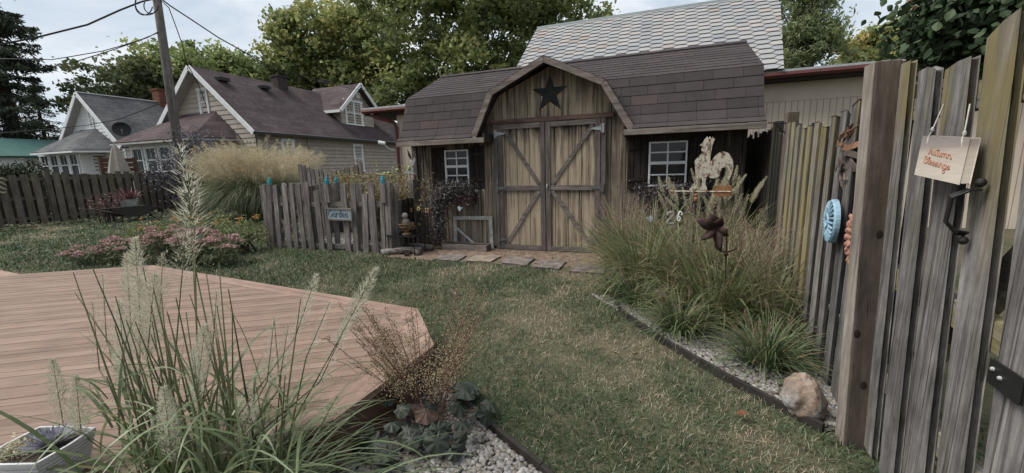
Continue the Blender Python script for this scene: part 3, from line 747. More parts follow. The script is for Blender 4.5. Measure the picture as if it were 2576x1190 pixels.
# ---- doors
def leaf_door(x0, x1, name_label, left):
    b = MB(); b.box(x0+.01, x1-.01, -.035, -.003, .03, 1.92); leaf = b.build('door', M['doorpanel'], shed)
    leaf['label'] = name_label
    st = .072; f, k = -.058, -.0355
    for xa, xb in ((x0, x0+st), (x1-st, x1)):
        q = MB(); q.box(xa, xb, f, k, .012, 1.925); q.build('stile', M['trim_z'], leaf, bevel=.003)
    for za, zb in ((.014, .086), (.935, 1.008), (1.852, 1.923)):
        q = MB(); q.box(x0+st+.001, x1-st-.001, f+.002, k, za, zb); q.build('door_rail', M['trim_x'], leaf, bevel=.003)
    xi0, xi1 = x0+st, x1-st
    for (pa, pb) in ((((xi0+.03 if left else xi1-.03), 1.845), ((xi1-.02 if left else xi0+.02), 1.02)), (((xi1-.02 if left else xi0+.02), .925), ((xi0+.03 if left else xi1-.03), .095))):
        q = MB(); q.bar((pa[0], f+.014, pa[1]), (pb[0], f+.014, pb[1]), .016, .058, up=(0,0,1)); 
        q.build('brace', M['trim_x'], leaf, bevel=.003)
    hx = x0 if left else x1; sg = 1 if left else -1
    for z, mt in ((1.79, 'galv'), (.972, 'hinge'), (.165, 'hinge')):
        q = MB(); q.box(hx-sg*.052, hx-sg*.012, f-.010, f-.004, z-.062, z+.062)
        q.prism([(hx-sg*.010, f-.011, z-.032), (hx+sg*.125, f-.011, z-.008), (hx+sg*.125, f-.011, z+.008), (hx-sg*.010, f-.011, z+.032)], (0,.006,0))
        q.tube([(hx-sg*.011, f-.012, z-.06), (hx-sg*.011, f-.012, z+.06)], .006)
        q.build('hinge', M[mt], leaf)
    return leaf
M['hinge'] = plain('tarnished hinge', (.16,.16,.16), .6, .3, 30, metal=.3)
leaf_door(.06, .800, 'left door leaf with tan planks and pale weathered brace', True)
rl = leaf_door(.812, 1.605, 'right door leaf with greyer planks and worn brace', False)
q = MB(); q.box(.822, .842, -.072, -.058, .985, 1.03); q.tube([(.832,-.078,1.0), (.832,-.078,.965)], .009); q.build('latch', M['white_old'], rl)
b = MB()
b.box(-.015, .052, -.052, -.001, .02, 1.93); b.build('door_casing', M['trim_z'], shed, bevel=.003)
b = MB(); b.box(1.613, 1.680, -.052, -.001, .02, 1.93); b.build('door_casing', M['trim_z'], shed, bevel=.003)
b = MB(); b.box(-.05, 1.78, -.060, -.001, 1.932, 1.995); b.build('door_header', M['trim_red'], shed, bevel=.003)
b = MB(); b.box(-.05, 1.7, -.03, -.001, -.01, .012+.0); b.build('door_sill', M['trim_x'], shed)
# ---- windows, shutters
def shed_window(x0, x1, z0, z1, lab):
    zm = (z0+z1)/2+.02; xm = (x0+x1)/2
    f = MB(); w_ = .026
    f.box(x0, x1, -.045, -.001, z1-w_*.8, z1); f.box(x0, x1, -.045, -.001, z0, z0+w_)
    f.box(x0, x0+w_, -.045, -.001, z0+w_+.0005, z1-w_*.8-.0005); f.box(x1-w_*.8, x1, -.045, -.001, z0+w_+.0005, z1-w_*.8-.0005)
    f.box(x0+w_+.0005, x1-w_*.8-.0005, -.040, -.012, zm-.022, zm+.018)
    fr = f.build('window', M['white'], shed, bevel=.002); fr['label'] = lab
    a = MB()
    for za, zb, dy in ((zm+.0185, z1-w_*.8-.0005, 0), (z0+w_+.0005, zm-.0225, -.006)):
        a.box(xm-.009, xm+.009, -.033+dy, -.018, za, zb); h = (za+zb)/2
        a.box(x0+w_+.0005, xm-.0095, -.032+dy, -.018, h-.009, h+.009); a.box(xm+.0095, x1-w_*.8-.0005, -.032+dy, -.018, h-.009, h+.009)
    a.build('glazing_bar', M['white'], fr)
    g = MB(); g.box(x0+w_, x1-w_*.8, -.014, -.0015, z0+w_, z1-w_*.8); g.build('pane', M['glass'], fr)
def shutter(x0, x1, z0, z1):
    b = MB(); n = max(2, round((x1-x0)/.09)); wd = (x1-x0)/n
    for i in range(n): b.box(x0+i*wd+.004, x0+(i+1)*wd-.004, -.028, -.001, z0+random.uniform(0,.015), z1)
    for z in (z0+.12, z1-.15): b.box(x0+.01, x1-.01, -.045, -.0285, z, z+.05)
    b.build('shutter', M['shutter'], shed, bevel=.002)
shed_window(-.878, -.458, 1.03, 1.582, 'small white sash window with dark panes in left wall')
shed_window(2.25, 2.732, .972, 1.572, 'larger white sash window with dark panes in right wall')
shutter(-1.135, -.885, .95, 1.63); shutter(-.445, -.195, .965, 1.63); shutter(1.975, 2.235, .93, 1.63); shutter(2.75, 3.03, .93, 1.63)
b = MB(); b.box(-.60, -.41, -.07, -.029, .955, 1.01); b.build('window_sill', M['trim_x'], shed)
b = MB(); b.box(-.255,-.20,-.02,-.001,.05,1.72); b.build('corner_trim', M['siding'], shed)
b = MB(); b.box(WX0-.02, WX0+.06, -.022, -.001, .03, 1.72); b.build('corner_trim', M['trim_z'], shed)

# barn star
star = thing('barn_star', 'dark metal five pointed barn star hanging in the shed gable', 'star', (.872,-.02,2.32))
b = MB(); cs = np.array([.872, -.075, 2.315]); pts = []
for k in range(10):
    an = math.pi/2 + k*math.pi/5; r_ = .275 if k % 2 == 0 else .108
    pts.append(np.array([.872+r_*math.cos(an), -.004, 2.315+r_*math.sin(an)]))
for k in range(10): b.add([pts[k], cs, pts[(k+1) % 10]], [(0,1,2)])
M['star'] = plain('dark star metal', (.06,.066,.07), .35, .4, 15, spec=.5, metal=.2); b.build('star_body', M['star'], star)
star_o = star

# ================================================================== cream outbuilding with slate roof
M['cream'] = plain('cream painted siding', (.66,.56,.46), .8, .12, 2)
s = Mt('cream grooved siding', .8, .2); X, Y_, Z = s.xyz()
fx = s.math('FRACT', s.math('DIVIDE', s.math('ADD', X, 50.0), .1016)); gr = s.ramp(fx, [(0, .25), (.07, .25), (.10, 1), (.97, 1), (1, .4)])
n = s.noise(s.vec((3,3,.6), False), 2, 4, .6)
s.base(s.mix(.8, s.mix(.4, (.70,.59,.49), s.ramp(n, [(.3,.6),(.7,1.1)]), 'MULTIPLY'), gr, 'MULTIPLY')); s.bump(gr, .5, .01); M['cream_g'] = s.m
M['maroon'] = plain('maroon gutter paint', (.135,.04,.038), .5, .2, 5, spec=.4)
M['flash'] = plain('pale metal roof edge', (.40,.46,.47), .5, .15, 8, spec=.5)
out_b = thing('outbuilding', 'cream outbuilding with maroon gutters and pale hexagonal slate roof behind the shed', 'outbuilding', (1.5,5,0))
GX0, GX1, GY, GW = -4.95, 9.5, 3.05, 3.42
b = MB(); b.box(-4.15, 9.4, GW, 7.6, 0, 2.38); b.build('wall', M['cream_g'], out_b)
b = MB(); b.box(-4.16, 9.41, GW-.012, 7.62, 2.381, 2.72); b.build('frieze', M['cream'], out_b)
b = MB(); b.box(GX0, GX1, GY+.05, 7.9, 2.722, 2.86); b.build('flat_roof', M['soffit'], out_b)
b = MB(); b.box(GX0-.01, GX1, GY-.02, GY+.3, 2.862, 2.90); b.build('roof_edge', M['flash'], out_b)
b = MB()
gp2 = [(GY+.048,2.86), (GY-.06,2.855), (GY-.072,2.80), (GY-.035,2.765), (GY+.048,2.76)]
b.prism([(GX0,y,z) for y,z in gp2], (GX1-GX0,0,0)); b.build('gutter', M['maroon'], out_b)
b = MB(); b.tube([(-4.62,3.0,2.74), (-4.6,3.06,2.66), (-4.2,3.34,2.52), (-4.17,3.36,2.40), (-4.17,3.36,.1)], .045, 8); b.build('downspout', M['maroon'], out_b)
# slate roof
sr = MB(); y0, z0, y1, z1 = 2.98, 2.90, 6.0, 5.18; H = math.hypot(y1-y0, z1-z0); v = np.array([0,(y1-y0)/H,(z1-z0)/H]); nrm = np.array([0,-v[2],v[1]])
SX0, SX1 = -1.0, 4.46
HWd, HHt, CS = .335, .215, .251
u_ = np.array([1.0,0,0]); o_ = np.array([SX0, y0, z0])
hexp = [(-.5,0),(-.25,-.5),(.25,-.5),(.5,0),(.25,.5),(-.25,.5)]
for ci in range(int((SX1+.5-SX0)/CS)+2):
    for ri in range(int(H/HHt)+1):
        cx0, cy0 = ci*CS, (ri+(.5 if ci % 2 else 0))*HHt
        if cy0 > H-.12: continue
        t = min(1, max(0, random.gauss(.45, .26))); wob = random.uniform(-.01,.01); V = []
        for hx_, hy_ in hexp:
            py_ = min(max(cy0+hy_*HHt*.945+wob*hx_, -.03), H-.10); px_ = min(max(cx0+hx_*HWd*.962, 0), SX1-SX0+.5*max(py_,0)/H); pz_ = min(max(cy0+hy_*HHt*.945+wob*hx_, -.03), H-.10)
            V.append(o_+u_*px_+v*py_+nrm*(.016-.02*hy_))
        if abs(V[3][0]-V[0][0]) < .03: continue
        V2 = [p-nrm*.014 for p in V]
        sr.add(V+V2, [(0,1,2,3,4,5)]+[(i, i+6, (i+1) % 6+6, (i+1) % 6) for i in range(6)], t)
shingles(sr, np.array((SX0, y0, z0))+v*(H-.15), (1,0,0), v, SX1-SX0+.5, .15, .33, .15, nrm, .02)
sr.build('slate_roof', M['slate'], out_b)
b = MB(); b.add([(SX0,y0,z0-.01), (SX1,y0,z0-.01), (SX1+.5,y1,z1-.01), (SX0,y1,z1-.01)], [(0,1,2,3)]); b.add([(SX0,9.0,z0-.01), (SX1,9.0,z0-.01), (SX1+.5,y1,z1-.012), (SX0,y1,z1-.012)], [(3,2,1,0)])
b.build('roof_sheathing', M['soffit'], out_b)
for x in (SX0-.0, SX1-.03):
    b = MB(); b.prism([(x,y0+.05,2.91), (x,8.9,2.91), (x,y1,z1-.03)], (.03,0,0)); b.build('gable_wall', M['cream'], out_b)
b = MB(); b.box(SX0, SX1+.5, y1-.05, y1+.05, z1-.02, z1+.03); b.build('ridge_cap', M['flash'], out_b)
# security camera on the corner post
sc_ = thing('security_camera', 'small white security camera on a curved arm below the cream roof', 'camera', (-4.3,3.3,1.9))
b = MB(); b.tube([(-4.21,3.30,1.80), (-4.33,3.2,1.85), (-4.42,3.15,1.95)], .014); b.build('arm', M['white'], sc_)
b = MB(); b.tube([(-4.55,3.08,2.02), (-4.38,3.13,1.98)], [.05,.05], 10); b.build('body', M['white'], sc_)
# ================================================================== neighbouring houses
def clip_z(poly, z0, z1):
    xs0, xs1 = [], []
    n = len(poly)
    def ext(z):
        xs = []
        for i in range(n):
            (a, za), (b_, zb) = poly[i], poly[(i+1) % n]
            if (za-z)*(zb-z) <= 0 and abs(za-zb) > 1e-9: xs.append(a+(b_-a)*(z-za)/(zb-za))
        return (min(xs), max(xs)) if len(xs) >= 2 else None
    return ext(z0+1e-4), ext(z1-1e-4)
def lap(mb, P, poly, pitch=.2, d=.03, flip=False):
    z = min(p[1] for p in poly); top = max(p[1] for p in poly)
    while z < top-.01:
        z1 = min(z+pitch, top); e0, e1 = clip_z(poly, z, z1); t = random.random()
        if e0 and e1:
            V = [P(e0[0],z,d), P(e0[1],z,d), P(e1[1],z1,.004), P(e1[0],z1,.004), P(e0[0],z,0), P(e0[1],z,0)]
            F = [(0,1,2,3), (4,5,1,0)]
            if flip: F = [tuple(reversed(f)) for f in F]
            mb.add(V, F, t)
        z = z1
fy = lambda c: (lambda u, z, d: (u, c-d, z))
fx_ = lambda c: (lambda u, z, d: (c+d, u, z))
def pbox(mb, P, u0, u1, z0, z1, d0, d1):
    a = np.array(P(u0, z0, d0)); c = np.array(P(u1, z1, d1)); lo, hi = np.minimum(a, c), np.maximum(a, c)
    mb.box(lo[0], hi[0], lo[1], hi[1], lo[2], hi[2])
def house_window(par, P, u0, u1, z0, z1, trim, fr=.11, bars=3, sash=True, mull=0, lab=None):
    b = MB(); pbox(b, P, u0-fr, u0, z0, z1, -.02, .07); pbox(b, P, u1, u1+fr, z0, z1, -.02, .07)
    pbox(b, P, u0-fr-.03, u1+fr+.03, z1+.001, z1+fr*1.1, -.02, .09); pbox(b, P, u0-fr-.04, u1+fr+.04, z0-fr*.7, z0-.001, -.02, .10)
    fr_ = b.build('window', trim, par)
    if lab: fr_['label'] = lab
    s = MB(); zm = (z0+z1)/2
    if sash: pbox(s, P, u0+.001, u1-.001, zm-.03, zm+.03, -.01, .05)
    for k in range(mull): 
        um = u0+(u1-u0)*(k+1)/(mull+1); pbox(s, P, um-.05, um+.05, z0+.001, z1-.001, -.015, .06)
    nb = bars*(mull+1)
    for k in range(nb):
        um = u0+(u1-u0)*(k+.5)/nb if False else u0+(u1-u0)*(k+1)/(nb+1)
        pbox(s, P, um-.010, um+.010, zm+.031 if sash else z0+.001, z1-.001, -.012, .035)
    for e in (0,1): 
        ue = u0+.001 if e == 0 else u1-.041; pbox(s, P, ue, ue+.04, z0+.001, z1-.001, -.014, .04)
    s.build('sash', M['white'], fr_)
    g = MB(); pbox(g, P, u0, u1, z0, z1, -.02, .012); g.build('pane', M['glass2'], fr_)
    return fr_
s = Mt('window glass with pale curtains', .25, .2); n = s.noise(s.vec((5,5,.8), False), 1.2, 2); 
s.base(s.ramp(n, [(.46, (.016,.019,.023)), (.66, (.07,.078,.085))])); M['glass2'] = s.m
def roof_mat(name, cols, su, course=.30):
    s = Mt(name, .95, .12); br = s.n('TexBrick'); mp = s.n('Mapping'); s.L(s.tc.outputs['UV'], mp.inputs['Vector'])
    s.L(mp.outputs[0], br.inputs['Vector']); br.inputs['Scale'].default_value = 1; br.inputs['Brick Width'].default_value = .75; br.inputs['Row Height'].default_value = course
    br.inputs['Mortar Size'].default_value = .014; br.inputs['Color1'].default_value = (.55,.55,.55,1); br.inputs['Color2'].default_value = (1.05,1.05,1.05,1); br.inputs['Mortar'].default_value = (.35,.35,.35,1)
    n = s.noise(s.vec((1,1,1), False), .8, 6, .65); n2 = s.noise(s.vec((1,1,1), False), 8, 4, .7)
    c = s.ramp(n, [(.3, cols[0]), (.52, cols[1]), (.72, cols[2])]); c = s.mix(.6, c, br.outputs['Color'], 'MULTIPLY')
    c = s.mix(.6, c, s.ramp(n2, [(.3,.5),(.7,1.25)]), 'MULTIPLY'); s.base(c); s.bump(br.outputs['Fac'], -.3, .02); return s.m
M['roof_brown'] = roof_mat('brown house shingles', [(.072,.058,.061), (.105,.082,.086), (.14,.108,.108)], 1)
M['roof_grey'] = roof_mat('grey house shingles', [(.09,.093,.10), (.135,.138,.145), (.18,.18,.178)], 1)
M['tan_lap'] = plain('tan lap siding', (.50,.44,.385), .75, .12, 2, tint=.10)
M['tan_shingle'] = plain('taupe lap siding', (.42,.365,.315), .75, .15, 3, tint=.12)
M['white_lap'] = plain('white lap siding', (.80,.81,.83), .6, .1, 2, tint=.05)
M['brick'] = plain('red brick', (.20,.085,.06), .9, .5, 14, bump=.3)
M['soffit_l'] = plain('pale soffit paint', (.42,.41,.40), .8, .15, 3)
def slab(par, name, pts, mat, th=.12):
    """roof slab: 4 or 3 points; uv in metres along its own plane"""
    P = [np.array(p, float) for p in pts]; n = np.cross(P[1]-P[0], P[2]-P[0]); n /= np.linalg.norm(n)
    if n[2] < 0: P.reverse(); n = -n
    b = MB(); k = len(P); V = P+[p-n*th for p in P]
    b.add(V, [tuple(range(k)), tuple(range(2*k-1, k-1, -1))]+[(i, i+k, (i+1) % k+k, (i+1) % k) for i in range(k)])
    o = b.build(name, mat, par); me = o.data; uv = me.uv_layers.new(name='UVMap')
    hz = np.cross(n, np.array([0,0,1.0])); hz = hz/np.linalg.norm(hz) if np.linalg.norm(hz) > 1e-6 else np.array([1.0,0,0]); up = np.cross(hz, n); L = wloc(par)
    for lp in me.loops:
        c = np.array(me.vertices[lp.vertex_index].co)+L; uv.data[lp.index].uv = (float(np.dot(c, hz)), float(np.dot(c, up)))
    return o

# ---------------------------------------------------------------- tan house
th_ = thing('house', 'tan bungalow with brown roof, shed dormer window and hipped front porch', 'house', (-18.6,12,0))
HX0, HX1, HY0, HY1, RZ, EZ, RX = -22.0, -15.5, 8.25, 21.0, 6.42, 3.22, -18.62
ex0, ex1 = RX-3.65, RX+3.65
sl_ = (RZ-EZ)/3.65
b = MB(); lap(b, fy(HY0), [(HX0,0),(HX1,0),(HX1,RZ-sl_*(HX1-RX)-.12),(RX,RZ-.14),(HX0,RZ-sl_*(RX-HX0)-.12)], .23, .035)
b.build('front_wall', M['tan_lap'], th_)
b = MB(); lap(b, fx_(HX1), [(HY0,0),(HY1,0),(HY1,3.45),(HY0,3.45)], .21, .06)
b.build('side_wall', M['tan_shingle'], th_)
b = MB(); b.box(HX0, HX1-.03, HY0+.05, HY1, 0, 3.3); b.build('house_core', M['tan_shingle'], th_)
slab(th_, 'roof', [(ex1,7.75,EZ), (ex1,HY1+.4,EZ), (RX,HY1+.4,RZ), (RX,7.75,RZ)], M['roof_brown'])
slab(th_, 'roof', [(ex0,7.75,EZ), (RX,7.75,RZ), (RX,HY1+.4,RZ), (ex0,HY1+.4,EZ)], M['roof_brown'])
for ex in (ex0, ex1):
    b = MB(); b.bar((ex,7.74,EZ-.08), (RX+(.02 if ex > RX else -.02),7.74,RZ-.08), .04, .22, up=(0,0,1)); b.build('rake_trim', M['white'], th_)
b = MB()
for ex in (ex0, ex1): b.quad((ex,7.78,EZ-.16), (RX,7.78,RZ-.16), (RX,HY0,RZ-.16), (ex,HY0,EZ-.16))
b.build('soffit', M['soffit_l'], th_)
b = MB(); b.box(ex1-.02, ex1+.09, 7.8, HY1, EZ-.13, EZ-.03); b.build('gutter', M['black_iron'], th_)
b = MB(); b.box(ex1+.0, ex1+.10, 7.8, HY1, EZ-.025, EZ-.005); b.build('drip_edge', M['soffit_l'], th_)
b = MB(); b.tube([(ex1+.02,8.55,EZ-.12), (HX1+.1,8.2+.2,EZ-.65), (HX1+.08,8.4,.1)], .05, 6); b.build('downspout', M['tan_lap'], th_)
b = MB(); b.tube([(HX1+.08,11.2,3.3), (HX1+.08,11.2,.1)], .04, 6); b.build('downspout', M['tan_shingle'], th_)
w0, w1 = PY(503,230,HY0), PY(525,286,HY0)
house_window(th_, fy(HY0), w0[0], w1[0]+.05, w1[2], w0[2], M['white'], .13, 2, lab='narrow white attic window in the gable')
a0, a1 = PX(711,356,HX1), PX(740,418,HX1); house_window(th_, fx_(HX1), a0[1], a1[1], 1.3, a0[2], M['white'], .13, 3)
a0, a1 = PX(890,368,HX1), PX(911,412,HX1); house_window(th_, fx_(HX1), a0[1], a1[1], 1.3, a0[2], M['white'], .13, 3)
a0, a1 = PX(767,366,HX1), PX(812,424,HX1); b = MB(); pbox(b, fx_(HX1), a0[1], a1[1], a1[2], a0[2], -.02, .05); b.build('blank_panel', M['tan_shingle'], th_)
# dormer on the right slope
DX = -16.15; pk = PX(902,214,DX); e0 = PX(846,262,DX); e1 = PX(943,276,DX)
dy0, dy1, dz = e0[1]+.25, e1[1]-.25, (e0[2]+e1[2])/2; dyc = (dy0+dy1)/2; dzp = min(pk[2], 6.85); zb = RZ-sl_*(DX-RX)
b = MB(); lap(b, fx_(DX), [(dy0,zb-.05),(dy1,zb-.05),(dy1,dz),(dyc,dzp-.15),(dy0,dz)], .16, .03); b.build('dormer_wall', M['tan_shingle'], th_)
b = MB(); xb = RX+(RZ-dz)/sl_
b.add([(DX,dy0,zb), (xb,dy0,dz), (DX,dy0,dz)], [(0,2,1)]); b.add([(DX,dy1,zb), (xb,dy1,dz), (DX,dy1,dz)], [(0,1,2)]); b.build('dormer_side', M['tan_shingle'], th_)
oh = .45
slope_d = (dzp-dz)/(dyc-dy0)
slab(th_, 'dormer_roof', [(DX+oh,dy0-oh,dz-slope_d*oh), (DX+oh,dyc,dzp), (RX-1.0,dyc,dzp), (RX-1.0,dy0-oh,dz-slope_d*oh)], M['roof_brown'], .1)
slab(th_, 'dormer_roof', [(DX+oh,dy1+oh,dz-slope_d*oh), (RX-1.0,dy1+oh,dz-slope_d*oh), (RX-1.0,dyc,dzp), (DX+oh,dyc,dzp)], M['roof_brown'], .1)
for yy in (dy0-oh, dy1+oh):
    b = MB(); b.bar((DX+oh+.03,yy,dz-slope_d*oh-.06), (DX+oh+.03,dyc,dzp-.06), .05, .2, up=(0,0,1)); b.build('rake_trim', M['white'], th_)
b = MB(); b.bar((DX+oh,dy0-oh-.03,dz-slope_d*oh-.07), (xb-.4,dy0-oh-.03,dz-slope_d*oh-.07), .05, .16, up=(0,0,1)); b.build('dormer_gutter', M['white'], th_)
a0, a1 = PX(868,254,DX), PX(910,314,DX); house_window(th_, fx_(DX), a0[1], a1[1], a1[2], a0[2], M['white'], .13, 2, mull=1, lab='paired white dormer window')
b = MB(); a0, a1 = PX(894,232,DX), PX(905,248,DX); pbox(b, fx_(DX), a0[1], a1[1], a1[2], a0[2], -.02, .06); b.build('gable_vent', M['white'], th_)
b = MB(); c_ = PX(702,209,RX+.25); b.box(RX-.05, RX+.45, c_[1]-.25, c_[1]+.4, 5.7, 6.74); b.box(RX-.1, RX+.5, c_[1]-.3, c_[1]+.45, 6.741, 6.82); b.build('chimney', plain('dark brown chimney', (.06,.05,.048), .9, .3, 8), th_)
for px in (557, 662, 818):
    q = PX(px, 190+(px-557)*.16, RX+.7 if px < 800 else DX-.6); b = MB()
    zr = RZ-sl_*.7 if px < 800 else dzp-.25
    b.box(q[0]-.22, q[0]+.22, q[1]-.25, q[1]+.25, zr+.02, zr+.17); b.build('roof_vent', M['black_iron'], th_)
# porch
PZ = 3.0; px0, px1, py0 = -23.3, -16.4, 6.55; pk0, pk1 = (-20.3, HY0+.02, 4.35), (-17.9, HY0+.02, 4.35)
slab(th_, 'porch_roof', [(px0,py0,PZ), (px1-.9,py0,PZ), pk1, pk0], M['roof_brown'], .1)
slab(th_, 'porch_roof', [(px1-.9,py0,PZ), (px1,HY0,PZ), pk1], M['roof_brown'], .1)
slab(th_, 'porch_roof', [(px0,py0,PZ), pk0, (px0,HY0,PZ)], M['roof_brown'], .1)
b = MB(); b.bar((px0,py0-.02,PZ-.1), (px1-.9,py0-.02,PZ-.1), .08, .08); b.bar((px1-.88,py0,PZ-.1), (px1+.02,HY0,PZ-.1), .08, .08); b.build('porch_gutter', M['soffit_l'], th_)
b = MB(); lap(b, fy(py0+.5), [(px0+.5,0),(px1-1.4,0),(px1-1.4,1.5),(px0+.5,1.5)], .2, .03); pbox(b, fy(py0+.5), px0+.5, px1-1.4, 2.72, 2.95, -.1, .02); b.build('porch_wall', M['white_lap'], th_)
b = MB(); lap(b, fx_(px1-1.4), [(py0+.5,0),(HY0,0),(HY0,2.95),(py0+.5,2.95)], .2, .03); b.build('porch_wall', M['white_lap'], th_)
k = px0+.7
while k < px1-2.3:
    house_window(th_, fy(py0+.5), k, k+.75, 1.55, 2.65, M['white'], .09, 1); k += 1.05

# ---------------------------------------------------------------- white house
wh = thing('house', 'white house with grey roof, glazed hip roofed porch and satellite dish', 'house', (-27,12,0))
WRX, WY0, WZ = PY(190,232,8.6)[0], 9.0, PY(190,232,8.6)[2]
hw = 3.3; we = 3.05; ws = (WZ-we)/hw
b = MB(); lap(b, fy(WY0), [(WRX-hw+.4,0),(WRX+hw-.4,0),(WRX+hw-.4,we+ws*.4-.1),(WRX,WZ-.15),(WRX-hw+.4,we+ws*.4-.1)], .2, .03); b.build('front_wall', M['white_lap'], wh)
b = MB(); lap(b, fx_(WRX+hw-.4), [(WY0,0),(21,0),(21,3.3),(WY0,3.3)], .2, .03); b.build('side_wall', M['white_lap'], wh)
slab(wh, 'roof', [(WRX+hw,8.6,we), (WRX+hw,21.5,we), (WRX,21.5,WZ), (WRX,8.6,WZ)], M['roof_grey'])
slab(wh, 'roof', [(WRX-hw,8.6,we), (WRX,8.6,WZ), (WRX,21.5,WZ), (WRX-hw,21.5,we)], M['roof_grey'])
for sg in (-1, 1):
    b = MB(); b.bar((WRX+sg*hw,8.58,we-.08), (WRX,8.58,WZ-.08), .05, .22, up=(0,0,1)); b.build('rake_trim', M['white'], wh)
b = MB()
for sg in (-1, 1): b.quad((WRX+sg*hw,8.62,we-.17), (WRX,8.62,WZ-.17), (WRX,WY0,WZ-.17), (WRX+sg*hw,WY0,we-.17))
b.build('soffit', M['soffit_l'], wh)
b = MB(); b.box(WRX-.06, WRX+.06, 8.6, 21.5, WZ+.0, WZ+.05); b.build('ridge_cap', M['white'], wh)
a0, a1 = PY(223,277,WY0), PY(238,322,WY0); house_window(wh, fy(WY0), a0[0], a1[0], a1[2], a0[2], M['white'], .1, 1)
c0 = PX(398,232,WRX); b = MB(); b.box(WRX-.35, WRX+.35, c0[1]-.2, c0[1]+.7, WZ-.6, c0[2]+.1); b.box(WRX-.4, WRX+.4, c0[1]-.25, c0[1]+.75, c0[2]+.101, c0[2]+.2); b.build('chimney', M['brick'], wh)
q0 = G(181,377,2.9); wx1, wy0 = q0[0]+.1, q0[1]; wx0 = -33.0; pz = 2.9
pa, pb = (wx0+2.0, WY0, 4.25), (PY(243,326,WY0)[0], WY0, 4.25)
slab(wh, 'porch_roof', [(wx0,wy0,pz), (wx1,wy0,pz), pb, pa], M['roof_grey'], .1)
slab(wh, 'porch_roof', [(wx1,wy0,pz), (wx1+1.3,WY0,pz), pb], M['roof_grey'], .1)
b = MB(); b.bar((wx0,wy0-.02,pz-.1), (wx1,wy0-.02,pz-.1), .1, .1); b.bar((wx1+.03,wy0,pz-.1), (wx1+1.33,WY0,pz-.1), .1, .1); b.build('porch_gutter', M['white'], wh)
b = MB(); ww = wx1-.55; wyf = wy0+.45
lap(b, fy(wyf), [(wx0+.5,0),(ww,0),(ww,1.45),(wx0+.5,1.45)], .2, .03); pbox(b, fy(wyf), wx0+.5, ww, 2.72, 2.86, -.1, .02)
lap(b, fx_(ww), [(wyf,0),(WY0+1.2,0),(WY0+1.2,2.86),(wyf,2.86)], .2, .03); b.build('porch_wall', M['white_lap'], wh)
for k in range(4):
    x1_ = ww-.18-k*1.02; house_window(wh, fy(wyf), x1_-.80, x1_, 1.5, 2.68, M['white'], .07, 1)
house_window(wh, fx_(ww), wyf+.55, wyf+1.55, 1.72, 2.66, M['white'], .07, 1, sash=False)
dish = thing('satellite_dish', 'black satellite dish on the grey roof of the white house', 'satellite dish', (-24,8,3.5))
dc = PX(306,325,WRX+hw-.3); b = MB(); n_ = 14
fc = unit((CAM+np.array([-2.0,0,6.0])-dc)[None])[0]; uu = unit(np.cross(fc, [0,0,1.0])[None])[0]; vv = np.cross(uu, fc)
V = [dc-fc*.10]+[dc+rr*.42*(math.cos(2*math.pi*j/n_)*uu+math.sin(2*math.pi*j/n_)*vv)-fc*.10*(1-rr*rr) for rr in (.5,1) for j in range(n_)]
F = [(0,1+j,1+(j+1) % n_) for j in range(n_)]+[(1+j,1+n_+j,1+n_+(j+1) % n_,1+(j+1) % n_) for j in range(n_)]
b.add(V, F, .5); b.build('dish', M['black_iron'], dish)
b = MB(); b.tube([dc-fc*.1, dc-fc*.2-vv*.3, dc-vv*.85-fc*.2], .035, 6); b.tube([dc-vv*.3, dc+fc*.35-vv*.1], .02, 5); b.build('mast', M['galv'], dish)

# ---------------------------------------------------------------- white garage with green roof
wg = thing('garage', 'white lap sided garage with green roof at the far left', 'garage', (-33,8,0))
g0 = PX(72,374,-31.0); gy = 9.5
b = MB(); lap(b, fx_(-34.5), [(2.0,0),(10.6,0),(10.6,2.75),(2.0,2.75)], .2, .03); b.build('wall', M['white_lap'], wg)
slab(wg, 'roof', [(-34.1,1.6,2.75), (-34.1,10.9,2.75), (-37.5,10.9,4.0), (-37.5,1.6,4.0)], plain('green metal roof', (.05,.13,.12), .5, .2, 3))

# ================================================================== left fence (shadow box boards on two rails)
lf = thing('wooden_fence', 'long weathered shadow box fence with alternating boards along the left of the yard', 'fence', (-14.4,1.5,0))
FX = -14.4
for y in (-3.4,-1.4,.62,2.75,4.9,7.0):
    b = MB(); h = 1.56 if abs(y-.62) < .1 else 1.47; b.box(FX-.05, FX+.06, y-.055, y+.055, 0, h); b.build('post', M['fence_far'] if abs(y-.62) > .1 else M['fence_post'] if 'fence_post' in M else M['fence_far'], lf)
for z in (.22, .78, 1.32):
    b = MB(); b.box(FX-.045, FX-.005, -4.2, 7.2, z-.045, z+.045); b.build('rail', M['fence_far_y'], lf)
y = -4.1; k = 0
while y < 7.1:
    if min(abs(y-p) for p in (-1.4,.62,2.75,4.9)) > .09:
        top = 1.46+.05*math.cos((y-.62)/2.1*2*math.pi)+random.uniform(-.025,.025); ln = random.uniform(-.015,.015)
        b = MB(); b.prism([(FX-.004,y-.07,.03), (FX-.004,y+.07,.03), (FX-.004,y+.07+ln,top), (FX-.004,y-.07+ln,top)], (.02,0,0)); b.build('board', M['fence_far'], lf, bevel=.004)
    b = MB(); yb = y+.105; top = 1.42+random.uniform(-.02,.02)
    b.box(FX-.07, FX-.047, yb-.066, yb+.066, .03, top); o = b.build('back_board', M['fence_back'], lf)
    y += .213; k += 1
orn = thing('wall_ornament', 'tan curled metal ornament hanging on the left fence at the photo edge', 'ornament', (-14.3,-.5,.9))
b = MB()
for k in range(4):
    c0 = PX(4, 452+k*9, FX+.03); b.tube([c0+np.array([0,-.08+.16*t,.05*math.sin(t*3.1+k)-.03*t]) for t in np.linspace(0,1,7)], [.012,.022,.03,.03,.026,.02,.008], 6)
b.build('ornament_strips', plain('tan metal', (.36,.32,.24), .6, .2, 8), orn)

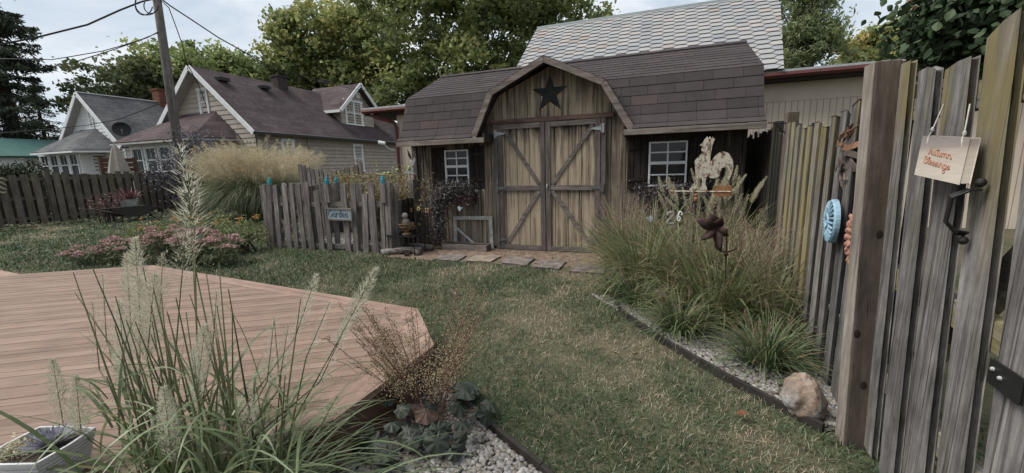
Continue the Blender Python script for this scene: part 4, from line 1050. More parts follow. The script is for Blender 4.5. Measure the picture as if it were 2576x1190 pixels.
# ================================================================== utility poles and wires
M['pole'] = wood('utility pole wood', (.09,.08,.07), (.18,.165,.15), (.27,.25,.23), 'z', blotch=.3, bumps=.3, fine=14)
up_ = thing('utility_pole', 'tall weathered wooden utility pole rising in front of the bungalow', 'utility pole', (-15.2,4.6,0))
base = PX(461,470,-15.3); base[2] = 0; tp = PX(395,0,-15.3); dirp = (tp-base)/np.linalg.norm(tp-base)
ptop = base+dirp*10.2
b = MB(); b.tube([base, base+dirp*5, ptop], [.165,.145,.12], 12); b.build('pole', M['pole'], up_, smooth=True)
b = MB(); b.bar(ptop-dirp*.5+np.array([-1.0,0,0]), ptop-dirp*.5+np.array([1.0,0,0]), .1, .12); b.build('crossarm', M['pole'], up_)
wire_m = plain('black cable', (.03,.03,.032), .6, .1, 5)
def wire(pts_px, ds, r, lab):
    """wire through image directions at given distances, sagging between"""
    P = [PD(x, y, d) for (x, y), d in zip(pts_px, ds)]
    out_ = []
    for i in range(len(P)-1):
        for t in np.linspace(0, 1, 9)[:-1]: out_.append(P[i]*(1-t)+P[i+1]*t)
    out_.append(P[-1]); b = MB(); b.tube(out_, r, 5); return tag(b.build('power_line', wire_m), lab, 'cable')
Dp = float(np.linalg.norm((base-CAM)[:2]))
wire([(400,-6),(356,4),(300,26),(220,62),(100,92),(0,112),(-160,140)], [Dp,Dp,Dp,Dp,Dp+1,Dp+1,Dp+2], .03, 'thick cable sagging from the pole top down to the left past the conifer')
wire([(404,-4),(430,16),(470,42),(550,95),(622,135),(700,180),(760,213)], [Dp,Dp,Dp,Dp+1,Dp+2,Dp+4,Dp+6], .026, 'service cable running from the pole top to the tan house roof')
wire([(404,0),(425,20),(440,60),(458,110),(468,155),(500,215),(520,270)], [Dp,Dp,Dp,Dp+.5,Dp+1,Dp+2,Dp+3], .016, 'thin cable dropping steeply from the pole to the gable')
wire([(398,80),(370,95),(330,108),(260,128),(180,142),(130,150),(0,148),(-100,150)], [Dp,Dp,Dp+.5,Dp+1,Dp+2,Dp+3,Dp+4,Dp+5], .016, 'thin cable from mid pole running left, upper of a pair')
wire([(398,82),(340,106),(270,130),(190,155),(140,166),(60,190),(-60,215)], [Dp,Dp+.5,Dp+1,Dp+2,Dp+3,Dp+4,Dp+5], .016, 'thin cable from mid pole drooping left, lower of a pair')
wire([(430,250),(300,300),(220,315),(120,325),(0,335)], [Dp,Dp+1,Dp+2,Dp+3,Dp+4], .014, 'thin cable crossing the gable of the white house')
wire([(1052,232),(980,237),(880,222),(790,200),(700,172)], [22,23,24,25,26], .012, 'thin cable above the dormer in front of the maple')
lp = MB()
for cx_, cy_, rx, ry in ((362,12,22,26), (370,8,30,30), (380,14,18,20)):
    lp.tube([PD(cx_+rx*math.cos(a), cy_+ry*math.sin(a), Dp-.3) for a in np.linspace(.2, 3.6, 12)], .018, 5)
tag(lp.build('cable_loop', wire_m), 'coiled slack cable loops hanging beside the top of the pole', 'cable')
p2 = thing('utility_pole', 'short dark utility pole far off between the right hand trees', 'utility pole', tuple(PD(2124,190,40)*np.array([1,1,0])))
b = MB(); q = PD(2124,210,40); q1 = PD(2129,98,40); b.tube([(q[0],q[1],0), q, q1], .15, 8); b.build('pole', M['pole'], p2)
b = MB(); q2 = q1-(0,0,.5); b.bar(q2-RT*.5, q2+RT*.5, .12, .12); b.build('crossarm', M['pole'], p2)

# ================================================================== trees
def leafcol(name, stops, trans=.42): return foliage(name, stops, trans, .6, .25)
M['lf_maple'] = leafcol('maple leaves', [(0, (0.085,0.106,0.051)), (.3, (0.171,0.213,0.085)), (.6, (0.287,0.323,0.128)), (.85, (0.439,0.427,0.171)), (1, (0.586,0.451,0.195))])
M['lf_mid'] = leafcol('mixed autumn leaves', [(0, (0.083,0.108,0.054)), (.35, (0.194,0.255,0.102)), (.7, (0.375,0.420,0.174)), (1, (0.750,0.599,0.269))])
M['lf_far'] = leafcol('far leaves', [(0, (.07,.085,.05)), (.4, (.14,.17,.085)), (.75, (.22,.23,.11)), (1, (.34,.27,.13))])
M['lf_spruce'] = leafcol('spruce needles', [(0, (0.032,0.042,0.032)), (.5, (0.072,0.094,0.062)), (.85, (0.131,0.156,0.094)), (1, (0.234,0.222,0.143))], .1)
M['lf_willow'] = leafcol('grey green leaves', [(0, (0.097,0.133,0.072)), (.4, (0.206,0.254,0.133)), (.75, (0.338,0.386,0.193)), (1, (0.509,0.509,0.242))])
M['lf_pink'] = leafcol('thin pinkish leaves', [(0, (0.217,0.155,0.109)), (.5, (0.341,0.256,0.186)), (1, (0.465,0.357,0.248))])
M['lf_near'] = leafcol('dark glossy leaves', [(0, (0.019,0.031,0.016)), (.5, (0.043,0.074,0.034)), (1, (0.093,0.132,0.062))], .2)
M['bark'] = wood('tree bark', (.03,.025,.02), (.075,.062,.05), (.12,.10,.085), 'z', blotch=.5, fine=10)
def tree(name, label, base, blobs, ncl, nlf, ls, cr, mat, trunk_r, group=None, tmean=.45, gapz=.7, limbs=26, aspect=.7):
    root = thing(name, label, 'tree', tuple(base), group)
    base = np.array(base, float); C_, Rr = [np.array([b_[0] for b_ in blobs]), np.array([b_[1] for b_ in blobs])]
    wgt = np.array([r_[0]*r_[2] for r_ in Rr]); wgt = wgt/wgt.sum(); idx = rng.choice(len(blobs), ncl, p=wgt)
    d = unit(rng.normal(size=(ncl,3))); rad = rng.uniform(.45, 1.0, ncl)**.6*rng.uniform(.88, 1.1, ncl)
    cc = C_[idx]+d*Rr[idx]*rad[:,None]
    ct = tmean+rng.normal(size=ncl)*.13+.13*d[:,2]
    own = rng.integers(0, ncl, nlf); crr = cr*rng.uniform(.6, 1.35, ncl)
    P = cc[own]+rng.normal(size=(nlf,3))*crr[own][:,None]*np.array([.6,.6,.38])
    t = np.clip(ct[own]+rng.normal(size=nlf)*.12, 0, 1)
    build_np('crown', [leaves(P, ls, aspect, t, up=.5)], mat, root)
    top = C_.mean(0); b = MB(); fork = base+(top-base)*np.array([.9,.9,.55])
    mid = (base+fork)/2+rng.normal(size=3)*.15
    b.tube([base, mid, fork, top+np.array([0,0,Rr[:,2].mean()*.3])], [trunk_r, trunk_r*.8, trunk_r*.62, trunk_r*.2], 9)
    for k in range(limbs):
        c1 = cc[rng.integers(0, ncl)]; f = rng.uniform(.35, 1); s_ = base+(fork-base)*f if rng.uniform() < .5 else fork+(top-fork)*rng.uniform(0, .8)
        m_ = (s_+c1)/2+np.array([0,0,.12*np.linalg.norm(c1-s_)]); b.tube([s_, m_, c1], [trunk_r*.30, trunk_r*.16, trunk_r*.04], 5)
    b.build('trunk', M['bark'], root, smooth=True)
    return root
def blob(px, py, D, rx, rz, ry=None, k=1): return (PD(px, py, D*k), np.array([rx, ry or rx, rz])*k)
def gnd(px, D): q = PD(px, 400, D); return (q[0], q[1], 0)
# big maples behind the shed
tree('maple_tree', 'large dense maple right behind the shed with yellowing crown', gnd(1150,38), [blob(1060,70,27,4.2,3.4, k=1.4), blob(1240,60,27,4.4,3.6, k=1.4), blob(1400,90,28,3.6,3.4, k=1.4), blob(1150,-80,27,5.5,3.5, k=1.4), blob(1330,-60,28,4.6,3.2, k=1.4), blob(1180,200,26,4.2,2.2, k=1.4), blob(1020,215,26,2.6,1.9, k=1.4), blob(1330,215,27,3,2.2, k=1.4)], 620, 46000, .40, .85, M['lf_maple'], .42, 'leafy trees behind the houses and shed', .42)
tree('maple_tree', 'rounded maple with lighter leaves just left of the largest maple', gnd(830,44), [blob(820,120,31,3.4,2.8, k=1.42), blob(730,160,31,2.0,1.8, k=1.42), blob(900,130,30,3.0,3.0, k=1.42), blob(780,60+30,31,2.2,1.6, k=1.42), blob(940,220,29,2.8,2.0, k=1.42), blob(860,230,30,3,1.8, k=1.42), blob(720,240,31,2.0,1.3, k=1.42)], 420, 28000, .40, .82, M['lf_maple'], .36, 'leafy trees behind the houses and shed', .50)
tree('maple_tree', 'low wide tree behind the tan house roof', gnd(560,44), [blob(520,195,44,4.5,2.6), blob(600,210,44,4.2,2.3), blob(440,200,44,3.2,2.6), blob(640,235,44,3,1.8), blob(560,180,45,3.4,2.0)], 330, 17000, .34, .62, M['lf_mid'], .35, 'leafy trees behind the houses and shed', .38)
tree('maple_tree', 'thin crowned tree with sky gaps behind the white house ridge', gnd(330,44), [blob(300,238,44,3.4,2.8), blob(365,228,44,3.4,2.6), blob(260,253,44,2.2,1.6), blob(330,278,44,4,1.8), blob(400,258,44,2.6,2.4)], 190, 8500, .32, .62, M['lf_far'], .3, 'leafy trees behind the houses and shed', .36, limbs=50)
tree('willow_tree', 'tall grey green tree rising beside the right end of the slate roof', gnd(2040,24), [blob(2010,30,24,1.3,1.9), blob(2040,100,24,1.3,1.5), blob(1990,140,24,1.2,1.2), blob(2065,150,24,1.3,1.0), blob(2050,40,24,.9,1.1), blob(1995,-50,24,1.2,1.6), blob(2095,90,24,.45,.6)], 300, 13000, .20, .36, M['lf_willow'], .3, None, .5, aspect=.4)
tree('maple_tree', 'yellow green round tree behind the cream roof on the right', gnd(2220,27), [blob(2190,125,27,1.2,.9), blob(2250,115,27,1.3,1.1), blob(2155,150,27,.8,.8), blob(2300,150,27,1.3,.9), blob(2220,165,27,1.6,.7)], 200, 9000, .24, .38, M['lf_mid'], .3, 'leafy trees behind the houses and shed', .66)
tree('ash_tree', 'sparse pinkish tan tree beside the dark overhanging branches', gnd(2330,30), [blob(2310,60,30,1.0,1.5), blob(2340,110,30,1.3,1.2), blob(2290,95,30,.8,1.0)], 120, 3000, .2, .4, M['lf_pink'], .25, None, .5, limbs=45)
# spruce at the far left
def spruce(label, base, H, Rb, n, lean=(0,0), spray=34):
    root = thing('spruce_tree', label, 'tree', tuple(base)); base = np.array(base, float); b = MB()
    ax = np.array([lean[0], lean[1], 1.0])
    b.tube([base, base+ax*H*.5, base+ax*H], [H*.022, H*.014, .02], 8); b.build('trunk', M['bark'], root)
    Ps, Ds, Ts = [], [], []; br = MB()
    for k in range(n):
        f = rng.uniform(.08, .985)**.9; s_ = base+ax*H*f; L = Rb*(1-f)**.75*rng.uniform(.55, 1.15)+.25; a = rng.uniform(0, 6.283)
        h = np.array([math.cos(a), math.sin(a), 0]); t = np.linspace(0, 1, 6)
        pts = s_+h*L*t[:,None]+np.array([0,0,1.0])*((.10-.55*t+.42*t*t)*L*.75)[:,None]
        br.tube(pts, [.05*(1-.85*q)*H/14 for q in t], 4, False)
        m = int(2.8*spray*(.4+L/Rb)); u = rng.uniform(.12, 1.02, m)
        P = np.stack([np.interp(u, t, pts[:,j]) for j in range(3)], 1)
        sd = np.cross(h, [0,0,1.0]); off = rng.normal(size=m)*.30*L*(.25+.35*(1-u))
        P = P+sd*off[:,None]+np.array([0,0,-1.0])*np.abs(rng.normal(size=m)*.16)[:,None]-h*np.abs(off)[:,None]*.4
        Ps.append(P); Ds.append(np.tile(h*.6+np.array([0,0,-.55]), (m,1))+sd*np.sign(off)[:,None]*.5)
        Ts.append(np.clip(.35+.3*rng.normal()*.5+rng.normal(size=m)*.16+.25*(u-.5), 0, 1))
    br.build('branch', M['bark'], root)
    P, D_, T = np.concatenate(Ps), np.concatenate(Ds), np.concatenate(Ts)
    build_np('crown', [leaves(P, .27*H/15, .30, T, dirs=D_)], M['lf_spruce'], root)
    return root
spruce('tall dark spruce at the left edge with wispy drooping branches', gnd(52,46), 21, 4.0, 210, spray=44)
spruce('smaller dark spruce behind the white house left gable', gnd(125,50), 9.5, 3.0, 110, spray=36)
spruce('dark conifer low behind the white garage', gnd(-10,52), 12, 4.0, 110, spray=40)
# ================================================================== stroke lettering
def arc(cx, cy, rx, ry, a0, a1, n=10):
    return [(cx+rx*math.cos(R(a)), cy+ry*math.sin(R(a))) for a in np.linspace(a0, a1, n)]
GL = {'G': (.72, [arc(.38,.5,.34,.5,40,330)+[(.70,.42),(.45,.42)]]),
 'a': (.52, [arc(.25,.30,.21,.30,20,340), [(.46,.58),(.46,.06),(.52,.0)]]), 'r': (.42, [[(.1,.58),(.1,0)], [(.1,.38)]+arc(.28,.38,.17,.2,150,50), [(.0,0),(.2,0)]]),
 'd': (.56, [arc(.25,.30,.21,.30,20,340), [(.36,1),(.47,1),(.47,.0),(.56,0)]]), 'e': (.50, [[(.05,.32),(.43,.32)]+arc(.24,.30,.2,.3,5,320)]),
 'n': (.58, [[(.02,.58),(.1,.58),(.1,0)], [(.1,.40)]+arc(.28,.38,.17,.2,160,0)+[(.45,0)], [(.0,0),(.2,0)], [(.36,0),(.55,0)]]),
 'A': (.62, [[(-.05,.12),(.0,.0),(.1,.1),(.32,1.0),(.38,.5),(.45,0),(.62,.12)], [(.08,.36),(.5,.42)]]),
 'u': (.52, [[(.02,.55),(.05,.15)]+arc(.18,.14,.13,.14,190,340)+[(.36,.55),(.36,.12),(.44,.0),(.55,.15)]]),
 't': (.34, [[(.18,.95),(.12,.1),(.22,.0),(.36,.12)], [(-.12,.72),(.4,.80)]]),
 'm': (.80, [[(.04,.5),(.06,0)], [(.06,.3)]+arc(.19,.36,.13,.2,160,0)+[(.32,0)], [(.32,.3)]+arc(.46,.36,.13,.2,160,0)+[(.60,.08),(.7,0),(.82,.14)]]),
 'k': (.56, [[(.04,.5),(.06,0)], [(.06,.3)]+arc(.21,.36,.14,.2,160,0)+[(.36,.08),(.44,0),(.58,.12)]]),
 'B': (.62, [[(.08,0),(.1,.55),(.14,1.0)], [(.0,.86)]+arc(.28,.76,.24,.22,110,-80)+arc(.28,.28,.28,.27,80,-120)]),
 'l': (.30, [[(.0,.1),(.2,.75)]+arc(.18,.88,.08,.12,-10,190)+[(.08,.1),(.16,0),(.30,.12)]]),
 'E': (.44, [[(.0,.14),(.2,.30)]+arc(.2,.36,.13,.2,-20,180)+arc(.2,.22,.15,.22,170,330)]),
 's': (.40, [[(.0,.08),(.24,.58),(.30,.3),(.28,.08),(.12,-.02),(.02,.08)], [(.24,.05),(.42,.14)]]),
 'i': (.26, [[(.04,.5),(.06,.1),(.14,0),(.28,.14)], [(.09,.78),(.10,.82)]]),
 'g': (.50, [arc(.2,.28,.17,.27,30,330), [(.38,.55),(.36,-.3)]+arc(.18,-.34,.18,.22,0,-200)+[(.5,.1)]])}
def letters(mb, text, P, h, r, gap=.06, n=4):
    x = 0
    for ch in text:
        w_, st = GL[ch]
        for s_ in st: mb.tube([P(x+a*h, c*h) for a, c in s_], r, n, t=.5)
        x += (w_+gap)*h
    return x
# ================================================================== picket garden enclosure
gf = thing('garden_fence', 'rough grey picket fence of uneven boards enclosing the vegetable patch', 'fence', (-2.8,-.78,0))
picks = [(110,160,40,372,0),(150,185,36,376,0),(200,248,40,378,0),(278,328,42,366,0),(335,388,40,360,0),(393,450,44,363,0),(455,515,52,358,0),(545,598,44,425,0),(610,662,42,388,0),(690,728,44,366,1),(765,815,44,362,0),(850,880,36,362,0),(905,925,44,370,1),(948,960,42,450,0),(1000,1040,52,362,0),(1095,1110,34,352,0),(1138,1150,48,352,0),(1205,1210,40,364,1)]
for k, (zt, zb_, wz, zy, bk) in enumerate(picks):
    yb = -.80 if not bk else -.715
    a = PY((750+zt/2.768)/1.19255, (420+zy/2.768)/1.19255, yb); c = PY((750+zb_/2.768)/1.19255, (420+900/2.768)/1.19255, yb)
    w2 = wz*.00108+random.uniform(-.004,.006); b = MB(); q = random.uniform(-.018,.018)
    x0, x1, zt_ = c[0], a[0], a[2]; xm = (x0+x1)/2+random.uniform(-.008,.008); zm = zt_*.55
    b.prism([(x0-w2,yb,-.02), (x0+w2*.95,yb,-.02), (xm+w2+random.uniform(-.006,.006),yb,zm), (x1+w2*.9,yb,zt_+q), (x1+random.uniform(-.3,.3)*w2,yb,zt_+random.uniform(0,.02)), (x1-w2*.95,yb,zt_-q), (xm-w2+random.uniform(-.006,.006),yb,zm)], (0,.022,0))
    b.build('picket', M['picket'], gf, bevel=.004)
for z, h in ((.77,.075),(.075,.075)):
    for xa, xb in ((-4.12,-3.06),(-3.03,-1.47)):
        b = MB(); b.bar((xa,-.755,z+random.uniform(-.01,.01)), (xb,-.755,z+.02), .035, h); b.build('fence_rail', M['grey_wood_x'], gf)
for (x0,z0),(x1,z1) in (((-3.98,.65),(-3.2,.12)),((-3.95,.14),(-3.35,.62))):
    b = MB(); b.bar((x0,-.765,z0), (x1,-.765,z1), .018, .06); b.build('gate_brace', M['grey_wood_x'], gf)
for k, (x, y, h) in enumerate(((-4.12,-.72,1.08),(-3.04,-.72,1.08),(-1.50,-.74,1.11),(-1.52,-.05,1.13),(-4.14,.9,1.2))):
    b = MB(); b.box(x-.045, x+.045, y-.04, y+.04, 0, h); b.build('post', M['picket'], gf, bevel=.004)
for k in range(5):        # return to the shed
    y = -.62+k*.125; b = MB(); b.box(-1.505, -1.487, y-.05, y+.05, .0, .80+.06*random.random()); b.build('picket', M['dark_fence'] if k > 1 else M['picket'], gf, bevel=.003)
b = MB(); b.box(-1.53,-1.506,-.72,-.06,.66,.75); b.build('fence_rail', M['grey_wood_x'], gf)
for k in range(14):       # left return
    y = -.6+k*.155; b = MB(); b.box(-4.17, -4.15, y-.05, y+.05, 0, 1.0+.06*random.random()); b.build('picket', M['picket'], gf, bevel=.003)
# white gravel inside
b = MB(); b.poly([(-4.1,-.66,.006), (-1.55,-.66,.006), (-1.55,.8,.006), (-4.1,.8,.006)]); struct(b.build('gravel_patch', M['gravel']))
P = scatter([(-4.05,-.62),(-1.6,-.62),(-1.6,.1),(-4.05,.1)], 1500, .018); o = build_np('pebbles', [pebbles(P, rng.uniform(.015,.03,len(P)))], M['pebble'], smooth=True); stuff(o); o['label'] = 'white pebbles inside the picket garden enclosure'
# rear scalloped fence
rfn = thing('wooden_fence', 'tall weathered fence with scalloped top behind the picket garden', 'fence', (-4.2,.95,0))
for k in range(15):
    x = -5.05+k*.118; u_ = (k/14-.5)*2; b = MB(); b.box(x-.048, x+.048, .95, .97, 0, 1.33+.14*u_*u_+random.uniform(-.02,.02)); b.build('board', M['picket'], rfn, bevel=.003)
for k in range(14):
    x = -4.99+k*.118; b = MB(); b.box(x-.045, x+.045, 1.0, 1.02, 0, 1.26+.1*((k/13-.5)*2)**2); b.build('back_board', M['dark_fence'], rfn)
b = MB(); b.box(-5.1,-3.35,.972,.998,1.05,1.13); b.build('rail', M['grey_wood_x'], rfn)
# glass insulators
s = Mt('turquoise glass', .08, .5); s.base((.06,.36,.44)); s.b.inputs['Transmission Weight'].default_value = .25; M['teal'] = s.m
spots = [(678,460,-.76,'turquoise glass insulator on the leftmost post of the picket fence'),(822,458,-.79,'turquoise glass insulator left of the one beside it, mid picket fence'),(846,455,-.60,'small turquoise glass insulator standing a little further back'),(963,456,-.79,'turquoise glass insulator on the right post near the tomatoes')]
for x, y, Y, lab in spots:
    q = PY(x, y, Y); z0 = q[2]-.028; c = (q[0], Y, z0); t_ = thing('glass_insulator', lab, 'insulator', c, 'turquoise insulators on the picket fence')
    b = MB(); k = .85 if Y > -.7 else 1
    b.lathe(c, [(.036*k,0),(.038*k,.03*k),(.030*k,.034*k),(.034*k,.042*k),(.033*k,.066*k),(.024*k,.072*k),(.026*k,.090*k),(.020*k,.106*k),(.006*k,.11*k)], 16); b.build('insulator_body', M['teal'], t_, smooth=False)
    pb = MB(); pb.box(c[0]-.045, c[0]+.045, Y-.035, Y+.035, z0-.30, z0-.002); pb.build('post_cap', M['picket'], t_)
# garden sign
sg = thing('garden_sign', 'small framed blue grey board sign reading Garden on the picket fence', 'sign', (-2.4,-.83,.62))
b = MB(); b.box(-2.64,-2.16,-.835,-.825,.545,.70); b.build('sign_board', plain('blue grey sign paint', (.30,.37,.42), .7, .2, 12), sg)
b = MB(); b.box(-2.665,-2.135,-.852,-.822,.701,.722); b.box(-2.665,-2.135,-.852,-.822,.523,.544); b.box(-2.665,-2.641,-.85,-.822,.545,.70); b.box(-2.159,-2.135,-.85,-.822,.545,.70); b.build('sign_frame', M['grey_wood_x'], sg)
b = MB(); letters(b, 'Garden', lambda u, v: (-2.61+u, -.837, .578+v), .105, .0055, .10); b.build('lettering', plain('dark slate lettering', (.045,.065,.08), .7, .2, 10), sg)
# ================================================================== tomato plants
tm = thing('tomato_plant', 'dry straggly tomato plants with green fruit in ring cages behind the pickets', 'tomato plant', (-2.3,.1,0))
M['cane'] = plain('yellow cane', (.30,.25,.13), .7, .2, 10); M['twig'] = foliage('dry tomato leaves', [(0,(.20,.145,.085)),(.4,(.32,.26,.15)),(.75,(.26,.25,.13)),(1,(.15,.18,.08))], .25)
M['stem'] = plain('tan stems', (.23,.18,.10), .8, .25, 10)
for cx_, cy_ in ((-2.55,.15),(-2.0,.1)):
    for z in (.5,.85,1.22):
        b = MB(); b.tube([(cx_+.30*math.cos(a), cy_+.26*math.sin(a), z+.02*math.sin(2*a)) for a in np.linspace(0,6.283,25)], .008, 5); b.build('cage_ring', M['cane'], tm)
    for a in range(4):
        b = MB(); b.tube([(cx_+.24*math.cos(a*1.57+.6), cy_+.22*math.sin(a*1.57+.6), 0), (cx_+.31*math.cos(a*1.57+.6), cy_+.27*math.sin(a*1.57+.6), 1.25)], .008, 5); b.build('cage_leg', M['cane'], tm)
n = 230; bs = np.stack([rng.uniform(-2.85,-1.7,n), rng.uniform(-.05,.3,n), np.zeros(n)],1); d0 = np.stack([rng.normal(size=n)*.22, rng.normal(size=n)*.2, np.ones(n)],1)
rib, pts = ribbons(bs, d0, rng.uniform(.9,1.5,n), .011, rng.uniform(.2,1.0,n), 9, None, wob=.12, taper=False); build_np('stems', [rib], M['stem'], tm)
own = rng.integers(0, n, 13000); k = rng.integers(3, 10, 13000); P = pts[own, k]+rng.normal(size=(13000,3))*.062; P[:,2] = np.minimum(P[:,2], 1.47)
build_np('foliage', [leaves(P, .05, .38)], M['twig'], tm)
M['tomg'] = plain('green tomato', (.30,.36,.12), .35, .15, 8); M['tomr'] = plain('red tomato', (.38,.09,.05), .35, .15, 8)
for x, y, m_ in ((968,437,'tomg'),(978,436,'tomg'),(1058,425,'tomg'),(1076,422,'tomg'),(895,480,'tomr'),(1000,428,'tomg'),(1055,565,'tomg'),(940,470,'tomr')):
    x = min(x, 1030) if m_ == 'tomg' and y < 500 and x > 1040 else x
    q = PY(x, y, -.12); b = MB(); b.ball(q, (.032,.032,.028), 10, 8); b.build('tomato', M[m_], tm, smooth=True)
b = MB(); q = (-3.25,.3,.78); P = np.array(q)+np.array([0,0,.32])+rng.normal(size=(420,3))*np.array([.10,.09,.10]); 
pp = thing('pepper_plant', 'small orange and green leafed plant between two turquoise insulators', 'plant', (q[0],q[1],0)); build_np('foliage', [leaves(P, .05, .5)], foliage('orange green leaves', [(0,(.10,.13,.05)),(.5,(.18,.17,.06)),(.8,(.33,.16,.06)),(1,(.40,.2,.07))]), pp)
b = MB(); b.tube([(q[0],q[1],0), (q[0]+.02,q[1],.6), (q[0],q[1],1.1)], .012, 6); b.build('stem', M['stem'], pp)
# ================================================================== objects along the shed's left wall
# metal winged ornament at the corner
ow = thing('metal_ornament', 'grey metal ornament with curling wing like fins at the shed left corner', 'ornament', (-1.5,-.06,1.35))
def plate(mb, pts, Pf, th=.004, bulge=0):
    P = [np.array(Pf(u, v)) for u, v in pts]; mb.prism(P, np.array(Pf(0,0))*0+np.array([0,th,0]))
Pz = lambda zx, zy, Y=-.09: PY((1180+zx/3.4)/1.19255, (450+zy/3.4)/1.19255, Y)
for k, pts in enumerate(([(140,-8),(160,20),(180,60),(186,100),(170,92),(150,55)], [(215,68),(224,98),(208,150),(186,176),(163,170),(165,140),(186,110),(200,100)], [(160,172),(186,178),(205,190),(200,208),(224,248),(196,240),(170,236),(150,260),(146,232),(128,216),(150,205)])):
    b = MB(); P = [Pz(u, v, -.09-.02*k) for u, v in pts]; b.prism(P, (0,.004,0)); b.build('fin', M['galv'] if k else M['rust_dark'], ow)
b = MB(); b.tube([Pz(175,250,-.07), (-1.47,-.03,1.2), (-1.47,-.02,1.1)], .006, 5); b.build('bracket', M['rust_dark'], ow)
# arched metal trellis with tiles
tr = thing('garden_trellis', 'black arched metal trellis panel with three sunflower tiles against the shed wall', 'trellis', (-1.34,-.22,0))
b = MB(); yT = -.20; xs0, xs1 = -1.52, -1.12
top = lambda u: .665+.035*math.sin(math.pi*u)
b.tube([(xs0,yT,0)]+[(xs0+(xs1-xs0)*u,yT,top(u)) for u in np.linspace(0,1,12)]+[(xs1,yT,0)], .008, 6)
b.tube([(xs0+(xs1-xs0)*u,yT,top(u)-.085) for u in np.linspace(0,1,12)], .006, 5); b.tube([(xs0,yT,.20),(xs1,yT,.20)], .006, 5); b.build('frame', M['black_iron'], tr)
for k in range(1, 9):
    u = k/9; b = MB(); b.tube([(xs0+(xs1-xs0)*u,yT,top(u)-.085), (xs0+(xs1-xs0)*u,yT,.20)], .0045, 5); b.build('bar', M['black_iron'], tr)
M['tile_o'] = plain('orange tile', (.62,.27,.16), .5, .15, 30); M['tile_y'] = plain('yellow tile', (.62,.52,.22), .5, .15, 30); M['seed'] = plain('brown seed', (.12,.06,.025), .7, .2, 30)
for k, u in enumerate((.10,.5,.90)):
    c = np.array([xs0+(xs1-xs0)*u, yT-.012, top(u)-.045]); b = MB()
    if k == 1: b.tube([c+np.array([0,.005,0]), c-np.array([0,.004,0])], .034, 16)
    else: b.prism([c+np.array(p) for p in ((-.034,0,-.036),(.034,0,-.036),(.036,0,.036),(-.036,0,.034))], (0,.008,0))
    t_ = b.build('tile', M['tile_y'] if k == 1 else M['tile_o'], tr); b = MB(); b.tube([c-np.array([0,.005,0]), c-np.array([0,.009,0])], .014 if k == 1 else .016, 10); b.build('flower_centre', M['seed'] if k == 1 else M['tile_r'] if 'tile_r' in M else M['seed'], t_)
    if k != 1:
        b = MB(); b.prism([c+np.array(p)-np.array([0,.006,0]) for p in ((-.034,0,.014),(.0,0,.03),(.034,0,.02),(.034,0,.034),(-.034,0,.033))], (0,.003,0)); b.build('petal', M['tile_y'], t_)
# plant stand, basket, figurine
st = thing('plant_stand', 'low black metal plant stand with slatted top in front of the pickets', 'plant stand', (-1.28,-.68,0))
q = [(-1.52,-.80),(-1.06,-.80),(-1.06,-.50),(-1.52,-.50)]
for k, (x, y) in enumerate(q):
    b = MB(); b.tube([(x,y,.0),(x,y,.30)], .009, 5); b.build('leg', M['black_iron'], st)
b = MB(); b.box(-1.54,-1.04,-.82,-.806,.29,.31); b.box(-1.54,-1.04,-.494,-.48,.29,.31); b.box(-1.54,-1.526,-.805,-.495,.29,.31); b.box(-1.054,-1.04,-.805,-.495,.29,.31)
for k in range(11): b.box(-1.50+k*.042, -1.488+k*.042, -.805, -.495, .297, .306)
b.build('stand_top', M['black_iron'], st)
b = MB(); b.tube([(-1.52,-.8,.09),(-1.06,-.8,.09)], .006, 5); b.tube([(-1.52,-.5,.09),(-1.06,-.5,.09)], .006, 5); b.build('stretcher', M['black_iron'], st)
bk = thing('wire_basket', 'rusty tan openwork metal urn basket on the plant stand', 'basket', (-1.27,-.66,.31))
cb = np.array([-1.27,-.66,.308]); M['rust_tan'] = rust('tan rusted wire', (.20,.13,.07), (.30,.20,.10), (.09,.06,.04))
b = MB(); b.lathe(cb, [(.075,0),(.07,.012),(.035,.03),(.03,.05),(.05,.06)], 16); b.build('foot', M['rust_tan'], bk)
b = MB()
for z, r_ in ((.065,.055),(.12,.105),(.165,.118)): b.tube([cb+np.array([r_*math.cos(a), r_*math.sin(a), z]) for a in np.linspace(0,6.283,21)], .007, 5)
for k in range(12):
    a = k*math.pi/6
    for s_ in (-1,1): b.tube([cb+np.array([.055*math.cos(a),.055*math.sin(a),.065]), cb+np.array([.095*math.cos(a+s_*.25),.095*math.sin(a+s_*.25),.11]), cb+np.array([.118*math.cos(a+s_*.5),.118*math.sin(a+s_*.5),.165])], .005, 4)
b.build('bowl', M['rust_tan'], bk)
for s_ in (-1,1):
    b = MB(); b.tube([cb+np.array([s_*(.11+.04*math.sin(t*3.14)), 0, .165-.09*t]) for t in np.linspace(0,1,8)], .006, 5); b.build('handle', M['rust_tan'], bk)
fg = thing('stone_figurine', 'small grey stone figure of two stacked rocks sitting in the wire basket', 'figurine', (-1.27,-.66,.4))
b = MB(); b.ball(cb+np.array([0,0,.175]), (.070,.058,.075), 14, 9, .04); b.build('body_stone', plain('brown grey stone', (.22,.19,.16), .9, .35, 18, bump=.4), fg, smooth=True)
b = MB(); b.ball(cb+np.array([-.01,0,.288]), (.048,.045,.044), 14, 9, .05); b.build('head_stone', plain('pale grey stone', (.40,.38,.36), .9, .3, 18, bump=.4), fg, smooth=True)
